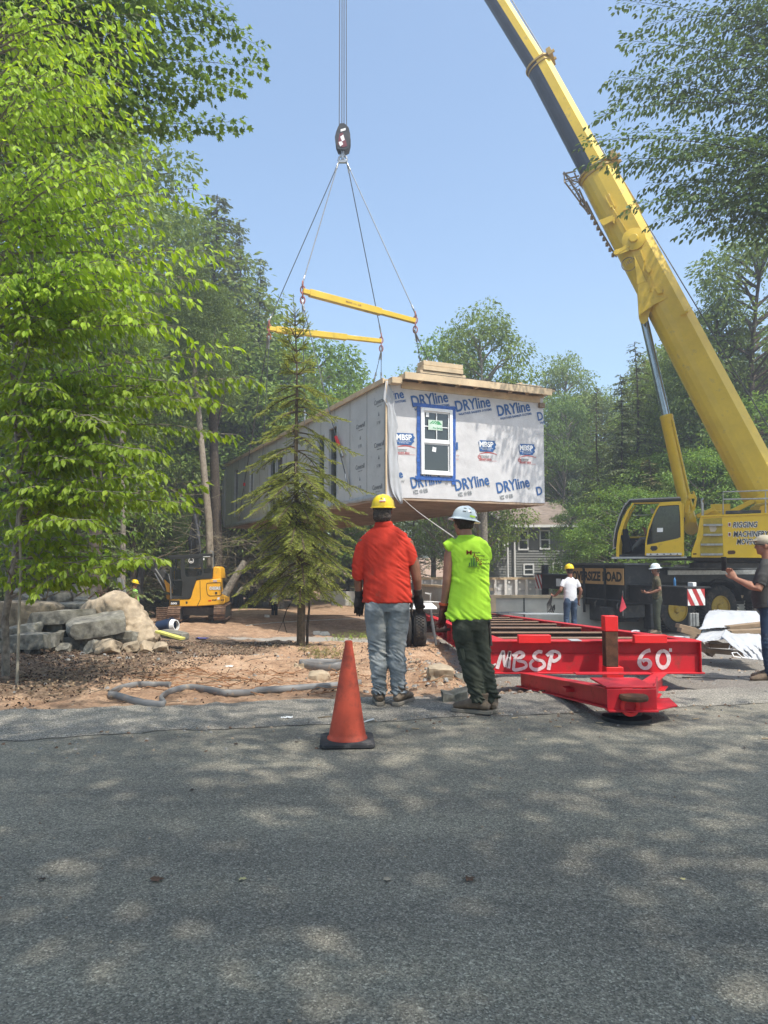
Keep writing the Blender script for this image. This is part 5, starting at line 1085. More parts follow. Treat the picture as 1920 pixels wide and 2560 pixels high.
ringprism(b, [(555, 935), (905, 915), (905, 1335), (780, 1345), (560, 1345)], [(580, 980), (880, 965), (888, 1275), (620, 1305), (590, 1250)], F2(), -.021, .03)
ringprism(b, [(905, 900), (1062, 895), (1072, 1325), (905, 1335)], [(915, 945), (1045, 940), (1050, 1225), (915, 1240)], F2(), -.02, .03)
ringprism(b, [(322, 960), (905, 915), (1062, 895), (1072, 1325), (315, 1700)], [(360, 990), (905, 950), (1040, 940), (1045, 1150), (355, 1180)], F2(), 1.05, 1.10); b.prism([(270, 940), (300, 915), (1062, 880), (1075, 905), (1060, 930), (320, 965)], F2(), -.03, 1.12)
b.prism([(560, 1365), (780, 1345), (700, 1660), (545, 1690)], F2(), -.015, .02); b.prism([(350, 1345), (520, 1350), (520, 1372), (350, 1366)], F2(), -.022, .025); b.prism([(230, 1000), (270, 940), (300, 960), (330, 1640), (310, 1700)], F2(), .9, .95)
cabx = b.build('cab', cabm, ex, bevel=.006)
b = MB(); gE2 = glass('excavator_glass', (.03, .04, .035), .14); b.prism([(355, 985), (515, 985), (518, 1345), (355, 1345)], F2(), 0, .004); b.prism([(580, 980), (880, 965), (888, 1275), (620, 1305), (590, 1250)], F2(), 0, .004); b.prism([(915, 945), (1045, 940), (1050, 1225), (915, 1240)], F2(), 0, .004); b.prism([(355, 1372), (530, 1372), (530, 1635), (355, 1635)], F2(), 0, .004); b.build('cab_glass', gE2, cabx)
b = MB(); b.ring([(.10, 0), (.10, .004), (.08, .004), (.08, 0)], fe(700, 1010, -.012), FE.M.to_3x3() @ V((0, -1, 0)), 22, closed=True); b.prism([(675, 1010), (700, 1025), (725, 1010), (725, 1025), (700, 1040), (675, 1025)], F2(), -.014, -.010); b.prism([(910, 935), (1040, 930), (1040, 942), (910, 947)], F2(), -.026, -.021); b.prism([(915, 965), (935, 963), (935, 1000), (915, 1002)], F2(), -.026, -.001); b.build('window_decal', white, cabx)
b = MB(FE.M); sx_, sz_ = ex2(640, 1500); b.bx(sx_ - .1, sx_ + .35, .35, .8, sz_ - .1, sz_ + .05); b.bx(sx_ + .25, sx_ + .37, .35, .8, sz_ + .05, sz_ + .65); b.build('operator_seat', blackcloth, cabx, bevel=.03)
b = MB(); b.tube([fe(345, 1690, -.1), fe(340, 1400, -.1), fe(300, 1250, -.08)], .018, 8); b.tube([fe(1090, 1120, .05), fe(1085, 850, .05), fe(1040, 840, .05)], .025, 8); b.build('grab_rail', steel, ex)
# boom, stick and ram to the left
b = MB(); b.bar(fe(300, 1580, .9), fe(60, 1200, .9), .28, .34); b.bar(fe(60, 1200, .9), fe(-250, 1020, .9), .26, .30); b.bar(fe(-250, 1020, .9), fe(-330, 1500, .9), .2, .24); b.prism([(-400, 1480), (-290, 1480), (-250, 1750), (-400, 1760)], F2(.9), -.25, .25)
bo = b.build('excavator_boom', dgrey, ex, bevel=.02); b = MB(); b.tube([fe(300, 1660, .68), fe(180, 1440, .68)], .07, 12, 1); b.tube([fe(180, 1440, .68), fe(-10, 1160, .68)], .035, 10, 0); b.tube([fe(160, 1560, .72), fe(-20, 1240, .72)], .03, 8, 0); b.build('ram', [steel, dgrey], bo)
b = MB(); b.prism([(160, 1350), (300, 1480), (310, 1600), (210, 1580)], F2(), .6, .72, 0); b.text('DEERE', fe(-245, 1075, .72), UE, V((0, 0, 1)), width=.42, h=.1, bold=.03, mi=1, lift=.01); b.text('JOHN', fe(195, 1040, -.03), UE, (0, 0, 1), width=.2, h=.06, bold=.03, mi=1, lift=.006); b.build('boom_decal', [exc_y, white], bo)
# second machine arm standing up behind the cab
k0 = P(*z2(780, 900), 31); am = thing('machine_arm', (k0.x, 31, gE), 'upright dark grey hydraulic arm with hoses rising behind the excavator cab', 'machine arm')
def f31(u, v, w_): p_ = P(*z2(u, v), 31); return p_ + V((0, w_, 0))
b = MB(); b.prism([(650, 1200), (660, 560), (735, 150), (790, 150), (810, 560), (870, 1200)], f31, 0, .35); b.prism([(655, 600), (700, 560), (720, 860), (670, 880)], f31, -.1, 0, 0); b.build('arm_beam', dgrey, am, bevel=.02)
b = MB(); b.tube([f31(770, 180, -.12), f31(830, 480, -.12)], .06, 10); b.tube([f31(830, 480, -.12), f31(850, 860, -.12)], .09, 10); b.tube([f31(870, 300, -.1), f31(820, 560, -.1)], .04, 8); b.tube([f31(700, 620, -.12), f31(720, 880, -.12)], .05, 8); b.build('arm_ram', mat('ram_grey', (.20, .21, .24), .35, metal=.6), am)
b = MB()
for k in range(9): X = 660 + 26 * k; b.tube([f31(X, 880, -.2), f31(X + rnd.uniform(-30, 30), 760, -.3), f31(X + rnd.uniform(-20, 20), 640, -.25), f31(740 + 8 * k, 540, -.15)], .018, 6)
b.tube([f31(720, 150, 0), f31(700, 130, -.1), f31(760, 120, -.1), f31(800, 150, 0)], .03, 6); b.build('arm_hose', blk, am)
# ================================================================ PEOPLE
def fuse(B, name, m, root, voxel=.008, it=4, disp=None, fac=.5, label=None, sub=0):
    me = B.mesh('tmp'); o = bpy.data.objects.new('tmp', me); col.objects.link(o)
    r = o.modifiers.new('r', 'REMESH'); r.mode = 'VOXEL'; r.voxel_size = voxel; s = o.modifiers.new('s', 'SMOOTH'); s.factor = fac; s.iterations = it
    dg = bpy.context.evaluated_depsgraph_get(); e = bpy.data.meshes.new_from_object(o.evaluated_get(dg)); bpy.data.objects.remove(o); bpy.data.meshes.remove(me)
    if disp:
        n = len(e.vertices); co = np.empty(n * 3, np.float32); e.vertices.foreach_get('co', co); no = np.array([v.normal[:] for v in e.vertices], np.float32); co = co.reshape(-1, 3)
        d = np.array([disp(V(c), V(nn)) for c, nn in zip(co, no)], np.float32); co += no * d[:, None]; e.vertices.foreach_set('co', co.ravel()); e.update()
    e.name = name; e.materials.clear()
    o = finish(name, e, m, root, ang=75)
    if label: o['label'] = label
    return o
def ridge(v, p=1.0): return (1 - abs(v)) ** p
def hand(B, wr, tip, palm_n, thumb, curl=.5, s=1.0, spread=.0):
    """palm, four unequal fingers with two bends and a thumb leaving the side of the palm"""
    wr, tip = V(wr), V(tip); d = (tip - wr).normalized(); n_ = V(palm_n); n_ = (n_ - d * n_.dot(d)).normalized(); sd = d.cross(n_).normalized(); t_ = V(thumb)
    if sd.dot(t_) < 0: sd = -sd               # sd points to the thumb side
    L = .19 * s; B.tube([wr - d * .01, wr + d * .03 * s, wr + d * .07 * s, wr + d * .10 * s], [(.026 * s, .021 * s), (.036 * s, .020 * s), (.043 * s, .019 * s), (.040 * s, .014 * s)], 12, ref=sd)
    for k, (off, ln) in enumerate(((.030, .074), (.010, .084), (-.010, .078), (-.029, .060))):
        b0 = wr + d * (.088 * s) + sd * off * s; a = curl * (.55 + .1 * k); p = [b0]; dirn = d.copy(); rad = [.0098 * s]
        for j, f in enumerate((.45, .32, .23)):
            dirn = (Matrix.Rotation(a * (1.0 if j else .6), 3, n_.cross(d)) @ dirn) if True else dirn; 
            p.append(p[-1] + (dirn + sd * spread * (off * 12)).normalized() * ln * s * f * 1.05); rad.append((.0092, .0085, .007)[j] * s)
        B.tube(p, rad, 8); B.ell(p[-1], .0072 * s, 8, 6)
    b0 = wr + d * .030 * s + sd * .030 * s; dt = (d * .75 + sd * .65 + n_ * .25).normalized(); d2 = (d * 1.0 + sd * .12 + n_ * .35).normalized()
    B.tube([b0, b0 + dt * .035 * s, b0 + dt * .035 * s + d2 * .032 * s, b0 + dt * .035 * s + d2 * .055 * s], [.015 * s, .0125 * s, .011 * s, .008 * s], 8); B.ell(b0 + dt * .035 * s + d2 * .055 * s, .0085 * s, 8, 6)
def head(B, c, face, s=1.0, tilt=0):
    """skull, jaw, nose, brow, lips, chin and ears; face = unit direction looked in"""
    f = V(face).normalized(); sd = f.cross(V((0, 0, 1))).normalized(); u = sd.cross(f); M3 = Matrix((sd, f, u)).transposed(); c = V(c)
    q = lambda x, y, z: c + M3 @ V((x * s, y * s, z * s))
    B.ell(q(0, -.012, .02), (.076 * s, .096 * s, .098 * s), 18, 14, R3=M3); B.ell(q(0, .022, -.045), (.060 * s, .068 * s, .078 * s), 16, 12, R3=M3); B.ell(q(0, .066, -.092), (.026 * s, .022 * s, .020 * s), 10, 8, R3=M3)
    B.tube([q(0, .080, .018), q(0, .098, -.010), q(0, .104, -.030), q(0, .082, -.040)], [(.009 * s, .010 * s), (.012 * s, .012 * s), (.016 * s, .012 * s), (.012 * s, .006 * s)], 8, ref=sd)
    for sx in (-1, 1):
        B.ell(q(.031 * sx, .078, .022), (.024 * s, .012 * s, .009 * s), 10, 6, R3=M3); B.ell(q(.038 * sx, .064, -.022), (.022 * s, .018 * s, .020 * s), 10, 6, R3=M3); B.ell(q(.079 * sx, -.012, -.012), (.009 * s, .019 * s, .032 * s), 10, 8, R3=M3)
    B.ell(q(0, .084, -.056), (.024 * s, .010 * s, .006 * s), 10, 6, R3=M3); B.ell(q(0, .082, -.067), (.021 * s, .010 * s, .007 * s), 10, 6, R3=M3)
    return q, M3
def hard_hat(root, c, face, m, brim='cap', s=1.0, tiltM=None, stickers=None, ribs=True):
    f = V(face).normalized(); sd = f.cross(V((0, 0, 1))).normalized(); u = sd.cross(f); M3 = Matrix((sd, f, u)).transposed()
    if tiltM is not None: M3 = M3 @ tiltM
    c = V(c); b = MB(); NU, NVv = 36, 12; vs = []; ra, rb, rh = .118 * s, .142 * s, .128 * s
    def pt(th, ph, k=1.0):
        r = math.sin(th) ** .82; x = ra * r * math.cos(ph); y = rb * r * math.sin(ph); z = rh * math.cos(th) ** .9 if math.cos(th) > 0 else 0
        if ribs and abs(x) < .022 * s and k > .99: z += .006 * s * (1 - abs(x) / (.022 * s)) * (1 if abs(x) < .014 * s else .7)
        return c + M3 @ V((x * k, y * k, z * k))
    for k in (1.0, .955):
        for j in range(NVv + 1):
            for i in range(NU): vs.append(pt(math.pi / 2 * j / NVv + 1e-3, 2 * math.pi * i / NU, k))
    n = (NVv + 1) * NU; fs = []
    for j in range(NVv):
        for i in range(NU):
            a, b2, c2, d2 = j * NU + i, j * NU + (i + 1) % NU, (j + 1) * NU + (i + 1) % NU, (j + 1) * NU + i; fs += [(a, d2, c2, b2), (n + a, n + b2, n + c2, n + d2)]
    b.add(vs, fs)
    # brim
    vs = []
    for i in range(NU):
        ph = 2 * math.pi * i / NU; fr = max(0, math.sin(ph)); ext = (.012 + .055 * fr ** 2.5) if brim == 'cap' else (.036 + .018 * abs(math.sin(ph)) ** 2); ext *= s
        for (e, z) in ((-.006 * s, 0.004), (ext, -.004 - (.014 * fr if brim == 'cap' else .016)), (ext, -.009 - (.014 * fr if brim == 'cap' else .016)), (-.006 * s, -.012)):
            vs.append(c + M3 @ V(((ra + e) * math.cos(ph), (rb + e) * math.sin(ph), z * s)))
    b.add(vs, [(i * 4 + k, ((i + 1) % NU) * 4 + k, ((i + 1) % NU) * 4 + (k + 1) % 4, i * 4 + (k + 1) % 4) for i in range(NU) for k in range(4)])
    h = b.build('hard_hat', m, root, ang=50)
    b = MB(); vs = []       # suspension band
    b.tube([c + M3 @ V((.095 * s * math.cos(a), .118 * s * math.sin(a), -.012)) for a in [2 * math.pi * k / 24 for k in range(25)]], [(.014, .003)] * 25, 6, ref=M3 @ V((0, 0, 1)), cap=False); b.build('sweat_band', blackcloth, h)
    return h, c, M3, (ra, rb, rh)
def hat_sticker(h, c, M3, R_, items, mats, name='hat_sticker'):
    """discs / bars hugging the back of the shell: (u angle, height frac, w, h, mat, shape)"""
    ra, rb, rh = R_; b = MB()
    for (ph, el, w_, h_, mi, shp) in items:
        def q(du, dv, k=1.012):
            a = ph + du / ra; e = el + dv / rh; th = math.pi / 2 - e; r = math.sin(th) ** .82; return c + M3 @ V((ra * r * math.cos(a) * k, rb * r * math.sin(a) * k, rh * max(0, math.cos(th)) ** .9 * k))
        k_ = 1.012 + .004 * mi
        if shp == 'o': pts = [q(w_ / 2 * math.cos(t), h_ / 2 * math.sin(t), k_) for t in [2 * math.pi * i / 18 for i in range(18)]]; b.add([q(0, 0, k_)] + pts, [(0, i + 1, (i + 1) % 18 + 1) for i in range(18)], mi)
        else: N = 5; vs = [q(-w_ / 2 + w_ * i / N, j * h_ - h_ / 2, k_) for j in (0, 1) for i in range(N + 1)]; b.add(vs, [(i, i + 1, N + 2 + i, N + 1 + i) for i in range(N)], mi)
    return b.build(name, mats, h)
def boot(root, an, toe, m=None, s=1.0, h_=.17):
    an, toe = V(an), V(toe); d = V((toe.x - an.x, toe.y - an.y, 0)).normalized(); z0 = .0; b = MB(); heel = V((an.x, an.y, 0)) - d * .065 * s; g_ = lambda k, z: heel + d * k * s + V((0, 0, z))
    b.tube([g_(.065, .07), g_(.068, .12), g_(.066, h_)], [(.048 * s, .056 * s), (.045 * s, .053 * s), (.050 * s, .058 * s)], 16, ref=d.cross(V((0, 0, 1))))
    b.tube([g_(-.002, .055), g_(.04, .075), g_(.11, .085), g_(.17, .068), g_(.225, .055), g_(.272, .047), g_(.292, .04)], [(.025 * s, .02), (.043 * s, .045), (.046 * s, .055), (.050 * s, .042), (.053 * s, .034), (.042 * s, .027), (.016 * s, .012)], 16, ref=d.cross(V((0, 0, 1))))
    o = fuse(b, 'boot', m or leather, root, .006, 3, lambda c, n: .0025 * noise.noise(c * 30))
    b = MB(); sd = d.cross(V((0, 0, 1))); out = []
    prf = [(-.02, .026), (.02, .040), (.08, .040), (.14, .042), (.20, .054), (.26, .052), (.295, .030), (.305, .0)]
    L_ = [g_(k, 0) + sd * w_ * s for k, w_ in prf] + [g_(k, 0) - sd * w_ * s for k, w_ in prf[::-1]]
    n = len(L_); b.add([p + V((0, 0, .002)) for p in L_] + [p + V((0, 0, .030)) for p in L_], [tuple(range(n)), tuple(range(2 * n - 1, n - 1, -1))] + [(i, n + i, n + (i + 1) % n, (i + 1) % n) for i in range(n)]); b.build('boot_sole', solem, o, bevel=.003)
    return o
def trousers(root, m, pel, rx, ry, legs, ztop, voxel=.008, wr=.010, label=None):
    b = MB(); pel = V(pel); b.tube([pel + V((0, 0, ztop - pel.z)), pel + V((0, 0, .02)), pel + V((0, 0, -.06))], [(rx, ry), (rx * 1.05, ry * 1.08), (rx * .9, ry * .95)], 20, ref=(1, 0, 0))
    for hp, kn, an, (r1, r2, r3) in legs:
        hp, kn, an = V(hp), V(kn), V(an); b.tube([hp, hp.lerp(kn, .35), hp.lerp(kn, .75), kn, kn.lerp(an, .35), kn.lerp(an, .8), an], [(r1, r1 * 1.08), (r1 * .93, r1 * 1.0), (r2 * 1.05, r2 * 1.1), (r2, r2 * 1.05), (r2 * 1.0, r2 * 1.08), (r3 * 1.02, r3 * 1.08), (r3 * 1.12, r3 * 1.18)], 18, ref=(1, 0, 0))
        b.tube([hp + V((0, -.02, .10)), hp + V((0, -.03, .02)), hp + V((0, -.005, -.08))], [(r1 * .85, r1 * .9), (r1 * .98, r1 * 1.05), (r1 * .9, r1)], 14, ref=(1, 0, 0))
    zk = [V(l[1]).z for l in legs][0]; za = [V(l[2]).z for l in legs][0]
    def dsp(c, n):
        k = math.exp(-((c.z - zk) / .10) ** 2); a = math.exp(-((c.z - za) / .20) ** 2); t = .30
        f = c + V((noise.noise(c * 4), 0, noise.noise(c * 3 + V((5, 0, 0))))) * .05
        w1 = noise.noise(V((f.x * 9, f.y * 9, f.z * 34 + f.x * 14))); w2 = noise.noise(V((f.x * 16, f.y * 8, f.z * 13)))
        g_ = .35 + 1.3 * max(0, noise.noise(c * 4.5 + V((2, 9, 4))) + .35)
        return wr * ((t + .9 * k + 1.6 * a) * (abs(w1) - .25) * 1.6 * g_ + .45 * w2)
    return fuse(b, 'trousers', m, root, voxel, 3, dsp, label=label)
def shirt(root, m, rings, arms, voxel=.008, wr=.007, name='shirt', label=None, collar=None):
    b = MB(); b.tube([V(r[0]) for r in rings], [(r[1], r[2]) for r in rings], 24, ref=(1, 0, 0))
    for a in arms: b.tube([V(p) for p in a[0]], a[1], 16)
    if collar: b.tube([V(collar[0]), V(collar[1])], [collar[2], collar[3]], 18, ref=(1, 0, 0))
    zs = [r[0][2] for r in rings]; z0 = min(zs)
    def dsp(c, n):
        f = c + V((noise.noise(c * 5), noise.noise(c * 5 + V((3, 1, 0))), 0)) * .04; lo = math.exp(-((c.z - z0) / .16) ** 2)
        w1 = noise.noise(V((f.x * 15 + f.z * 6, f.y * 10, f.z * 9 - f.x * 7))); w2 = noise.noise(V((f.x * 6, f.y * 6, f.z * 24 + f.x * 16)))
        g_ = .25 + 1.5 * max(0, noise.noise(c * 4 + V((7, 1, 3))) + .3)
        sl = 1.0 if abs(c.x - rings[0][0][0]) > rings[-2][1] * .9 else 0
        return wr * g_ * ((.7 + .2 * lo) * w1 + (.5 + 1.5 * lo + 1.2 * sl) * (abs(w2) - .22) * 1.4)
    return fuse(b, name, m, root, voxel, 3, dsp, label=label)
def wpos(px, py, Y): return P(px, py, Y)
# ---------- man in the red shirt (back view)
Yr = 6.62; z0 = 0.0; gx = P(966, 1757, Yr).x
rd = local('person', 'man in a long red shirt, faded jeans and yellow hard hat beside the traffic cone', 'person', (gx, Yr, .0), 0, None)
def L5(X, Y, y=0): return V(((X - 425) / 1048, y, (2040 - Y) / 1048))
wrL, tipL = L5(168, 1035, .03), L5(168, 1210, .05); wrR, tipR = L5(722, 1020, .02), L5(735, 1200, .05)
b = MB(); q, M3 = head(b, L5(392, 235, .01), (0, 1, 0)); b.tube([L5(400, 380, -.01), L5(395, 300, 0)], [(.066, .068), (.062, .066)], 14, ref=(1, 0, 0)); b.tube([L5(410, 470, 0), L5(410, 600, 0)], [(.12, .06), (.15, .08)], 14, ref=(1, 0, 0))
b.tube([L5(215, 520), L5(150, 800), wrL], [.05, .043, .030], 12); b.tube([L5(620, 540), L5(690, 780), L5(712, 900), wrR], [.052, .050, .042, .030], 12)
hand(b, wrL, tipL, (.3, -1, 0), (1, .6, 0), .35, 1.05); hand(b, wrR, tipR, (-.5, -1, 0), (-1, .6, 0), .9, 1.05)
b.tube([L5(425, 700), L5(425, 1150)], [(.15, .1), (.15, .1)], 12, ref=(1, 0, 0))
fuse(b, 'body', skint, rd, .006, 2)
for wr_, tip_, n_, th_, cu in ((wrL, tipL, (.3, -1, 0), (1, .6, 0), .35), (wrR, tipR, (-.5, -1, 0), (-1, .6, 0), .9)):
    b = MB(); hand(b, wr_, tip_, n_, th_, cu, 1.16); d_ = (V(tip_) - V(wr_)).normalized(); b.tube([V(wr_) - d_ * .035, V(wr_) + d_ * .02], [(.041, .037), (.036, .031)], 12); fuse(b, 'glove', glovem, rd, .005, 2, lambda c, n: .0015 * noise.noise(c * 60))
b = MB(); b.tube([L5(385, 262, -.035), L5(385, 320, -.045), L5(388, 352, -.042)], [(.082, .075), (.080, .062), (.066, .045)], 18, ref=(1, 0, 0)); b.ell(L5(388, 215, 0), (.088, .104, .09), 16, 10); fuse(b, 'hair', hairg, rd, .006, 2, lambda c, n: .006 * noise.noise(c * 55) + .004 * noise.noise(c * 120))
shirt(rd, redshirt, [(L5(432, 1108), .224, .152), (L5(432, 1000), .217, .146), (L5(430, 860), .208, .135), (L5(420, 700), .212, .128), (L5(412, 560), .222, .118), (L5(408, 480), .202, .10), (L5(405, 430), .150, .085), (L5(403, 400), .10, .075), (L5(402, 372), .075, .07)],
      [([L5(245, 525), L5(200, 605), L5(168, 720, .0), L5(157, 830, .0), L5(162, 890, .02)], [.060, .066, .060, .053, .048]), ([L5(590, 525), L5(622, 605), L5(648, 680), L5(668, 760)], [.062, .068, .064, .056])], wr=.0075, collar=(L5(402, 395, -.01), L5(400, 352, -.012), (.082, .075), (.078, .072)))
trousers(rd, jeans, L5(432, 1130), .188, .125, [(L5(330, 1180), L5(345, 1570, .01), L5(364, 1935), (.108, .078, .062)), (L5(535, 1180), L5(520, 1570, .01), L5(538, 1935), (.108, .078, .062))], (2040 - 1090) / 1048, wr=.018, label='faded dusty blue grey jeans')
b = MB()
b.tube([L5(650, 1060, .02), L5(668, 1120, .0), L5(655, 1180, -.02), L5(668, 1240, .0)], [.022, .012, .010, .006], 8); b.tube([L5(640, 1050, -.02), L5(675, 1060, -.02)], .02, 8); b.build('belt_tool', glovem, rd)
boot(rd, L5(362, 1940), L5(345, 2040, .3), s=1.08); boot(rd, L5(545, 1940), L5(640, 2040, .20), s=1.12)
h, c_, m3, R_ = hard_hat(rd, L5(393, 212, .005), (0, 1, 0), haty, 'cap', .88, Matrix.Rotation(R(4), 3, 'X'))
stk_m = [mat('sticker_dark', (.03, .03, .025), .5), mat('sticker_gold', (.55, .42, .10), .5), mat('sticker_white', (.6, .55, .5), .5), mat('sticker_red', (.5, .08, .05), .5)]
hat_sticker(h, c_, m3, R_, [(-math.pi / 2 - .05, .72, .045, .028, 0, 'o'), (-math.pi / 2 - .05, .72, .028, .015, 1, 'o'), (-math.pi / 2 - .05, .45, .062, .010, 2, 'r'), (-math.pi / 2 - .05, .36, .055, .008, 3, 'r')], stk_m)
# ---------- man in lime sleeveless shirt
Yh = 6.22; hvx = P(1176, 1777, Yh).x
hv = local('person', 'man in a sleeveless lime shirt and white hard hat beside the red trailer tongue', 'person', (hvx, Yh, 0.0))
def L6(X, Y, y=0): return V(((X - 1215) / 1124, y, (2100 - Y) / 1124))
wrL, tipL = L6(975, 1118, .06), L6(962, 1310, .08)
b = MB(); q, M3 = head(b, L6(1165, 318, .02), (-.55, .83, -.05), .96); b.tube([L6(1185, 460, -.01), L6(1172, 370, .0)], [(.056, .060), (.054, .058)], 14, ref=(1, 0, 0)); b.tube([L6(1195, 520, 0), L6(1205, 650, 0)], [(.10, .06), (.12, .08)], 14, ref=(1, 0, 0))
b.tube([L6(1060, 560), L6(1030, 640, 0), L6(1005, 860, .0), L6(1000, 950, .02), wrL], [.052, .048, .037, .038, .026], 14); b.tube([L6(1330, 560), L6(1370, 800, .12), L6(1320, 900, .28)], [.05, .042, .03], 12)
hand(b, wrL, tipL, (.6, -.7, 0), (.5, 1, 0), .5, 1.0); hand(b, L6(1320, 900, .28), L6(1240, 930, .40), (-.2, 0, -1), (0, 0, 1), .9, 1.0)
b.tube([L6(1215, 700), L6(1215, 1200)], [(.13, .09), (.13, .09)], 12, ref=(1, 0, 0)); fuse(b, 'body', skin, hv, .006, 2)
b = MB(); hand(b, wrL, tipL, (.6, -.7, 0), (.5, 1, 0), .5, 1.15); d_ = (V(tipL) - V(wrL)).normalized(); b.tube([V(wrL) - d_ * .03, V(wrL) + d_ * .02], [(.038, .034), (.034, .029)], 12); fuse(b, 'glove', gloved, hv, .005, 2)
b = MB(); b.tube([V(wrL) + d_ * -.032, V(wrL) + d_ * -.014], [(.042, .038), (.041, .037)], 14); b.build('glove_cuff', mat('cuff_red_orange', (.6, .10, .04), .8), hv)
b = MB(); b.ell(L6(1172, 300, -.005), (.084, .096, .088), 16, 12); b.tube([L6(1178, 320, -.035), L6(1182, 385, -.038)], [(.075, .06), (.058, .038)], 16, ref=(1, 0, 0)); fuse(b, 'hair', hairb, hv, .006, 2, lambda c, n: .004 * noise.noise(c * 70))
shirt(hv, hivis, [(L6(1208, 1228), .195, .125), (L6(1208, 1180), .190, .125), (L6(1215, 1000), .170, .118), (L6(1222, 850), .160, .112), (L6(1222, 700), .165, .108), (L6(1205, 580), .172, .10), (L6(1190, 510), .155, .085), (L6(1186, 470), .095, .07), (L6(1184, 452), .066, .064)],
      [([L6(1090, 520), L6(1040, 545), L6(995, 572)], [.062, .062, .055]), ([L6(1300, 530), L6(1345, 600, .02), L6(1368, 680, .05)], [.075, .078, .066])], wr=.008, collar=(L6(1184, 465, -.01), L6(1183, 440, -.01), (.070, .066), (.066, .063)))
# chest print on the back
b = MB(); sy = -.113
def T6(t, X0, Y0, X1, hh, mi, dy=0): a, c = L6(X0, Y0), L6(X1, Y0); b.text(t, (a.x, sy - dy, a.z), (1, 0, -.03), (.03, 0, 1), width=c.x - a.x, h=hh, mi=mi, bold=.02, lift=.012)
for (t, X0, Y0, X1, hh, t2, X2, Y2) in (('M', 1172, 628, 1222, .038, 'aximum', 1224, 610), ('A', 1232, 655, 1262, .036, 'dvantage', 1264, 642), ('B', 1262, 690, 1290, .036, 'uilding', 1292, 680), ('S', 1290, 722, 1316, .034, 'olutions', 1318, 712)):
    T6(t, X0, Y0, X1, hh, 0); T6(t2, X2, Y2 + 6, X2 + 76, .020, 1)
T6('::: ::: ::::', 1230, 752, 1345, .014, 1)
for k, (X, y1_) in enumerate(((1196, 700), (1212, 660), (1232, 640), (1246, 655), (1262, 690))): a, c = L6(X, 735), L6(X + 10, y1_); b.bx(a.x, c.x, sy - .014, sy - .010, a.z, c.z, 2)
a, c = L6(1185, 742), L6(1285, 737); b.bx(a.x, c.x, sy - .014, sy - .010, a.z, c.z, 1); b.build('shirt_print', [mat('print_dark_red', (.25, .04, .02), .8), mat('print_olive', (.10, .12, .03), .8), mat('print_green', (.08, .22, .05), .8)], hv)
trousers(hv, darkpants, L6(1220, 1260), .155, .12, [(L6(1150, 1330, 0), L6(1215, 1640, .02), L6(1300, 1990, 0), (.098, .082, .066)), (L6(1290, 1330, .03), L6(1345, 1640, .05), L6(1425, 1985, .06), (.095, .076, .062))], (2100 - 1215) / 1124, wr=.016)
b = MB(); b.prism([(1095, 1275), (1170, 1270), (1170, 1340), (1105, 1345)], lambda u, v, w_: L6(u, v, -.105 - w_), -.04, .006); b.build('pocket', darkpants, hv, bevel=.008)
b = MB(); b.prism([(1105, 1490), (1150, 1490), (1165, 1600), (1130, 1600)], lambda u, v, w_: L6(u, v, -.075 - w_), -.04, .006); b.build('pocket', darkpants, hv, bevel=.008)
b = MB(); b.tube([L6(1398, 1240, .0), L6(1400, 1300, .0), L6(1408, 1400, -.01), L6(1412, 1475, -.01)], [.012, .012, .010, .012], 8); b.build('belt_tool', glovem, hv)
boot(hv, L6(1318, 2005), L6(1100, 2100, .10), s=1.10); boot(hv, L6(1435, 1990, .06), L6(1455, 2090, .30), s=1.0)
h, c_, m3, R_ = hard_hat(hv, L6(1174, 285, .005), (-.45, .89, 0), hatw, 'full', .84, Matrix.Rotation(R(9), 3, 'Y') @ Matrix.Rotation(R(3), 3, 'X'))
hat_sticker(h, c_, m3, R_, [(-math.pi / 2 + .75, .55, .055, .038, 0, 'o'), (-math.pi / 2 + .75, .55, .042, .022, 2, 'o'), (-math.pi / 2 - .2, .6, .018, .045, 0, 'r'), (-math.pi / 2 - .75, .62, .03, .045, 0, 'r'), (-math.pi / 2 + .15, .9, .03, .02, 4, 'r'), (-math.pi / 2 + .0, .14, .05, .014, 5, 'r'), (-math.pi / 2 + .5, .14, .03, .016, 0, 'r')], stk_m + [mat('sticker_teal', (.25, .42, .42), .5), mat('sticker_lime', (.55, .85, .05), .5)])
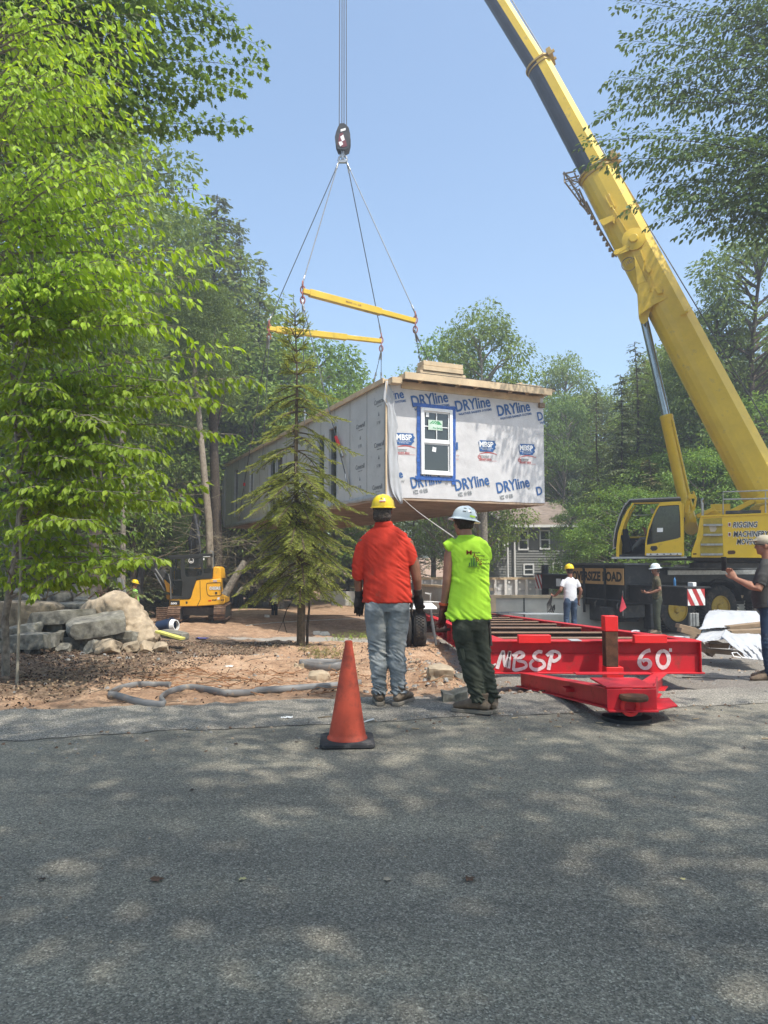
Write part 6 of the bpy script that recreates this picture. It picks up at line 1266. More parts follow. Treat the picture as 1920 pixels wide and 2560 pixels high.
# ---------- generic smaller figures (metres, own frame: x to the picture's right when rz=0, looking along +y)
def man(loc, rz, label, shirtm, trm, hat=None, hatbrim='cap', arms='side', skinm=skint, sleeve=.5, facedir=(0, 1, 0), s=1.0, hair=hairb, build=1.0, vox=.012, legspread=.10, lean=(0, 0), armp=None, bootm=None, capm=None, bootz=True, extra=None):
    p = local('person', label, 'person', loc, rz); S = lambda x, y, z: V((x * s + lean[0] * z, y * s + lean[1] * z, z * s)); bw = build
    pts = armp or {'L': [S(-.19 * bw, 0, 1.40), S(-.27 * bw, -.02, 1.15), S(-.25 * bw, .06, .92), S(-.25 * bw, .09, .74)], 'R': [S(.19 * bw, 0, 1.42), S(.27 * bw, -.02, 1.15), S(.25 * bw, .06, .92), S(.25 * bw, .09, .74)]}
    b = MB(); hc = S(0, .02, 1.65); head(b, hc, facedir, s); b.tube([S(0, -.01, 1.42), S(0, 0, 1.60)], [(.062 * s, .064 * s), (.056 * s, .06 * s)], 12, ref=(1, 0, 0)); b.tube([S(0, 0, 1.0), S(0, 0, 1.36)], [(.12 * s, .08 * s), (.12 * s, .07 * s)], 14, ref=(1, 0, 0))
    for k in 'LR':
        a = pts[k]; b.tube([a[0], a[1], a[1].lerp(a[2], .3), a[2]], [.046 * s * bw, .040 * s * bw, .040 * s * bw, .027 * s], 12); d_ = (a[3] - a[2]).normalized(); pn = V((-1 if k == 'R' else 1, 0, -.2)) if abs(d_.z) > .5 else V((0, 0, -1)); hand(b, a[2], a[3], pn, (0, 1, .3), .8, s)
    fuse(b, 'body', skinm, p, min(vox, .008), 2)
    if hair: b = MB(); f_ = V(facedir).normalized(); b.ell(hc + V((0, 0, .028)) - f_ * .02, (.082 * s, .098 * s, .094 * s), 14, 10); b.ell(hc - f_ * .045 + V((0, 0, -.03)), (.07 * s, .06 * s, .07 * s), 12, 8); fuse(b, 'hair', hair, p, vox * .8, 2, lambda c, n: .004 * noise.noise(c * 60))
    bl = .03 if build > 1.1 else 0
    sl = []
    for k in 'LR': a = pts[k]; e = a[0].lerp(a[1], min(1, sleeve * 1.3)); sl.append(([a[0] + V((.02 if k == 'L' else -.02, 0, .0)), a[0].lerp(e, .5), e], [.062 * s * bw, .058 * s * bw, .054 * s * bw]))
    shirt(p, shirtm, [(S(0, .0 + bl, .90), .168 * s * bw, .115 * s * bw), (S(0, bl * 1.5, 1.02), .165 * s * bw, .125 * s * bw), (S(0, bl, 1.18), .165 * s * bw, .118 * s * bw), (S(0, 0, 1.32), .176 * s * bw, .110 * s * bw), (S(0, 0, 1.40), .165 * s * bw, .09 * s), (S(0, 0, 1.46), .09 * s, .07 * s), (S(0, 0, 1.485), .066 * s, .062 * s)], sl, vox, .004)
    lg = legspread; trousers(p, trm, S(0, 0, .92), .158 * s * bw, .11 * s * bw, [(S(-.085, 0, .86), S(-lg, .02, .48), S(-lg * 1.05, 0, .10), (.09 * s, .068 * s, .056 * s)), (S(.085, 0, .86), S(lg, .02, .48), S(lg * 1.05, 0, .10), (.09 * s, .068 * s, .056 * s))], 1.0 * s, vox, .009)
    if bootz:
        for sx in (-1, 1): boot(p, S(sx * lg * 1.05, 0, .1), S(sx * (lg * 1.05 + .05), .25, 0), bootm, s)
    if hat: r_ = hard_hat(p, hc + V((0, 0, .045 * s)), facedir, hat, hatbrim, .88 * s)
    if capm:
        b = MB(); f_ = V(facedir).normalized(); sd = f_.cross(V((0, 0, 1))).normalized(); b.ell(hc + V((0, 0, .045)), (.092 * s, .105 * s, .082 * s), 18, 12, R3=Matrix((sd, f_, V((0, 0, 1)))).transposed()); b.tube([hc + f_ * .06 + V((0, 0, .055)), hc + f_ * .13 + V((0, 0, .055)), hc + f_ * .17 + V((0, 0, .045))], [(.07 * s, .012), (.068 * s, .008), (.05 * s, .006)], 12, ref=sd); fuse(b, 'cap', capm, p, .006, 1)
    return p, S, hc
def onfloor(px, Y, dz=0): x = P(px, 1400, Y).x; return (x, Y, gz(x, Y) - .012 + dz)
# white T-shirt man at the outriggers
Yw = 17.6; fl = onfloor(1424, Yw); fl = (fl[0], Yw, P(1424, 1410, Yw).z - 1.80 * .97)
S_ = lambda x, y, z: V((x * .97, y * .97, z * .97))
p, S, hc = man(fl, R(12), 'man in a white T-shirt and yellow hard hat between the trailer and the crane', whitet, jeansd, haty, arms='side', s=.97, facedir=(.12, 1, -.05), armp={'L': [S_(-.165, 0, 1.40), S_(-.27, -.04, 1.16), S_(-.33, .14, 1.02), S_(-.38, .30, 1.03)], 'R': [S_(.165, 0, 1.40), S_(.27, -.04, 1.15), S_(.26, .08, .92), S_(.26, .12, .75)]})
b = MB()
for k in range(4): b.tube([S_(-.36, .32, 1.05), S_(-.40 - .03 * k, .34, .80), S_(-.34 - .05 * k, .34, .60), S_(-.30, .34, .70 + .03 * k)], .012, 6)
tag(b.build('coiled_cable', blk, at=(0, 0, 0)), 'dark coiled cable hanging from the left hand of the man in the white T-shirt', 'cable'); bpy.data.objects['coiled_cable'].location = fl
# camo man in profile facing left
Yc = 19.0; fl = (P(1640, 1400, Yc).x, Yc, P(1640, 1407, Yc).z - 1.82)
S_ = lambda x, y, z: V((x, y, z))
man(fl, R(80), 'man in a camouflage shirt and white hard hat at the crane corner, facing left', camo, darkpants, hatw, 'full', facedir=(0, 1, -.1), sleeve=.55, armp={'L': [S_(-.165, 0, 1.40), S_(-.25, -.03, 1.14), S_(-.20, .20, 1.06), S_(-.16, .36, 1.08)], 'R': [S_(.165, 0, 1.40), S_(.24, -.03, 1.14), S_(.20, .22, 1.05), S_(.14, .38, 1.08)]})
b = MB(); 
# phone man at the right edge
Yp = 8.75; fl = (P(1917, 1400, Yp).x, Yp, P(1900, 1706, Yp).z)
sp_ = .97
S_ = lambda x, y, z: V((x * sp_, y * sp_, z * sp_))
rzp = R(62)
p, S, hc = man(fl, rzp, 'man in a charcoal T-shirt and pale cap at the right edge, filming with a phone', greytee, jeansd, None, facedir=(0, 1, .0), sleeve=.62, s=sp_, build=1.16, skinm=skin, hair=None, vox=.009, capm=mat('cap_khaki', (.42, .37, .28), .85), legspread=.11,
   armp={'L': [S_(-.18, 0, 1.39), S_(-.27, .10, 1.12), S_(-.17, .34, 1.24), S_(-.13, .42, 1.36)], 'R': [S_(.18, 0, 1.39), S_(.28, .10, 1.12), S_(.10, .36, 1.24), S_(.06, .44, 1.36)]})
b = MB(); b.box(V((-.04, .46, 1.38)), (.09, .012, .17), R3=Matrix.Rotation(.7, 3, 'Z')); o = b.build('phone', blk, at=(0, 0, 0), bevel=.004); o.location = fl; o.rotation_euler = (0, 0, rzp); tag(o, 'black phone held up by the man in the charcoal T-shirt', 'phone')
b = MB(); f_ = V((0, 1, 0)); b.tube([hc + V((-.08, -.01, -.0)), hc + V((-.078, .05, .01)), hc + V((-.05, .105, .012)), hc + V((.05, .105, .012)), hc + V((.078, .05, .01)), hc + V((.08, -.01, 0))], .005, 6); b.build('glasses', blk, p)
# excavator bystander
Ye = 26.5; fl = (P(336, 1448, Ye).x, Ye, P(336, 1448, Ye).z - 1.82)
man(fl, R(-55), 'man in a lime T-shirt and yellow hard hat behind the rocks, left of the excavator', hivisg, blackcloth, haty, facedir=(.3, 1, -.2), build=1.12, vox=.014)
# far workers behind the spruce
for px, py, lab, sm, ht in ((688, 1462, 'far worker in a white shirt and lime hat seen under the spruce branches', whitet, hivisg),):
    Yf = 36; fl = (P(px, 1400, Yf).x, Yf, P(px, py, Yf).z - 1.82); man(fl, R(150), lab, sm, blackcloth, None, vox=.02, capm=ht)
# crane operator, seated
FCb = FS.M; x0, zf = FS.xz(*z10(560, 1170), 0)
op = local('person', 'crane operator seated in the yellow cab with his legs stretched forward', 'person', FCb @ V((x0, .6, zf)), R(-22))
b = MB(); T = lambda X, Y, y=0: (lambda q_: V((q_[0] - x0, y, q_[1] - zf)))(FS.xz(*z10(X, Y), .6))
hc = T(770, 700); b2 = head(b, hc, (-1, 0, -.05), 1.0); b.tube([T(790, 860), T(775, 760)], [.06, .055], 12); b.tube([T(840, 860, -.18), T(720, 960, -.2), T(640, 740, -.1)], [.05, .04, .03], 10); hand(b, T(650, 750, -.1), T(610, 690, -.1), (0, 1, 0), (0, 0, 1), .8); b.tube([T(840, 860, .18), T(700, 960, .2), T(560, 940, .1)], [.05, .04, .03], 10); hand(b, T(560, 940, .1), T(500, 930, .1), (0, 0, -1), (0, -1, 0), .8); b.tube([T(820, 1000), T(820, 860)], [.13, .13], 12); fuse(b, 'body', skint, op, .01, 2)
b = MB(); b.tube([T(830, 1080), T(825, 960), T(820, 860), T(810, 820)], [(.14, .17), (.14, .18), (.12, .17), (.07, .08)], 18, ref=(1, 0, 0)); b.tube([T(835, 870, -.17), T(760, 930, -.2)], [.07, .06], 12); b.tube([T(835, 870, .17), T(760, 930, .2)], [.07, .06], 12); fuse(b, 'shirt', blackcloth, op, .012, 3)
b = MB()
for sy_ in (-.1, .1): b.tube([T(820, 1060, sy_), T(640, 900 + sy_ * 200, sy_), T(590, 900 + sy_ * 200, sy_), T(400, 1080, sy_)], [.09, .075, .07, .05], 12)
fuse(b, 'trousers', cloth('grey_work_trousers', (.16, .17, .16), var=.2), op, .01, 3, lambda c, n: .008 * noise.noise(c * 18))
for sy_ in (-.1, .1): a_ = T(400, 1085, sy_); b = MB(); b.tube([a_, a_ + V((-.08, 0, -.02)), a_ + V((-.18, 0, .06))], [.05, .048, .03], 10); fuse(b, 'boot', leather, op, .01, 1)
b = MB(); b.ell(hc + V((0, 0, .05)), (.1, .09, .07), 14, 8); fuse(b, 'cap', blackcloth, op, .01, 1)
# ================================================================ CONE, DUCTS, ROCKS, DEBRIS, FOUNDATION, HOUSES
cx = P(868, 1845, 5.22)
cn = thing('traffic_cone', (cx.x, 5.22, 0), 'worn scuffed orange traffic cone with a black base standing on the asphalt', 'cone')
b = MB(); cb0 = V((cx.x, 5.22, 0)); vs = []
def sq(r, z, k=.045, n=4):
    out = []
    for i in range(4):
        a = i * math.pi / 2 + .06; 
        for j in range(5): t = (j - 2) / 2 * .5; cxn = V((math.cos(a + math.pi / 4), math.sin(a + math.pi / 4), 0)) * (r * 1.35 - k); out.append(cb0 + cxn + V((math.cos(a + math.pi / 4 + t), math.sin(a + math.pi / 4 + t), 0)) * k + V((0, 0, z)))
    return out
ringsq = [sq(.178, .003), sq(.185, .010), sq(.182, .028), sq(.172, .034)]; vs = [p for r_ in ringsq for p in r_]; n = 20
b.add(vs, [(i * n + k, i * n + (k + 1) % n, (i + 1) * n + (k + 1) % n, (i + 1) * n + k) for i in range(3) for k in range(n)] + [tuple(reversed(range(n))), tuple(range(3 * n, 4 * n))])
b.build('cone_base', mat('cone_base_black', (.03, .03, .032), .8, dirt=(.14, .13, .12), da=.25, dsz=9, bump=.2), cn)
b = MB(); N = 40; vs = []; prof = [(.140, .034), (.137, .045), (.128, .055), (.125, .075), (.105, .19), (.085, .32), (.064, .45), (.044, .58), (.030, .655), (.027, .685), (.026, .700), (.021, .702), (.019, .66)]
for r_, z in prof:
    for k in range(N): a = 2 * math.pi * k / N; d = 1 + .012 * noise.noise(V((math.cos(a) * 2, math.sin(a) * 2, z * 5))); vs.append(cb0 + V((r_ * d * math.cos(a) + .012 * z, r_ * d * math.sin(a), z)))
b.add(vs, [(i * N + k, i * N + (k + 1) % N, (i + 1) * N + (k + 1) % N, (i + 1) * N + k) for i in range(len(prof) - 1) for k in range(N)] + [tuple(range((len(prof) - 1) * N, len(prof) * N))])
b.build('cone_body', coneo, cn, ang=50)
# grey flat duct lying on the dirt edge
def ground_at(px, py, dz=0):
    Y = 6.0
    for _ in range(60):
        p = P(px, py, Y); g_ = terr(p.x, p.y)[0] if p.y > road_edge(p.x) else 0.0; Y += (p.z - g_ - dz) * 3.0 if Y < 40 else 0; Y = max(3, min(Y, 60))
    p = P(px, py, Y); return V((p.x, p.y, (terr(p.x, p.y)[0] if p.y > road_edge(p.x) else 0) + dz))
z7 = zz(2.592, 0, 1240); z8 = zz(3.073, 560, 1180)
def duct(name, pts, lab, r=(.028, .012)):
    q = [ground_at(*p, .028) for p in pts]; q2 = []
    for i in range(len(q) - 1):
        p0, p1, p2, p3 = q[max(0, i - 1)], q[i], q[i + 1], q[min(len(q) - 1, i + 2)]
        for k in range(6): t = k / 6; q2.append(.5 * ((2 * p1) + (p2 - p0) * t + (2 * p0 - 5 * p1 + 4 * p2 - p3) * t ** 2 + (3 * p1 - p0 - 3 * p2 + p3) * t ** 3))
    q2.append(q[-1]); b = MB(); b.tube(q2, [r] * len(q2), 10, ref=None); b.tube([p + V((0, .03, .012)) for p in q2], [(.018, .012)] * len(q2), 8); return tag(b.build(name, pvc, at=q[0], ang=50), lab, 'pipe')
duct('conduit_pipe', [z7(1100, 1225), z7(1000, 1222), z7(880, 1224), z7(770, 1248), z7(705, 1285), z7(760, 1312), z7(880, 1332), z7(1000, 1352), z7(1062, 1350), z7(1040, 1310), z7(1090, 1272), z7(1180, 1246), z7(1260, 1242), z7(1380, 1262), z7(1470, 1278), z7(1659, 1272), z8(250, 1680), z8(450, 1668), z8(700, 1650), z8(880, 1638), z8(1050, 1618)], 'long bent grey flat pipe lying along the dirt edge left of the cone')
duct('conduit_coil', [z8(580, 1468), z8(720, 1462), z8(900, 1468), z8(890, 1490), z8(760, 1512), z8(640, 1492), z8(600, 1475), z8(760, 1478), z8(890, 1496), z8(700, 1510)], 'short loop of grey flat pipe lying in the dirt behind the cone', (.05, .015))
ORDS = ['leftmost', 'second from the left', 'third from the left', 'fourth from the left', 'fifth from the left', 'sixth from the left', 'seventh from the left', 'seventh from the right', 'sixth from the right', 'fifth from the right', 'fourth from the right', 'third from the right', 'second from the right', 'rightmost']
# rocks -----------------------------------------------------------
def rockmesh(name, pts_fn, m, lab, cat='rock', group='stone pile at the left', seed=0, amp=.05, sub=4, box=None, rot=None, loc=None, grp=True):
    bm = bmesh.new(); bmesh.ops.create_cube(bm, size=1.0)
    for v in bm.verts: v.co = V((v.co.x * box[0], v.co.y * box[1], v.co.z * box[2]))
    bmesh.ops.subdivide_edges(bm, edges=bm.edges[:], cuts=9, use_grid_fill=True); rr = random.Random(seed); so = V((rr.random() * 50, rr.random() * 50, 0))
    mn = min(box)
    for v in bm.verts:
        c = v.co; e = V((c.x / box[0] * 2, c.y / box[1] * 2, c.z / box[2] * 2)); k = sorted([abs(e.x), abs(e.y), abs(e.z)]); rnd_ = max(0, k[1] - .75) * .9 + max(0, k[0] - .75) * .5
        c *= 1 - rnd_ * .10 * (mn / max(abs(c.length), .05)) ** .4; nn = c.normalized()
        v.co = c + nn * amp * (1.3 * noise.noise(c * 2.2 + so) + .7 * noise.noise(c * 6 + so) + .4 * noise.noise(c * 17 + so)) + V((0, 0, amp * .8 * noise.noise(V((c.x * 1.5, c.y, 0)) + so)))
    for _ in range(9):          # knock corners and edges off along random planes
        n_ = V((rr.gauss(0, 1), rr.gauss(0, 1), rr.gauss(0, 1))).normalized(); d_ = (abs(n_.x) * box[0] + abs(n_.y) * box[1] + abs(n_.z) * box[2]) / 2 * rr.uniform(.70, .92)
        for v in bm.verts:
            e_ = v.co.dot(n_) - d_
            if e_ > 0: v.co -= n_ * e_ * .93
    me = bpy.data.meshes.new(name); bm.to_mesh(me); bm.free(); o = finish(name, me, m, None, ang=24); o.location = loc; o.rotation_euler = rot or (0, 0, 0); return tag(o, lab, cat, group if grp else None)
def slab(X0, Y0, X1, Y1, Yd, thick, rollz, lab, m=rock, seed=0, amp=.03, depth=.7, rot=(0, 0, 0), zf=z7, hh=None):
    a = P(*zf(X0, Y1), Yd); c = P(*zf(X1, Y0), Yd); w_ = c.x - a.x; h_ = hh or (c.z - a.z); rockmesh('stone_slab' if h_ < w_ * .5 else 'boulder', None, m, lab, box=(w_ * 1.02, depth, h_), amp=amp, seed=seed, rot=rot, loc=V(((a.x + c.x) / 2, Yd + depth / 2, (a.z + c.z) / 2)))
slab(-60, 690, 290, 860, 13.2, 0, 0, 'big tan stone block at the left edge of the pile', mat('tan_fieldstone', (.25, .205, .145), .95, var=.25, vs=5, dirt=(.12, .10, .06), da=.25, bump=1.0, bs=22), 1, .05, .9, (0, .05, .1))
slab(25, 640, 200, 690, 14.6, 0, 0, 'grey slab tilted against the far left of the stone pile', rock, 2, .03, .6, (0, .42, 0), hh=.22)
slab(245, 618, 435, 705, 15.2, 0, 0, 'upright grey block at the back of the stone pile', rock, 3, .04, .5, (0, -.02, .1))
slab(290, 698, 520, 745, 14.4, 0, 0, 'flat stone lying under the upright block at the back', rock, 4, .03, .6, (0, 0, 0))
slab(160, 745, 585, 832, 13.2, 0, 0, 'long dark slab lying across the middle of the pile', rock, 5, .025, .55, (0, -.05, .12), hh=.23)
slab(385, 775, 740, 920, 12.7, 0, 0, 'large thick slab jutting out toward the road', rock, 6, .03, .75, (.12, -.13, .45), hh=.27)
slab(-40, 828, 215, 940, 12.7, 0, 0, 'dark slab tilted at the lower left of the pile', rock, 7, .03, .5, (0, -.17, .1), hh=.2)
slab(35, 900, 330, 995, 12.2, 0, 0, 'rectangular block on the ground at the front of the pile', rock, 8, .025, .5, (0, -.03, -.12), hh=.24)
slab(215, 830, 390, 905, 13.3, 0, 0, 'dark block in the gap under the long slab', rock, 9, .03, .5, (0, 0, .1))
slab(318, 880, 400, 965, 12.9, 0, 0, 'small dark stone wedged in the middle of the pile', rock, 10, .03, .4)
slab(385, 915, 700, 1000, 12.9, 0, 0, 'flat stone on the ground under the jutting slab', rock, 11, .03, .6, (0, -.04, .1))
slab(640, 880, 880, 1000, 13.2, 0, 0, 'low rough rock at the right foot of the pile', rock, 12, .09, .8, (0, .05, .1))
slab(740, 818, 850, 900, 13.6, 0, 0, 'round grey rock between the jutting slab and the pale boulder', rock, 13, .08, .5)
slab(500, 720, 640, 790, 13.9, 0, 0, 'stone behind the right end of the long slab', rock, 14, .05, .5, (0, .1, 0))
slab(-80, 930, 45, 1000, 12.9, 0, 0, 'dark block at the lower left corner of the pile', rock, 15, .03, .5)
slab(480, 665, 600, 735, 15.0, 0, 0, 'square grey block right of the upright one at the back', rock, 16, .05, .5)
for k in range(14): X = [20, 110, 190, 350, 420, 470, 560, 620, 700, 790, 860, 930, 985, 1040][k]; s_ = rnd.uniform(.09, .2); c = ground_at(*z7(X, 985 + rnd.uniform(-12, 18)), s_ * .25); rockmesh('rubble_stone', None, rocks if k > 7 else rock, ORDS[k] + ' of the broken stones along the foot of the stone pile', 'stone', 'broken stones at the foot of the stone pile', seed=60 + k, amp=.06, box=(s_ * 2, s_ * 1.5, s_ * 1.1), rot=(rnd.gauss(0, .3), rnd.gauss(0, .3), rnd.random() * 3), loc=c)
# pale arching boulder built from a fused sweep
b = MB(); rp = lambda X, Y, d: P(*z7(X, Y), d)
b.tube([rp(575, 745, 14.2), rp(640, 735, 14.1), rp(740, 730, 14.0), rp(810, 770, 13.9), rp(880, 850, 13.7), rp(940, 910, 13.5), rp(985, 960, 13.4)], [(.10, .22), (.28, .36), (.34, .42), (.36, .42), (.34, .40), (.30, .36), (.14, .2)], 14); b.ell(rp(770, 760, 13.7), (.30, .28, .34), 12, 10)
me_at = rp(800, 900, 13.8)
r_ = thing('boulder', me_at, 'large pale sandstone boulder arching down at the right end of the stone pile', 'rock', 'stone pile at the left')
bb = MB(); bb.v = [v - me_at for v in b.v]; bb.f = b.f; bb.m = b.m; OFF[r_.name] = V((0, 0, 0))
fuse(bb, 'boulder_face', rocks, r_, .035, 3, lambda c, n: .16 * noise.noise(c * 1.7) + .07 * (.3 - abs(noise.noise(c * 3.3))) + .03 * noise.noise(c * 11))
slab(1010, 880, 1190, 935, 13.4, 0, 0, 'flat stone with a yellow strap across it right of the pale boulder', rock, 17, .03, .5, (0, .15, 0), hh=.12)
def plank(p, q, w_, h_, m, lab, cat, nm): b = MB(); b.bar(p, q, w_, h_); return tag(b.build(nm, m, at=p, bevel=.004), lab, cat)
plank(rp(1020, 878, 13.2), rp(1185, 925, 12.9), .12, .04, mat('yellow_strap', (.62, .58, .14), .6), 'yellow board lying on the flat stone by the pale boulder', 'board', 'yellow_board')
# stump and roots
b = MB(); a = rp(540, 700, 15.6); b.tube([a + V((0, 0, -.3)), a + V((.02, 0, .0)), a + V((0, 0, .42))], [.34, .27, .25], 14); sm = tag(b.build('tree_stump', barkl, at=a), 'pale sawn tree stump behind the stone pile', 'stump')
b = MB()
for k in range(60):
    c = rp(rnd.uniform(560, 800), rnd.uniform(650, 720), rnd.uniform(15, 17)); d = V((rnd.gauss(0, 1), rnd.gauss(0, 1), rnd.gauss(.3, .6))).normalized(); b.tube([c, c + d * .2 + V((0, 0, .03)), c + d * .45 + V((0, 0, -.05))], [.018, .014, .004], 5)
tag(b.build('root_tangle', mat('root_brown', (.17, .11, .075), .95, var=.3), at=rp(680, 690, 16)), 'tangle of torn brown roots heaped behind the pale boulder', 'roots')
b = MB(); a = rp(785, 690, 17); b.bar(rp(770, 530, 17), rp(800, 700, 17), .09, .05); b.bar(rp(790, 540, 17.1), rp(822, 690, 17.1), .07, .05); tag(b.build('grey_stake', mat('stake_grey', (.22, .22, .21), .8), at=a), 'pair of grey stakes leaning behind the pale boulder', 'stake')
# bucket, paper, strap
bk = rp(1075, 858, 16.5); kt = thing('bucket', bk, 'dark blue bucket lying on its side in front of the excavator track', 'bucket'); ax = V((1, -.35, .12)).normalized(); b = MB(); b.ring([(.13, -.2), (.165, .14), (.175, .14), (.175, .17), (.155, .17), (.12, -.17), (0, -.17)], bk + V((0, 0, .05)), ax, 24); b.build('bucket_shell', mat('bucket_blue', (.02, .035, .075), .4), kt); b = MB(); b.ring([(.13, .175), (.14, .175), (.12, .27), (.10, .27)], bk + V((0, 0, .05)), ax, 20, closed=True); b.build('bucket_liner', white, kt)
def crumple(nm, c, s, m, lab, cat, seed=1):
    b = MB(); n = 8; vs = [V(c) + V(((i / n - .5) * s * 2 + .2 * s * noise.noise(V((i, j, seed)) * .8), (j / n - .5) * s * 1.4, s * .35 * abs(noise.noise(V((i * .7, j * .7, seed + 5)))) + .008)) for j in range(n + 1) for i in range(n + 1)]; b.add(vs, [(j * (n + 1) + i, j * (n + 1) + i + 1, (j + 1) * (n + 1) + i + 1, (j + 1) * (n + 1) + i) for j in range(n) for i in range(n)]); o = b.build(nm, m, at=c, ang=50); o.modifiers.new('s', 'SOLIDIFY').thickness = .003; return tag(o, lab, cat)
crumple('paper_scrap', ground_at(717, 1796, .005), .045, white, 'crumpled white paper scrap on the asphalt left of the cone', 'paper', 1)
crumple('paper_scrap', ground_at(573, 1667, .01), .05, white, 'small white scrap on the dirt above the long grey pipe', 'paper', 2)
crumple('paper_scrap', ground_at(462, 1600, .02), .06, mat('pink_scrap', (.6, .08, .14), .6), 'pink scrap of plastic near the yellow board', 'plastic', 3)
crumple('blue_tarp_scrap', ground_at(505, 1597, .02), .14, mat('purple_blue', (.07, .08, .28), .6), 'scrunched blue strapping on the dirt in front of the excavator', 'strapping', 4)
g0 = ground_at(925, 1803, .006); b = MB(); b.bar(ground_at(908, 1805, .008), ground_at(934, 1797, .008), .012, .008); tag(b.build('white_stick', white, at=g0), 'small white stick on the asphalt just right of the cone', 'stick')
b = MB(); b.tube([ground_at(795, 1796, .01), ground_at(815, 1793, .012), ground_at(835, 1791, .01)], [.009, .011, .007], 7); tag(b.build('wood_stick', twigm, at=ground_at(815, 1793)), 'short brown stick lying on the asphalt behind the cone', 'stick')
def dleaf(px, py, s, m, lab, seed=0):
    c = ground_at(px, py, .004); r = random.Random(seed); a = r.random() * 6; b = MB(); out = [(0, -.5), (.2, -.3), (.45, -.25), (.3, 0), (.5, .3), (.2, .3), (0, .6), (-.2, .3), (-.5, .2), (-.3, 0), (-.4, -.3), (-.15, -.3)]
    vs = [c + V((0, 0, .004))] + [c + V(((x * math.cos(a) - y * math.sin(a)) * s, (x * math.sin(a) + y * math.cos(a)) * s, .002 + s * .35 * abs(noise.noise(V((x * 3, y * 3, seed)))))) for x, y in out]; n = len(out); b.add(vs, [(0, i + 1, (i + 1) % n + 1) for i in range(n)]); o = b.build('dead_leaf', m, at=c, smooth=False); tag(o, lab, 'leaf', 'dead leaves lying on the road')
dleaf(968, 2218, .035, lm[3], 'curled pale leaf in the middle of the road', 1); dleaf(603, 2389, .035, mat('yellow_leaf', (.55, .48, .22), .8), 'yellowish leaf on the road at the lower left centre', 2); dleaf(1176, 2537, .05, lm[0], 'brown leaf at the bottom edge of the road picture', 3); dleaf(1712, 2347, .02, MT['yellow_leaf'], 'tiny yellow leaf low on the right side of the road', 4)
dleaf(388, 2272, .05, lm[0], 'reddish brown crumbled leaf left of the road centre', 5); dleaf(400, 2270, .03, lm[0], 'smaller brown leaf fragment touching the crumbled leaf', 6); dleaf(672, 2325, .018, lm[3], 'small pale leaf bit between the pale and yellowish leaves', 7); dleaf(742, 1855, .03, lm[2], 'dark leaf bit just left of the cone base', 8); dleaf(590, 1861, .035, lm[2], 'dark curled leaf on the asphalt farther left of the cone', 9); dleaf(480, 1976, .03, lm[2], 'small dark leaf on the shaded asphalt at left', 10); dleaf(96, 2510, .03, lm[2], 'dark leaf at the lower left corner of the road', 11); dleaf(1861, 1870, .03, lm[2], 'dark leaf at the right edge of the road', 12)
b = MB()
for px, py in ((1280, 1795), (1490, 1806), (1732, 1797), (1905, 1846), (1030, 1820), (1385, 1815)):
    a = ground_at(px, py, .006); b.bar(a, a + V((.05, rnd.uniform(-.03, .03), .002)), .012, .006)
tag(b.build('wood_chips', mat('chip_tan', (.50, .38, .24), .8)), kind='stuff')
# white plastic sheet heap at the right with boards under it
pz = lambda X, Y, d: P(1720 + X / 4.095, 1200 + Y / 4.095, d)
hp = thing('plastic_sheet', pz(420, 1650, 10.2), 'crumpled heap of white plastic sheeting beside the right end of the trailer', 'plastic sheet')
def drape(outline_rows, name, thick=.004, amp=.06, seed=1, m=plast):
    b = MB(); nx = 30; ny = 40; vs = []
    for j in range(ny + 1):
        t = j / ny * (len(outline_rows) - 1); i0 = min(int(t), len(outline_rows) - 2); f = t - i0
        (a0, a1, d0), (c0, c1, d1) = outline_rows[i0], outline_rows[i0 + 1]
        L0 = V((*a0, 0)).lerp(V((*c0, 0)), f); R0 = V((*a1, 0)).lerp(V((*c1, 0)), f); dd = d0 + (d1 - d0) * f
        for i in range(nx + 1):
            q_ = L0.lerp(R0, i / nx); n1 = noise.noise(V((i * .22, j * .10, seed))); n2 = abs(noise.noise(V((i * .3 + j * .07, j * .14, seed + 9)))); p = pz(q_.x, q_.y, dd + amp * 1.2 * n1 - amp * .9 * n2); p.z = max(p.z + amp * .3 * (n1 - .3 * n2), terr(p.x, p.y)[0] + .035 + .01 * n1); vs.append(p)
    b.add(vs, [(j * (nx + 1) + i, j * (nx + 1) + i + 1, (j + 1) * (nx + 1) + i + 1, (j + 1) * (nx + 1) + i) for j in range(ny) for i in range(nx)]); o = b.build(name, m, hp, ang=60); o.modifiers.new('s', 'SOLIDIFY').thickness = thick; return o
drape([((215, 1340), (320, 1328), 11.4), ((190, 1370), (700, 1350), 11.2), ((160, 1440), (760, 1430), 10.9), ((140, 1500), (760, 1500), 10.7), ((105, 1530), (560, 1490), 10.6)], 'sheet_fold', seed=2)
drape([((150, 1545), (420, 1510), 10.7), ((120, 1590), (560, 1560), 10.5), ((75, 1640), (420, 1620), 10.3), ((60, 1655), (200, 1650), 10.2)], 'sheet_fold', amp=.05, seed=5)
drape([((380, 1530), (700, 1540), 10.5), ((340, 1600), (760, 1610), 10.2), ((440, 1690), (770, 1700), 9.9), ((540, 1760), (780, 1770), 9.8), ((600, 1830), (790, 1850), 9.7)], 'sheet_fold', amp=.06, seed=8)
b = MB()
for a0, a1, d in (((400, 1515), (800, 1470), 10.6), ((420, 1560), (800, 1540), 10.4), ((110, 1600), (350, 1690), 11.0), ((200, 1690), (640, 1700), 10.6), ((150, 1740), (600, 1780), 10.5)): b.bar(pz(*a0, d), pz(*a1, d), .16, .06)
b.build('board_under_sheet', MT['weathered_lumber'], hp, bevel=.005)
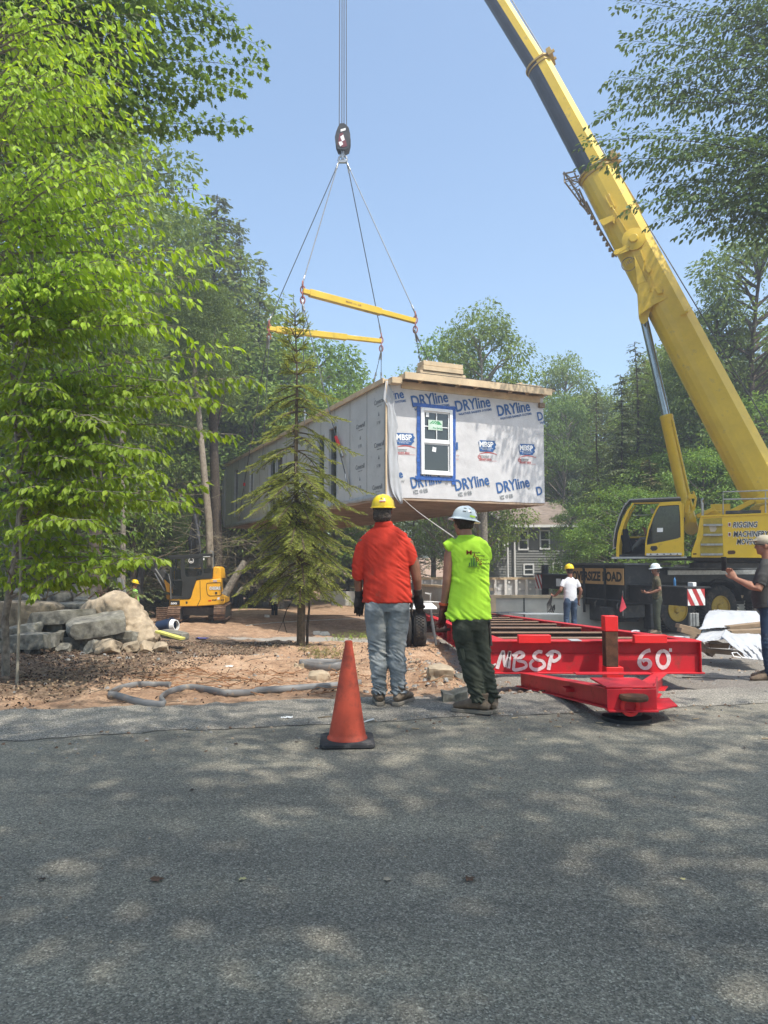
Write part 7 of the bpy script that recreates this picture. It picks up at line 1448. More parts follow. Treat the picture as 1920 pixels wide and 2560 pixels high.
b = MB(); b.tube([pz(430, 1690, 10), pz(420, 1730, 9.9), pz(450, 1740, 9.9), pz(470, 1700, 9.9)], .008, 6); b.tube([pz(540, 1820, 9.6), pz(470, 1810, 9.6), pz(450, 1770, 9.7), pz(500, 1765, 9.7), pz(560, 1820, 9.6), pz(680, 1830, 9.6)], .008, 6); b.build('sheet_cord', white, hp)
for k, (X0, Y0, X1, Y1, d) in enumerate(((-110, 1490, 110, 1550, 12.5), (-90, 1530, 130, 1600, 12.2), (-60, 1500, 60, 1530, 12.8), (40, 1610, 240, 1790, 11.4))): plank(pz(X0, Y0, d), pz(X1, Y1, d), .18, .07, MT['weathered_lumber'], ['dark timber lying left of the plastic heap under the crane', 'second dark timber in front of the first one by the crane wheel', 'short timber nearest to the crane wheel', 'rough timber poking out below the plastic heap'][k], 'timber', 'loose_timber')
b = MB(); b.tube([pz(-60, 2020, 8.6), pz(200, 2025, 8.5), pz(480, 2040, 8.4)], .006, 5); tag(b.build('ground_cord', blk, at=pz(200, 2025, 8.5)), 'thin dark cord lying on the gravel right of the trailer', 'cord')
b = MB(); u_ = P(*z9(1150, 985), 20); b.bx(u_.x - .13, u_.x + .13, 20, 20.1, u_.z - .1, u_.z + .25); 
for k in range(3): b.bx(u_.x - .12 + k * .08, u_.x - .08 + k * .08, 19.97, 20, u_.z - .1, u_.z + .25)
tag(b.build('wheel_chock', steel, at=u_, bevel=.005), 'small bright metal block standing between the two crane wheels', 'chock')
# ================================================================ FOUNDATION
ztop = .10
fd = thing('foundation', (9, 24, -1), 'new pale foundation of insulated wall panels with lumber top plates behind the trailer', 'foundation')
panel = mat('panel_grey_foam', (.52, .54, .55), .7, var=.06, vs=2); pconc = mat('panel_concrete', (.60, .57, .50), .8, var=.08, vs=2)
zf5 = zz(4.366, 1040, 1440)
def W0(X, Y, d): return P(*zf5(X, Y), d)
Y2, Y1 = 24.0, 44.0
# far inner wall
a = W0(60, 75, Y1); c = W0(1500, 20, Y1); zA = P(1300, 1449, Y1).z; zB_ = P(1300, 1497, Y1).z
bb = MB(); bb.bx(a.x - 0, c.x + 9, Y1, Y1 + .25, zB_ - 1.0, zA); w1 = bb.build('far_panel', panel, fd)
bb = MB(); bb.bx(a.x, c.x + 9, Y1 - .12, Y1 + .27, zA + .003, zA + .13); bb.build('top_plate', wood, fd)
bb = MB(); k = 0; x = a.x
while x < c.x + 9: bb.bx(x - .07, x + .07, Y1 - .20, Y1 - .003, zB_ - 1.0, zA); x += .62; k += 1
st_ = bb.build('panel_stud', white, w1); bb = MB(); x = a.x + .2
while x < c.x + 9:
    for z_ in (.15, .55, .95): bb.ring([(0, 0), (.07, 0), (.07, .02), (0, .02)], (x, Y1 - .205, zA - z_), (0, -1, 0), 8)
    x += .62
bb.build('stud_hole', white, w1); bb = MB(); x = a.x + .25; k = 0
while x < c.x + 4: bb.text('superior', (x, Y1 - .004, zA - .35 - .35 * (k % 2)), (1, 0, 0), (0, 0, 1), width=.3, h=.07, bold=.02); x += .62; k += 1
bb.build('panel_print', gtext, w1)
# near wall and left return
n0 = W0(850, 235, Y2); zN = P(1240, 1495, Y2).z; xN = n0.x; xE = xN + 12
bb = MB(); bb.bx(xN, xE, Y2, Y2 + .25, zN - 1.3, zN); bb.build('near_panel', pconc, fd); bb = MB(); bb.bx(xN - .12, xE, Y2 - .08, Y2 + .33, zN + .003, zN + .09); bb.bx(xN - .12, xN + .05, Y2 - .08, Y2 - .003, zN - 1.2, zN); bb.build('top_plate', wood, fd)
bb = MB(); 
for xx in (xN + .95, xN + 2.9, xN + 4.6): bb.bx(xx, xx + .04, Y2 - .012, Y2 - .002, zN - .9 if xx < xN + 1.5 else zN - .45, zN)
bb.build('panel_seam', dgrey, fd)
# left return wall running back
p0 = V((W0(80, 105, 40).x, 40, 0)); p1 = V((xN, Y2 + .3, 0)); zl0 = P(1060, 1463, 40).z
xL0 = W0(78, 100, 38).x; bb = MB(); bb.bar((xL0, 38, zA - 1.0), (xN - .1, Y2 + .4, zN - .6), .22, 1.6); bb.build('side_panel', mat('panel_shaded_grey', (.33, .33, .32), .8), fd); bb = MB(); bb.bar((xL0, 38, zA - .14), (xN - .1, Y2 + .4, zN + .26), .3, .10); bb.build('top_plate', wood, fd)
bb = MB(); q0 = W0(80, 300, 33); q1 = W0(330, 320, 30); bb.bar(q0, q1, .5, .22)
for X in (100, 250): c0 = W0(X, 185, 34); bb.bar(c0, c0 + V((.25, 0, -.05)), .06, .06); bb.bar(c0 + V((.25, 0, 0)), c0 + V((.22, 0, -.8)), .06, .06)
bb.build('footing', white, fd)
# ================================================================ GREY SIDED HOUSE
sid = bpy.data.materials.new('grey_siding'); sid.use_nodes = True; n = sid.node_tree.nodes; l = sid.node_tree.links; bs_ = n['Principled BSDF']; bs_.inputs['Base Color'].default_value = (.115, .12, .115, 1); bs_.inputs['Roughness'].default_value = .6
z5b = zz(3.77, 1000, 1260)
def house(nm, lab, Yh_, xa, xb, z0, zt_, sidc, wins, roofc, gable=None, roofrise=2.2, depth=9):
    h = thing(nm, ((xa + xb) / 2, Yh_, z0), lab, 'house'); sm_ = mat(nm + '_siding', sidc, .6, var=.06, vs=1); n_ = int((zt_ - z0) / .16)
    b = MB(); b.bx(xa, xb, Yh_ + .05, Yh_ + depth, z0, zt_)
    for k in range(n_):        # lapped boards
        z = z0 + k * .16; b.add([(xa, Yh_ + .0, z), (xb, Yh_ + .0, z), (xb, Yh_ + .045, z + .16), (xa, Yh_ + .045, z + .16), (xa, Yh_ + .05, z), (xb, Yh_ + .05, z)], [(0, 1, 2, 3), (1, 0, 4, 5)])
    b.build('wall', sm_, h)
    for (x0, x1, za, zb2) in wins:
        b = MB(); t = .09; b.bx(x0, x1, Yh_ - .05, Yh_ + .02, zb2 - t, zb2); b.bx(x0, x1, Yh_ - .05, Yh_ + .02, za, za + t); b.bx(x0, x0 + t, Yh_ - .05, Yh_ + .02, za + t, zb2 - t); b.bx(x1 - t, x1, Yh_ - .05, Yh_ + .02, za + t, zb2 - t); zc = (za + zb2) / 2; b.bx(x0 + t, x1 - t, Yh_ - .03, Yh_ + .01, zc - .03, zc + .03); f = b.build('window', vinyl, h)
        MB().bx(x0 + t, x1 - t, Yh_ - .015, Yh_ - .008, za + t, zb2 - t).build('pane', pane, f)
    return h
Yg = 46.0
def HP(X, Y, Yq=Yg): p = P(*z5b(X, Y), Yq); return p.x, p.z
xa, zt_ = HP(1010, 205); xb = HP(1640, 205)[0]; z0_ = -2.6
W = []
for X0, X1, Y0, Y1_ in ((1113, 1210, 247, 436), (1315, 1412, 245, 430), (1163, 1263, 562, 672), (1437, 1530, 550, 655)):
    a = HP(X0, Y1_); c = HP(X1, Y0); W.append((a[0], c[0], a[1], c[1]))
h1 = house('grey_house', 'grey sided two storey house with white trimmed windows and a brown roof behind the foundation', Yg, xa, xb, z0_, zt_, (.20, .205, .195), W, None)
shing = mat('brown_shingles', (.26, .205, .17), .9, var=.2, vs=3, bump=.4, bs=14)
rz0 = HP(900, 60, Yg + 4)[1]
b = MB(); b.add([(xa - .6, Yg - .5, zt_ + .05), (xb + .3, Yg - .5, zt_ + .05), (xb + .3, Yg + 5, zt_ + 1.8), (xa - 1.2, Yg + 5, zt_ + 2.4), (xb + .3, Yg + 9, zt_ + .5), (xa - 1.2, Yg + 9, zt_ + .5)], [(0, 1, 2, 3), (3, 2, 4, 5)]); o = b.build('roof', shing, h1); o.modifiers.new('s', 'SOLIDIFY').thickness = .12
b = MB(); b.bx(xa - .3, xb + .3, Yg - .55, Yg - .43, zt_ - .12, zt_ + .04); 
for X in (1010, 1075): x_ = HP(X, 300)[0]; b.tube([(x_ + .1, Yg - .5, zt_), (x_ + .05, Yg - .1, zt_ - .3), (x_, Yg - .12, zt_ - .6), (x_, Yg - .12, z0_ + .3)], .06, 8)
b.build('gutter', white, h1)
# gable wing on the left, further back by a little and turned
yw = Yg - .8; gx0 = P(1170, 1400, yw).x; gx1 = P(1266, 1400, yw).x; zr = P(1218, 1283, yw).z; ze = P(1266, 1312, yw).z
b = MB(); b.prism([(gx0, z0_), (gx1, z0_), (gx1, ze), (P(1212, 1280, yw).x, P(1212, 1280, yw).z), (gx0, P(1170, 1300, yw).z)], lambda u, v, w_: V((u, w_, v)), yw, Yg + 2); b.build('gable_wall', MT['grey_house_siding'], h1)
b = MB(); k = 0
while z0_ + k * .16 < ze - .1: z = z0_ + k * .16; b.add([(gx0, yw - .035, z), (gx1, yw - .035, z), (gx1, yw - .003, z + .16), (gx0, yw - .003, z + .16)], [(0, 1, 2, 3)]); k += 1
b.build('gable_siding', MT['grey_house_siding'], h1)
a, c = P(*z5b(925, 438), yw), P(*z5b(988, 252), yw); b = MB(); t = .08; b.bx(a.x, c.x, yw - .1, yw - .04, a.z, c.z); f = b.build('window', vinyl, h1); MB().bx(a.x + t, c.x - t, yw - .115, yw - .102, a.z + t, c.z - t).build('pane', pane, f)
b = MB(); g0_, g1_ = P(1205, 1272, yw), P(1275, 1314, yw); b.bar((g0_.x, yw - .2, g0_.z), (g1_.x, yw - .2, g1_.z), .5, .12); b.bar((P(1160, 1296, yw).x, yw - .2, P(1160, 1296, yw).z), (g0_.x, yw - .2, g0_.z), .5, .12); b.build('rake_board', white, h1)
# tan house behind right
Yt = 52; xa2 = P(1408, 1400, Yt).x; xb2 = P(1720, 1400, Yt).x
ws = []
for X0, X1 in ((1440, 1470), (1530, 1565)): ws.append((P(X0, 1400, Yt).x, P(X1, 1400, Yt).x, P(1400, 1385, Yt).z, P(1400, 1335, Yt).z))
h2 = house('tan_house', 'pale tan sided house half hidden by trees between the grey house and the crane cab', Yt, xa2, xb2, -2.6, P(1450, 1312, Yt).z, (.50, .44, .36), ws, None)
b = MB(); zt2 = P(1450, 1312, Yt).z; b.add([(xa2 - .6, Yt - .5, zt2), (xb2 + .5, Yt - .5, zt2), (xb2 + .5, Yt + 5, zt2 + 2.6), (xa2 - .6, Yt + 5, zt2 + 2.6)], [(0, 1, 2, 3)]); o = b.build('roof', shing, h2); o.modifiers.new('s', 'SOLIDIFY').thickness = .12
# small shed
Ys = 60; sx0 = P(1060, 1400, Ys).x; sx1 = P(1125, 1400, Ys).x; sz = P(1090, 1457, Ys).z; b = MB(); sh_ = thing('shed', (sx0, Ys, -2.4), 'low tan shed roof showing between the two standing men', 'shed'); b.bx(sx0 + .2, sx1 + 1, Ys, Ys + 3, -2.6, sz); b.build('wall', MT['tan_house_siding'], sh_)
b = MB(); tz = P(1085, 1443, Ys).z; b.add([(sx0 - .2, Ys - .3, sz), (sx1 + 1.2, Ys - .3, sz), (sx1 + 1.2, Ys + 1.5, tz), (sx0 + .9, Ys + 1.5, tz), (sx0 - .2, Ys + 3.3, sz)], [(0, 1, 2, 3), (0, 3, 4)]); o = b.build('roof', mat('tan_roof', (.42, .33, .2), .9), sh_); o.modifiers.new('s', 'SOLIDIFY').thickness = .08
# concrete slabs / grey wall left of the men in the far middle
b = MB(); a = P(800, 1480, 33); b.bx(a.x, P(1010, 1480, 33).x, 33, 33.3, a.z - .35, a.z + .02); b.bx(a.x + .5, a.x + 2.5, 32.9, 33.0, a.z - .6, a.z - .36); tag(b.build('block_wall', pconc, at=a, bevel=.01), 'low pale concrete wall on the dirt bank behind the spruce', 'wall')
b = MB(); a = P(610, 1545, 19); b.tube([ground_at(x_, y_, .02) for x_, y_ in ((615, 1564), (680, 1557), (760, 1552), (850, 1548), (940, 1545))], .014, 6); tag(b.build('string_line', mat('string_pale', (.5, .45, .38), .8), at=ground_at(760, 1552)), 'pale pole lying on the stone dust behind the spruce trunk', 'pole')
for k, (px, py, s_) in enumerate(((792, 1582, .12), (812, 1584, .14), (668, 1541, .10))): c = ground_at(px, py, s_ * .3); rockmesh('white_stone', None, mat('white_stone', (.62, .58, .5), .9, bump=.4) if k == 0 else MT['white_stone'], ['left one of two whitish stones right of the spruce trunk', 'right one of two whitish stones right of the spruce trunk', 'whitish stone on the pale dust left of the spruce'][k], 'stone', None, seed=30 + k, amp=.03, box=(s_ * 2, s_ * 1.5, s_), loc=c, grp=False)
for k, (px, py, s_, lab) in enumerate(((800, 1692, .10, 'pale lumpy stone in the dirt left of the cone tip'), (747, 1662, .07, 'small tan stone beside the loop of grey pipe'), (1100, 1685, .12, 'brown rock in the shaded bank beside the trailer wheel'), (1135, 1740, .12, 'dark rock near the boots of the man in lime'), (1165, 1700, .10, 'dark rock under the left trailer beam'))): c = ground_at(px, py, s_ * .3); rockmesh('bank_stone', None, rocks if k < 3 else rock, lab, 'stone', None, seed=40 + k, amp=.05, box=(s_ * 2.2, s_ * 1.6, s_ * 1.2), loc=c, grp=False)
# ================================================================ TREES
beech = leafmat('beech_leaves', (.17, .28, .02), (.26, .40, .03), (.36, .50, .06), .48)
maple = leafmat('maple_leaves', (.09, .165, .03), (.14, .235, .045), (.20, .31, .07), .4)
midgreen = leafmat('forest_leaves', (.12, .18, .035), (.17, .25, .05), (.25, .34, .08), .38)
darkgreen = leafmat('dark_forest_leaves', (.08, .125, .033), (.115, .175, .045), (.17, .23, .065), .32)
cherry = leafmat('cherry_leaves', (.065, .115, .04), (.09, .15, .048), (.13, .205, .065), .3)
hemlock = leafmat('hemlock_needles', (.085, .115, .045), (.115, .15, .055), (.165, .195, .08), .25, .6)
hemdry = leafmat('hemlock_dry_needles', (.12, .13, .05), (.18, .18, .07), (.26, .24, .11), .3, .7)
sprucem = leafmat('spruce_needles', (.12, .16, .04), (.25, .30, .06), (.46, .50, .12), .38, .6)
TPL = {   # leaf outlines: vertices (x across, y along, z normal) and triangles
 'beech': ([(0, 0, 0), (0, 1, -.10), (0, .33, -.03), (0, .68, -.04), (.20, .28, .04), (.22, .62, .03), (-.20, .28, .04), (-.22, .62, .03)], [(0, 4, 2), (0, 2, 6), (2, 4, 5), (2, 5, 3), (6, 2, 3), (6, 3, 7), (3, 5, 1), (7, 3, 1)]),
 'oval': ([(0, 0, 0), (0, 1, -.08), (.24, .45, .05), (-.24, .45, .05)], [(0, 2, 1), (0, 1, 3)]),
 'maple': ([(0, 0, 0), (.45, .25, .06), (.25, .45, .0), (.40, .80, .05), (.12, .70, 0), (0, 1, -.08), (-.12, .70, 0), (-.40, .80, .05), (-.25, .45, 0), (-.45, .25, .06), (0, .4, -.05)], [(10, 0, 1), (10, 1, 2), (10, 2, 3), (10, 3, 4), (10, 4, 5), (10, 5, 6), (10, 6, 7), (10, 7, 8), (10, 8, 9), (10, 9, 0)]),
 'spray': ([(0, 0, 0), (.10, .25, .02), (.30, .38, 0), (.13, .5, .02), (.28, .68, 0), (.08, .75, 0), (0, 1, -.05), (-.08, .75, 0), (-.28, .68, 0), (-.13, .5, .02), (-.30, .38, 0), (-.10, .25, .02)], [(0, 1, 11), (1, 2, 3), (11, 9, 10), (1, 3, 9), (1, 9, 11), (3, 4, 5), (9, 7, 8), (3, 5, 7), (3, 7, 9), (5, 6, 7)]),
 'needle': ([(-.06, 0, 0), (.06, 0, 0), (0, 1, 0)], [(0, 1, 2)]),
}
def norm(a): return a / np.maximum(np.linalg.norm(a, axis=1, keepdims=True), 1e-9)
def leafmesh(name, pos, d, n, size, tpl):
    tv, tf = TPL[tpl]; tv = np.array(tv); tf = np.array(tf); pos = np.asarray(pos, float); d = norm(np.asarray(d, float)); n = np.asarray(n, float); n = norm(n - d * (n * d).sum(1, keepdims=True)); s = np.cross(d, n); size = np.asarray(size, float).reshape(-1, 1, 1)
    vs = pos[:, None, :] + size * (s[:, None, :] * tv[None, :, 0:1] + d[:, None, :] * tv[None, :, 1:2] + n[:, None, :] * tv[None, :, 2:3])
    k = len(tv); fs = tf[None] + (np.arange(len(pos)) * k)[:, None, None]
    return npmesh(name, vs.reshape(-1, 3), fs.reshape(-1, 3))
def sm(o): return o
def leafobj(name, pos, d, n, size, tpl, m, parent=None, at=None):
    me = leafmesh(name, pos, d, n, size, tpl)
    if at is not None: 
        co = np.empty(len(me.vertices) * 3, np.float32); me.vertices.foreach_get('co', co); co = co.reshape(-1, 3) - np.array(at, np.float32); me.vertices.foreach_set('co', co.ravel())
    me.materials.append(m); me.polygons.foreach_set('use_smooth', [False] * len(me.polygons)); o = bpy.data.objects.new(name, me); col.objects.link(o); o.parent = parent; return o
# ---- leafy layered spray along a branch
class Fol:
    def __init__(s, r): s.p = []; s.d = []; s.n = []; s.s = []; s.r = r; s.B = MB()
    def leaf(s, p, d, n, sz): s.p.append(tuple(p)); s.d.append(tuple(d)); s.n.append(tuple(n)); s.s.append(sz)
    def branch(s, a, c, thick, leaf=.075, dens=1.0, sag=.10, twl=.38, start=.15, hang=.55, lateral=None):
        a, c = V(a), V(c); L = (c - a).length; t = (c - a).normalized(); r = s.r; mid = a.lerp(c, .5) + V((r.gauss(0, .05), r.gauss(0, .05), sag * r.uniform(.5, 1.3))) * L
        N = max(6, int(L / .14)); pts = []
        for i in range(N + 1):
            u = i / N; pts.append(a * (1 - u) ** 2 + mid * 2 * u * (1 - u) + c * u * u + V((noise.noise(a * 3 + V((u * 4, 0, 0))), noise.noise(a * 3 + V((0, u * 4, 5))), noise.noise(a * 3 + V((7, u * 4, 0))))) * .06 * min(1, L) * math.sin(math.pi * min(u, .95)))
        s.B.tube(pts, [max(.0022, thick * (1 - .85 * i / N)) for i in range(N + 1)], 5, cap=False)
        side = (lateral or t.cross(V((0, 0, 1)))).normalized(); k = 0; u = start
        while u < 1.0:
            i = min(int(u * N), N - 1); p = pts[i].lerp(pts[i + 1], u * N - i); tt = (pts[i + 1] - pts[i]).normalized(); sg = 1 if k % 2 else -1; k += 1
            tl = twl * (1.15 - .8 * u) * r.uniform(.6, 1.25) * min(1.6, max(.5, L / 1.8)); dr = (tt * r.uniform(.5, .9) + side * sg * r.uniform(.6, 1) + V((0, 0, r.gauss(.04, .16)))).normalized(); q = p; m = max(2, int(tl / (leaf * .62))); tw = [q]
            for j in range(m):
                dr = (dr + V((r.gauss(0, .08), r.gauss(0, .08), -.045))).normalized(); q = q + dr * tl / m; tw.append(q); ls = dr.cross(V((0, 0, 1))).normalized() * (1 if j % 2 else -1)
                ld = (dr * r.uniform(.4, .9) + ls * r.uniform(.4, .9) + V((0, 0, -hang * r.uniform(.4, 1.9)))).normalized(); s.leaf(q, ld, V((r.gauss(0, .6), r.gauss(0, .6), .9)) + ls * .3, leaf * r.uniform(.7, 1.2))
            s.leaf(q, (dr + V((0, 0, -hang * .6))).normalized(), V((r.gauss(0, .3), r.gauss(0, .3), 1)), leaf * r.uniform(.85, 1.2)); s.B.tube(tw, [.0028] + [.0016] * (len(tw) - 1), 3, cap=False)
            u += .085 / dens / max(L, .6)
        s.leaf(c, (t + V((0, 0, -.4))).normalized(), V((0, 0, 1)), leaf)
def spraytree(name, lab, cat, base, trunkpts, rad, fol, tpl, lm_, bm_, twm=None):
    t = thing(name, base, lab, cat); b = MB(); b.tube(trunkpts, rad, 12); b.build('trunk', bm_, t); fol.B.build('branches', twm or bm_, t); leafobj('crown', fol.p, fol.d, fol.n, fol.s, tpl, lm_, t, at=base); return t
R1 = random.Random(11)
def trunk_at(pts, z):
    for i in range(len(pts) - 1):
        if pts[i].z <= z <= pts[i + 1].z: return pts[i].lerp(pts[i + 1], (z - pts[i].z) / (pts[i + 1].z - pts[i].z))
    return pts[-1]
# left beeches: (trunk pixel column, depth) and the branch tips read off the photo
def beech_tree(x, Y, H, tips, nfill, seed, lab, fillbox, leaf=.078, tr=.045, m=beech, tpl='beech', bmm=barkl, dens=1.0, nm='beech_tree', twl=.40, hang=1.0):
    r = random.Random(seed); base = V((x, Y, gz(x, Y) - .02)); pts = [base + V((.12 * math.sin(k * 1.3 + seed), .1 * math.cos(k), H * k / 8)) for k in range(9)]; f = Fol(r)
    for (px, py, yy) in tips:
        tip = P(px, py, yy); bz = min(H * .97, max(.7, tip.z + r.uniform(-.25, .35) * (tip - base).length * .35 - .1)); a = trunk_at(pts, bz); f.branch(a, tip, .016, leaf, dens, .07, twl=twl, hang=hang)
    for _ in range(nfill):
        px, py, yy = r.uniform(*fillbox[0]), r.uniform(*fillbox[1]), Y + r.uniform(*fillbox[2]); tip = P(px, py, yy); bz = min(H * .97, max(.6, tip.z + r.uniform(-.5, .2))); a = trunk_at(pts, bz); f.branch(a, tip, .013, leaf, dens, .06, twl=twl, hang=hang)
    return spraytree(nm, lab, 'tree', base, pts, [tr * (1 - .7 * k / 8) for k in range(9)], f, tpl, m, bmm)
tipsA = [(484, 471, 7.6), (385, 375, 7.0), (475, 752, 7.4), (557, 866, 7.8), (451, 817, 7.0), (533, 627, 7.8), (360, 560, 7.2), (300, 650, 6.8), (250, 420, 6.6), (505, 700, 7.6), (420, 620, 7.4)]
tipsB = [(623, 940, 8.2), (553, 1010, 7.8), (574, 1088, 7.9), (455, 1000, 7.4), (360, 1125, 7.0), (400, 1182, 7.2), (504, 1215, 8.0), (451, 1256, 7.6), (409, 1406, 8.4), (328, 1406, 8.0), (231, 1300, 7.0), (300, 1230, 7.2), (520, 1000, 8.0), (270, 1060, 6.9), (490, 960, 7.6)]
beech_tree(-4.6, 8.2, 7.6, tipsA, 75, 3, 'bright green beech at the upper left with leafy layered branches against the sky', ((-60, 380), (-60, 800), (-1.4, .9)), leaf=.10)
beech_tree(-4.3, 8.6, 5.6, tipsB, 105, 4, 'bright green beech sapling at the left reaching over the stone pile', ((-60, 400), (700, 1420), (-1.5, .6)), leaf=.10)
beech_tree(-6.0, 10.4, 9.0, [(440, 1240, 9.6), (330, 1330, 9.4), (350, 900, 9.5), (300, 780, 9.5)], 105, 6, 'darker beech standing behind the two bright ones at the left edge', ((-80, 400), (100, 1420), (-1.0, .8)), leaf=.095, m=maple, dens=.8)
tipsM = [(656, 172, 12), (652, 119, 12.2), (586, 66, 12), (602, 305, 11.4), (463, 320, 11), (541, 234, 11.4), (594, 217, 11.7), (560, 20, 12), (510, -20, 12), (430, 280, 10.8), (500, 170, 11.2), (380, 60, 11), (470, 100, 11.4), (520, 90, 11.8), (330, 240, 10.6), (420, 180, 11), (300, 130, 10.6)]
beech_tree(-7.4, 11.2, 11.8, tipsM, 55, 8, 'tall maple at the top left whose outer branches stand against the blue sky', ((-60, 480), (-120, 330), (-1, .6)), leaf=.115, tr=.15, m=maple, tpl='maple', bmm=bark, dens=1.35, nm='maple_tree', twl=.42, hang=.8)
# pale thin bare sapling stem in front at the left
b = MB(); st = [P(*q, 8.0) for q in ((52, 1420), (48, 1290), (100, 1180), (92, 1120), (58, 1060), (48, 960), (74, 860), (66, 760), (42, 640))]; b.tube(st, [.014, .014, .013, .013, .012, .012, .010, .008, .005], 8); b.v += []; 
b.tube([V((st[0].x, 8.0, gz(-3.5, 8) - .05)), st[0]], [.016, .014], 8); tag(b.build('sapling_stem', mat('sapling_bark', (.30, .27, .21), .9, bump=.3), at=(st[0].x, 8, 0)), 'thin crooked pale sapling stem at the left edge in front of the beeches', 'sapling')
b = MB(); 
for pts_ in (((190, 1490), (300, 1430), (420, 1385), (470, 1350)), ((75, 1480), (90, 1450), (130, 1440)), ((115, 1500), (122, 1470), (118, 1445)), ((100, 1500), (150, 1480), (220, 1478)), ((140, 1460), (170, 1430), (168, 1405))): b.tube([P(*q, 11.5) for q in pts_], [.012, .01, .008, .005][:len(pts_)], 5)
tag(b.build('bare_branch', twigm, at=P(300, 1430, 11.5)), 'bare pale branch hanging in front of the woods beside the excavator boom', 'branch')
# right-hand cherry, dark against the sky
tipsR = [(1553, 0, 9.6), (1559, 101, 9.4), (1533, 192, 9.2), (1538, 249, 9.2), (1495, 289, 8.9), (1466, 352, 8.7), (1489, 402, 8.7), (1550, 420, 8.9), (1625, 457, 9.1), (1579, 512, 8.7), (1645, 547, 8.8), (1724, 577, 8.9), (1839, 602, 9.1), (1620, 60, 9.6), (1600, 150, 9.4), (1640, 380, 9.2), (1700, 470, 9.2), (1760, 540, 9.2), (1590, 330, 9.2), (1680, 500, 9), (1560, -40, 9.6), (1800, 560, 9.3), (1610, 250, 9.5), (1560, 210, 9.2), (1700, 250, 9.6), (1820, 470, 9.6)]
f = Fol(random.Random(21)); bR = V((14.6, 18.6, gz(14, 18.6))); trp = [bR + V((.1 * math.sin(k * 1.1), .1 * math.cos(k * .8), 19 * k / 8)) for k in range(9)]
rr_ = random.Random(22)
for px, py, yy in tipsR: tip = P(px, py, yy * 2.0); f.branch(trunk_at(trp, min(18.6, tip.z - rr_.uniform(-.6, 2.2))), tip, .024, .145, 1.25, rr_.uniform(.06, .2), twl=.72, hang=rr_.uniform(.2, .6), start=.10)
for _ in range(36):
    px = rr_.uniform(1660, 2010); py = rr_.uniform(-140, 470 + (px - 1600) * .3); tip = P(px, py, 19.6 + rr_.uniform(-1.2, 1.6)); f.branch(trunk_at(trp, min(18.8, tip.z - rr_.uniform(-1, 2.2))), tip, .014, .145, 1.1, rr_.uniform(.05, .2), twl=.70, hang=rr_.uniform(.2, .6))
spraytree('cherry_tree', 'dark green cherry tree whose leafy boughs hang into the top right of the view', 'tree', bR, trp, [.28 * (1 - .6 * k / 8) for k in range(9)], f, 'beech', cherry, barkd)
# ---- background deciduous prototypes
def decid(seed, H, Rc, leaf, n_cl, per, base=.30, top=.5):
    r = random.Random(seed); nr_ = np.random.RandomState(seed); b = MB(); tp = [V((.25 * math.sin(k * .9 + seed) * k / 8, .2 * math.cos(k + seed) * k / 8, H * .93 * k / 8)) for k in range(9)]; b.tube(tp, [H * .016 * (1 - .8 * k / 8) for k in range(9)], 8); C = []
    for i in range(n_cl):
        u = r.random() ** .8; z = H * (base + (1 - base) * u); w_ = math.sin(math.pi * min(1, (u * .86 + .12))) ** .6; a = r.random() * 6.283; rad = Rc * w_ * (.35 + .65 * r.random() ** .5); c = V((rad * math.cos(a), rad * math.sin(a), z)); C.append((c, r.uniform(.55, 1.15) * Rc * .24))
        if i % 2 == 0: s_ = trunk_at(tp, max(.5, min(H * .9, z - rad * .55))); b.tube([s_, s_.lerp(c, .5) + V((0, 0, .12 * rad)), c], [H * .0045, H * .003, .008], 4, cap=False)
    ps = []; ds = []; ns = []; ss = []
    for c, cr_ in C:
        m = int(per * (cr_ / (Rc * .22)) ** 2) + 8; v = norm(nr_.normal(size=(m, 3))); rr = nr_.uniform(.25, 1.0, (m, 1)) ** .6; p = np.array(c) + v * rr * cr_ * np.array([1.15, 1.15, .62]); ps.append(p)
        outv = norm(v * np.array([1, 1, .3]) + nr_.normal(size=(m, 3)) * .5 + np.array([0, 0, -.45])); ds.append(outv); ns.append(nr_.normal(size=(m, 3)) * .55 + np.array([0, 0, 1]) + v * .4); ss.append(leaf * nr_.uniform(.65, 1.3, m))
    return b, np.concatenate(ps), np.concatenate(ds), np.concatenate(ns), np.concatenate(ss)
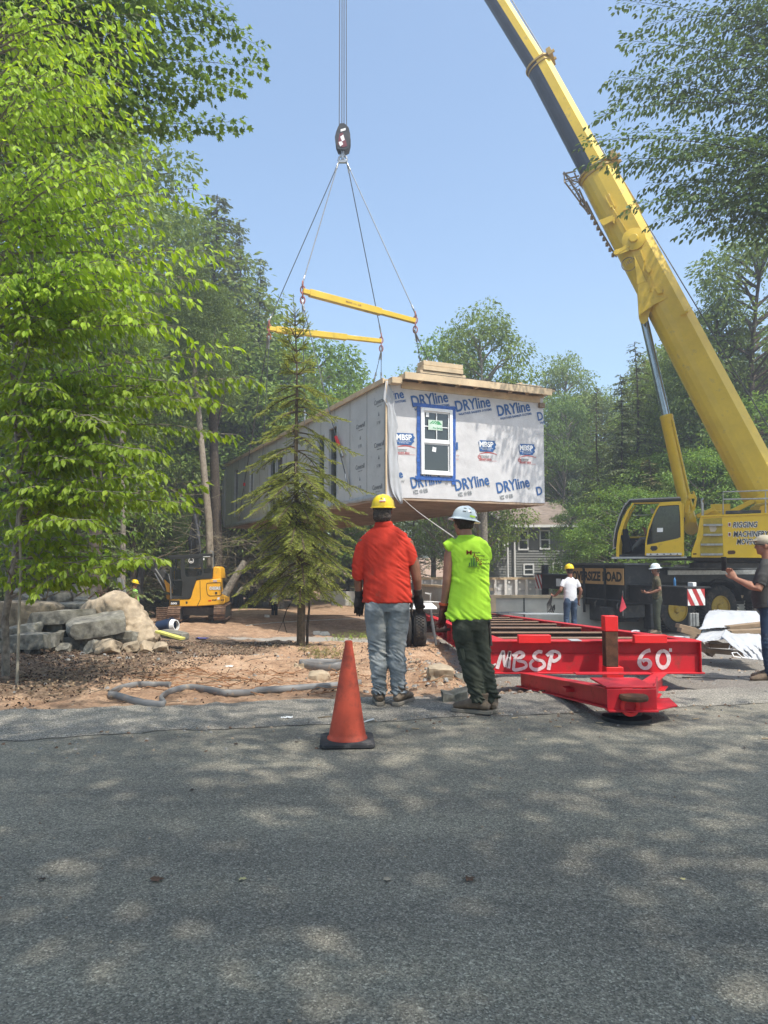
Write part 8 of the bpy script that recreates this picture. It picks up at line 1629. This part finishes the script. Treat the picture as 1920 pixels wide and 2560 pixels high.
def hemlock_tree(seed, H, Rc, base=.12, fill=1.15, leaf=.20, sparse=False):
    r = random.Random(seed); b = MB(); tp = [V((.1 * math.sin(k + seed), .08 * math.cos(k), H * k / 8)) for k in range(9)]; b.tube(tp, [H * .013 * (1 - .93 * k / 8) for k in range(9)], 8); ps = []; ds = []; ns = []; ss = []; n = int(H * 11 * fill)
    for i in range(n):
        u = (i + r.random()) / n; z = H * (base + (1 - base) * u); L = Rc * (1 - u) ** .75 * r.uniform(.55, 1.1) + .15; a = r.random() * 6.283; d = V((math.cos(a), math.sin(a), r.uniform(-.05, .22))); s_ = trunk_at(tp, z); pts = [s_ + d * L * t + V((0, 0, -.28 * L * t * t)) for t in (0, .25, .5, .75, 1)]; b.tube(pts, [.022, .016, .011, .007, .003], 4, cap=False); sd = d.cross(V((0, 0, 1))).normalized()
        m = max(3, int(L / .16))
        for j in range(m):
            t = (j + .6) / m
            if sparse and t < .35 and r.random() < .7: continue
            p = s_ + d * L * t + V((0, 0, -.28 * L * t * t))
            for sg in (-1, 1):
                tw = (.34 + .30 * L * (1 - t)) * r.uniform(.6, 1.1); dd = (d * .75 + sd * sg * .8 + V((0, 0, -.25 + r.gauss(0, .1)))).normalized(); k = max(1, int(tw / .105))
                for q in range(k): ps.append(tuple(p + dd * tw * q / k)); d3 = (dd + V((r.gauss(0, .3), r.gauss(0, .3), -.25 + r.gauss(0, .15)))).normalized(); ds.append(tuple(d3)); ns.append((r.gauss(0, .3), r.gauss(0, .3), 1)); ss.append(leaf * r.uniform(.7, 1.2))
        ps.append(tuple(pts[-1])); ds.append(tuple((d + V((0, 0, -.5))).normalized())); ns.append((0, 0, 1)); ss.append(leaf)
    return b, ps, ds, ns, ss
def proto(name, data, tpl, lm_, bm_, lab):
    b, p, d, n, s = data; t = thing(name, (0, 0, 0), lab, 'tree'); OFF[t.name] = V((0, 0, 0)); b.build('trunk', bm_, t); leafobj('crown', p, d, n, s, tpl, lm_, t); return t
PR = {}
PR['a'] = proto('leafy_tree', decid(31, 13, 3.6, .20, 120, 120, .22), 'oval', midgreen, barkl, '')
PR['b'] = proto('leafy_tree', decid(32, 15, 3.4, .19, 130, 110, .30), 'oval', darkgreen, bark, '')
PR['c'] = proto('leafy_tree', decid(33, 10, 3.2, .17, 120, 130, .15), 'oval', maple, barkl, '')
PR['d'] = proto('roadside_tree', decid(35, 13, 3.6, .17, 85, 82, .34), 'oval', midgreen, barkl, '')
PR['h'] = proto('hemlock_tree', hemlock_tree(41, 14, 3.0), 'spray', hemlock, barkd, '')
PR['g'] = proto('hemlock_tree', hemlock_tree(42, 11, 2.8, .05), 'spray', hemdry, bark, '')
PR['s'] = proto('bare_hemlock', hemlock_tree(43, 16, 2.6, .12, .9, .19, True), 'spray', hemlock, bark, '')
used = set()
GRP = {}
def plant(k, px, py_top, Y, lab, grp=None, sx=1.0, rz=None):
    """a tree of kind k whose top shows at picture height py_top when it stands Y metres off in column px"""
    if 300 < px < 800 and Y < 44 and (py_top < 1100 or px > 470): Y = 44 + (Y * 7) % 4
    o = PR[k]; x = P(px, 1400, Y).x; g_ = gz(x, Y); H0 = {'a': 13, 'b': 15, 'c': 10, 'h': 14, 'g': 11, 's': 16}[k]; top = P(px, py_top, Y).z; s = max(.15, (top - g_) / H0); sw = s * sx
    rz_ = R1.random() * 6.28 if rz is None else rz
    if k not in used: used.add(k); o.location = (x, Y, g_ - .1); o.rotation_euler = (0, 0, rz_); o.scale = (sw, sw, s); t = o
    else: t = copy_thing(o, (x, Y, g_ - .1), rz_, (sw, sw, s))
    t['label'] = lab; t['category'] = 'tree'
    if 'group' in t: del t['group']
    if grp: t['group'] = grp; GRP.setdefault(grp, []).append((px, t, k))
    return t
plant('c', 1435, 1270, 42, 'small leafy tree in front of the right end of the grey house', None, 1.0)
GL_ = 'trees of the woods behind the excavator'; GR_ = 'trees of the woods behind the crane'; GM_ = 'trees beyond the house section'
plant('h', 522, 480, 36, 'tallest pointed hemlock left of the hook cables', None, .95)
plant('h', 592, 545, 37, 'second pointed hemlock just right of the tallest one', None, .75)
plant('h', 640, 640, 40, 'lower hemlock at the edge of the woods, nearest the spruce top', None, .6)
plant('a', 420, 545, 33, 'round topped leafy tree in front of the tallest hemlock', None, 1.15)
plant('c', 500, 720, 34, 'mid green tree between the beeches and the hemlocks', None, 1.0)
plant('s', 330, 395, 33, 'open branched hemlock whose bough sticks out at the upper left', None, 1.35)
plant('b', 250, 300, 32, 'dark leafy tree behind the left beeches', None, 1.0); plant('b', 60, 200, 26, 'dark leafy tree filling the upper left corner behind the maple', None, 1.1)
plant('a', 650, 860, 38, 'yellowish green tree behind the spruce, left of the house section', None, .9); plant('c', 760, 855, 46, 'leafy tree right behind the spruce crown', None, 1.15); plant('c', 840, 930, 50, 'rounded tree top just left of the near roof corner', None, 1.0)
plant('a', 700, 880, 40, 'leafy tree between the spruce and the woods', None, 1.1); plant('g', 600, 880, 35, 'brownish hemlock behind the far end of the house section', None, .9)
plant('a', 1200, 775, 42, 'round crowned maple rising behind the roof of the house section', None, .78); plant('c', 1120, 850, 44, 'smaller leafy crown left of the round maple behind the roof', None, .8)
plant('a', 1420, 890, 58, 'light green tree between the house section and the crane boom', None, .75); plant('c', 1415, 1000, 53, 'young tree in front of the grey house', None, .7)
plant('s', 1600, 850, 38, 'hemlock with open branches behind the luffing cylinder', None, 1.0); plant('h', 1560, 930, 36, 'dense hemlock left of the luffing cylinder', None, .8); plant('s', 1500, 960, 40, 'thin hemlock between the cab and the light green tree', None, .9)
plant('b', 1905, 600, 34, 'tall leafy tree at the right edge behind the boom', None, 1.0); plant('b', 1820, 760, 36, 'leafy tree just right of the boom rope', None, .8); plant('a', 1750, 830, 38, 'leafy tree partly behind the yellow boom', None, .8)
plant('c', 1760, 1130, 31, 'bright green low tree right of the luffing cylinder', None, .9); plant('c', 1900, 1000, 32, 'low leafy tree behind the crane handrail', None, 1.0); plant('h', 1880, 800, 38, 'hemlock behind the boom at the right edge', None, 1.0)
# fill of the woods: rows of trunks and crowns behind
fl_lab = []
for i in range(26):
    px = -60 + i * 27 + R1.uniform(-12, 12); Y = R1.choice([24, 27, 31, 36, 42]) + R1.uniform(-1.5, 1.5); top = R1.uniform(620, 1000) if px < 520 else R1.uniform(900, 1060)
    if px > 300 and Y < 34: Y = 34 + R1.uniform(0, 4)
    k = R1.choice('ghghasb'); plant(k, px, top, Y, 'forest tree standing close among others in the woods at the left, trunk and crown overlapped by its neighbours', GL_, R1.uniform(.8, 1.2))
for i in range(16):
    px = 640 + i * 48 + R1.uniform(-15, 15); Y = R1.uniform(54, 66); plant(R1.choice('hgbs'), px, R1.uniform(1120, 1200), Y, 'forest tree in the dark woods seen beneath the house section', GM_, 1.3)
for i in range(22):
    px = 1340 + i * 29 + R1.uniform(-12, 12); Y = R1.uniform(54, 70) if px < 1700 else R1.uniform(36, 50); plant(R1.choice('hhbsag'), px, (R1.uniform(960, 1050) if px < 1620 else R1.uniform(820, 950)), Y, 'forest tree standing close among others in the woods at the right behind the crane', GR_, R1.uniform(.8, 1.2))
for i in range(14):
    px = 1440 + i * 38; plant(R1.choice('cag'), px, R1.uniform(1130, 1230), R1.uniform(54, 57) if px < 1530 else R1.uniform(32, 38), 'low bushy tree at the foot of the woods behind the crane', 'low trees behind the crane', 1.3)
for i in range(16):
    px = -40 + i * 29; plant(R1.choice('cgg'), px, R1.uniform(1120, 1290), R1.uniform(32, 35) if px > 150 else R1.uniform(27, 30), 'low brushy tree at the foot of the woods behind the stone pile and excavator', 'low trees behind the stone pile', 1.3)
# far belt closing the horizon at the sides
for i in range(30):
    a = R(-62 + i * 4.3); d = 82 + R1.uniform(-4, 10); x, y = d * math.sin(a), d * math.cos(a); t = copy_thing(PR[R1.choice('bha')], (x, y, gz(x, y) - .2), R1.random() * 6, (1.6, 1.6, .75 + (.25 if abs(a) > .45 else 0))); t['label'] = 'distant forest tree in the belt of woods closing off the view'; t['category'] = 'tree'; t['group'] = 'trees in the distant belt closing the view'; GRP.setdefault(t['group'], []).append((a, t, 'a'))
# trees standing behind the camera: they throw the dappled shade on the road
used.add('d'); PR['d'].location = (12, -7, 0); tag(PR['d'], 'roadside tree farther behind the viewer at the right', 'tree')
for i, (x, y, H_k, sc_) in enumerate(((4.3, -2.2, 'd', 1.25), (.4, -2.2, 'd', 1.3), (8.2, -2.4, 'd', 1.2), (5.2, -5.0, 'd', 1.3), (-3.2, -2.6, 'd', 1.2), (1.4, -5.6, 'd', 1.3))):
    t = copy_thing(PR[H_k], (x, y, -.02), i * 1.3, (sc_, sc_, sc_)); t['label'] = 'roadside tree behind the viewer that shades the asphalt'; t['category'] = 'tree'; t['group'] = 'roadside trees behind the viewer'; GRP.setdefault(t['group'], []).append((x, t, 'a'))
ORD = ['leftmost', 'second', 'third', 'fourth', 'fifth', 'sixth', 'seventh', 'eighth', 'ninth', 'tenth', 'eleventh', 'twelfth', 'thirteenth', 'fourteenth', 'fifteenth', 'sixteenth', 'seventeenth', 'eighteenth', 'nineteenth', 'twentieth']
KIND = {'a': 'leafy tree', 'b': 'dark leafy tree', 'c': 'bushy tree', 'h': 'hemlock', 'g': 'brownish hemlock', 's': 'open hemlock'}
for g_, L_g in GRP.items():
    L_g.sort(key=lambda q: q[0]); n = len(L_g)
    for i, (px, t, k) in enumerate(L_g):
        pos = 'leftmost' if i == 0 else 'rightmost' if i == n - 1 else (ORD[i] + ' from the left') if i < n / 2 else (ORD[n - 1 - i] + ' from the right')
        t['label'] = KIND[k] + ', ' + pos + ' of the ' + g_
# individual trunks visible at the left
def bare_trunk(pts, Y, r0, m, lab, nm='tree_trunk'):
    q = [P(a, c, Y) for a, c in pts]; q[0] = V((q[0].x, q[0].y, gz(q[0].x, Y) - .1)); b = MB(); n = len(q); b.tube(q, [r0 * (1 - .35 * i / (n - 1)) for i in range(n)], 12); t = thing('forest_tree', q[0], lab, 'tree'); b.build('trunk', m, t); b = MB(); b.tube([q[-2], q[-2].lerp(q[-1], .6) + V((.5, .2, .1)), q[-1] + V((.9, .3, .8))], [r0 * .25, r0 * .2, .01], 5); b.build('branch', m, t); cr_ = bpy.data.objects.new('crown', PR['b'].children[1].data if 'crown' in PR['b'].children[1].name else PR['b'].children[0].data); col.objects.link(cr_); cr_.parent = t; hh_ = q[-1].z - q[0].z; cr_.location = (q[-1].x - q[0].x, 0, hh_ * .58); cr_.scale = (hh_ * .7 / 15,) * 3; cr_.rotation_euler = (0, 0, hh_); return t
bare_trunk([(532, 1500), (522, 1300), (508, 1160), (495, 1020), (480, 860)], 29.5, .16, mat('beech_trunk_bark', (.36, .30, .23), .9, var=.25, vs=8, bump=.6, bs=30, dirt=(.18, .17, .11), da=.25, dsz=4), 'pale leaning trunk behind the excavator')
bare_trunk([(547, 1500), (541, 1300), (534, 1100), (530, 900)], 31, .24, bark, 'dark thick trunk right of the pale leaning one')
bare_trunk([(308, 1480), (308, 1300), (305, 1100), (312, 940)], 22, .085, barkl, 'thin pale trunk rising from behind the boulder to the beech leaves')
bare_trunk([(240, 1500), (240, 1200), (232, 900)], 21, .2, bark, 'brown trunk behind the stone pile'); bare_trunk([(205, 1500), (200, 1200), (205, 900)], 23, .15, barkl, 'pale mottled trunk left of the brown one behind the stone pile'); bare_trunk([(335, 1480), (332, 1350), (340, 1240)], 28, .14, bark, 'dark trunk behind the man in the lime T-shirt')
bare_trunk([(1213, 1430), (1210, 1290), (1208, 1230), (1206, 1150)], 34, .17, barkl, 'pale trunk standing between the house section and the grey house')
b = MB(); b.tube([P(563, 1487, 27), P(590, 1440, 27), P(612, 1404, 27.2)], [.15, .13, .11], 12); tag(b.build('fallen_log', barkl, at=P(590, 1440, 27)), 'grey log leaning diagonally right of the excavator', 'log'); b = MB(); b.tube([P(593, 1485, 26), P(606, 1468, 26)], [.06, .05], 8); tag(b.build('fallen_log', barkl, at=P(593, 1485, 26)), 'short broken log end right of the leaning grey log', 'log')
# dead twiggy undergrowth behind the excavator and spruce
b = MB()
for _ in range(900):
    px = R1.uniform(180, 760); py = R1.uniform(1180 if px < 520 else 1340, 1480); Y = R1.uniform(29, 33) if px < 600 else R1.uniform(26, 33); c = P(px, py, Y); d = V((R1.gauss(0, 1), R1.gauss(0, .5), R1.gauss(.1, .45))).normalized(); L = R1.uniform(.4, 1.5); b.tube([c - d * L / 2, c + V((0, 0, .05)), c + d * L / 2], [.008, .006, .002], 4, cap=False)
tag(b.build('dead_brush', mat('dry_twigs', (.30, .26, .17), .9, var=.3, vs=8)), kind='stuff')
# ---- the spruce in front of the house section
def spruce():
    r = random.Random(77); Y = 15.0; c = ground_at(752, 1611); Y = c.y; top = P(735, 735, Y).z; H = top - c.z; t = thing('spruce_tree', c, 'young spruce with drooping branches standing in front of the hanging house section', 'tree'); b = MB(); tx = P(735, 735, Y).x - c.x
    tp = [c + V((tx * k / 10 + .03 * math.sin(k), 0, H * k / 10 - (.1 if k == 0 else 0))) for k in range(11)]; b.tube(tp, [.085, .08, .072, .062, .052, .042, .034, .026, .018, .011, .004], 10); b.build('trunk', mat('spruce_bark', (.13, .10, .065), .95, var=.3, vs=14, bump=.9, bs=35), t)
    B = MB(); ps = []; ds = []; ns = []; ss = []
    def nd(p, d, n_, s): ps.append(tuple(p)); ds.append(tuple(d)); ns.append(tuple(n_)); ss.append(s)
    def twig(a, d, L, r0=.004):
        q = a; m = max(2, int(L / .03)); up_ = V((0, 0, 1)); pts = [a]
        for j in range(m):
            d = (d + V((r.gauss(0, .05), r.gauss(0, .05), -.018))).normalized(); q = q + d * L / m; pts.append(q); sd = d.cross(up_).normalized()
            for s_ in (-1, 1, 0): nd(q, (d * .8 + sd * s_ * .75 + up_ * (.35 if s_ == 0 else .10 + r.gauss(0, .2))).normalized(), up_ if s_ else sd, r.uniform(.028, .046) * 1.3)
        B.tube([pts[0], pts[len(pts) // 2], pts[-1]], [r0, r0 * .8, r0 * .5], 3, cap=False)
    levels = []; zf_ = .175
    while zf_ < .93: levels.append(zf_); zf_ += (.024 if zf_ < .5 else .032) + .008 * r.random()
    def bough(bz, d0, L, u, droop):
        N = 9; pts = [bz]; d = d0.copy()
        for j in range(N): d = (d + V((0, 0, droop + (.14 if j > 5 else 0)))).normalized(); pts.append(pts[-1] + d * L / N)
        B.tube(pts, [.014 * (1 - .85 * j / N) + .002 for j in range(N + 1)], 5, cap=False); bare = .28 if u < .3 else (.12 if u < .8 else .25)
        for j in range(1, N + 1):
            f = j / N
            if f < bare: continue
            tt = (pts[j] - pts[j - 1]).normalized(); sd = tt.cross(V((0, 0, 1))).normalized()
            for sg in (-1, 1):
                for q_ in (0, .5):
                    if r.random() < (.05 if u < .55 else .45): continue
                    twL = (.10 + .34 * L * (1.05 - f) * .9) * r.uniform(.6, 1.15); twig(pts[j] - (pts[j] - pts[j - 1]) * q_, (tt * .72 + sd * sg * .8 + V((0, 0, -.12 + r.gauss(0, .15)))).normalized(), min(twL * 1.1, .46))
        twig(pts[-1], (pts[-1] - pts[-2]).normalized(), .14)
    for px, py, dy in ((916, 1242, .2), (851, 1055, -.2), (880, 1140, .3), (606, 1255, .1), (645, 1110, -.2), (622, 1180, .3), (602, 1437, -.2), (612, 1350, .3), (890, 1390, -.3), (905, 1330, .2), (655, 1040, .3), (830, 1000, .1), (700, 1300, -.9), (790, 1230, -.9), (760, 1380, -1.0), (830, 1430, -.7), (670, 1420, -.8)):
        tip = P(px, py, Y + dy); rr2 = math.hypot(tip.x - c.x, tip.y - c.y); bz = trunk_at(tp, min(tip.z + rr2 * .42, top)); L = (tip - bz).length * 1.05; bough(bz, (tip - bz).normalized() + V((0, 0, .38)), L, .35, -.085)
    for li, u in enumerate(levels):
        prof = np.interp(u, [.17, .22, .27, .33, .40, .46, .52, .60, .68, .75, .82, .88, .93], [.9, 1.15, 1.25, 1.2, 1.15, 1.1, .95, .75, .58, .50, .42, .38, .18])
        nb = 6 if u < .5 else 4
        for k in range(nb):
            a = 2 * math.pi * (k + r.random() * .8) / nb + li; L = prof * r.uniform(.45, 1.2); bz = trunk_at(tp, c.z + H * u); el = .30 * (u - .45) * 2 + r.gauss(0, .1) + (.35 if u > .8 else 0); d0 = V((math.cos(a), math.sin(a), el)).normalized(); N = 9; pts = [bz]; d = d0.copy()
            for j in range(N): d = (d + V((0, 0, (-.11 if u < .75 else .05) + (.14 if j > 5 else 0)))).normalized(); pts.append(pts[-1] + d * L / N)
            B.tube(pts, [.014 * (1 - .85 * j / N) + .002 for j in range(N + 1)], 5, cap=False); bare = .28 if u < .3 else (.12 if u < .8 else .25)
            for j in range(1, N + 1):
                f = j / N
                if f < bare: continue
                tt = (pts[j] - pts[j - 1]).normalized(); sd = tt.cross(V((0, 0, 1))).normalized()
                for sg in (-1, 1):
                    for q_ in (0, .5):
                        if r.random() < (.08 if u < .5 else .5): continue
                        twL = (.10 + .34 * L * (1.05 - f) * .9) * r.uniform(.6, 1.15); twig(pts[j] - (pts[j] - pts[j - 1]) * q_, (tt * .72 + sd * sg * .8 + V((0, 0, -.12 + r.gauss(0, .12)))).normalized(), min(twL * 1.15, .48))
            twig(pts[-1], (pts[-1] - pts[-2]).normalized(), .14)
    for k in range(30): nd(tp[9].lerp(tp[10], k / 30), V((r.gauss(0, 1), r.gauss(0, 1), .8)).normalized(), (0, 0, 1), .04)
    B.build('branches', MT['spruce_bark'], t); leafobj('needles', ps, ds, ns, [s * 1.0 for s in ss], 'needle', sprucem, t, at=c); print('spruce needles', len(ps)); return t
TPL['needle'] = ([(-.16, 0, 0), (.16, 0, 0), (.07, .7, .0), (0, 1, .0), (-.07, .7, 0)], [(0, 1, 2), (0, 2, 4), (4, 2, 3)])
spruce()
# second thin stem and dead twigs by the spruce
c = ground_at(768, 1612); b = MB(); zs8 = z8; b.tube([c, P(*z8(640, 1200), c.y), P(*z8(655, 1050), c.y), P(*z8(650, 930), c.y)], [.03, .026, .022, .016], 8); b.tube([P(*z8(480, 1230), c.y - .3), P(*z8(455, 1140), c.y - .3), P(*z8(480, 1060), c.y - .3), P(*z8(510, 1010), c.y - .3)], [.006, .01, .010, .007], 5); b.tube([P(*z8(410, 1240), c.y - .3), P(*z8(455, 1140), c.y - .3)], [.004, .006], 5)
tag(b.build('thin_stem', bark, at=c), 'thin dark stem standing beside the spruce trunk', 'sapling')
# small weeds and seedlings
def weeds(nm, lab, spots, n, h_, m, kind=None):
    r = random.Random(len(lab)); ps = []; ds = []; ns = []; ss = []; B = MB(); base = spots[0]
    for c in spots:
        for _ in range(n):
            a = c + V((r.gauss(0, .12), r.gauss(0, .12), 0)); d = V((r.gauss(0, .4), r.gauss(0, .4), 1)).normalized(); L = h_ * r.uniform(.4, 1.1); B.tube([a, a + d * L], [.003, .0015], 3, cap=False)
            for k in range(6): ps.append(tuple(a + d * L * (k + 1) / 6)); ds.append((r.gauss(0, 1), r.gauss(0, 1), .15)); ns.append((r.gauss(0, .3), r.gauss(0, .3), 1)); ss.append(.045 * r.uniform(.6, 1.3))
    t = thing(nm, base, lab, 'plant'); B.build('stems', MT['twigs'], t); leafobj('leaves', ps, ds, ns, ss, 'oval', m, t, at=base)
weeds('weed_patch', 'patch of low yellowish weeds at the foot of the spruce', [ground_at(px, py) for px, py in ((790, 1635), (815, 1640), (835, 1630), (850, 1645), (770, 1628), (800, 1650))], 16, .14, leafmat('dry_weeds', (.30, .24, .08), (.22, .24, .06), (.36, .32, .14), .3))
weeds('weed_patch', 'tuft of green weeds left of the man in the red shirt', [ground_at(px, py) for px, py in ((870, 1600), (895, 1596), (915, 1600), (845, 1602))], 18, .20, MT['beech_leaves'])
b = MB(); b.bx(-115, 115, -14, 118, -4, 40); hz = bpy.data.materials.new('air'); hz.use_nodes = True; n = hz.node_tree.nodes; n.remove(n['Principled BSDF']); pv = n.new('ShaderNodeVolumePrincipled'); pv.inputs['Color'].default_value = (.90, .93, 1, 1); pv.inputs['Density'].default_value = .0030; pv.inputs['Anisotropy'].default_value = .3; hz.node_tree.links.new(pv.outputs[0], n['Material Output'].inputs['Volume'])
tag(b.build('haze', hz, smooth=False), kind='stuff')

for o in list(bpy.data.objects):
    if o.type == 'MESH' and o.parent and o.name.split('.')[0] in ('underbody_box', 'tie_down_strap', 'boom_fitting', 'lumber_packing', 'lookout', 'clamp_plate', 'panel_seam', 'control_label', 'step', 'tongue_brace', 'window_label', 'boom_collar', 'striped_plate'): split(o) if o.name.split('.')[0] != 'striped_plate' else None
for o in bpy.data.objects:
    if o.parent is None and 'label' in o and not 4 <= len(o['label'].split()) <= 16: print('LONG', len(o['label'].split()), o.name, o['label'])
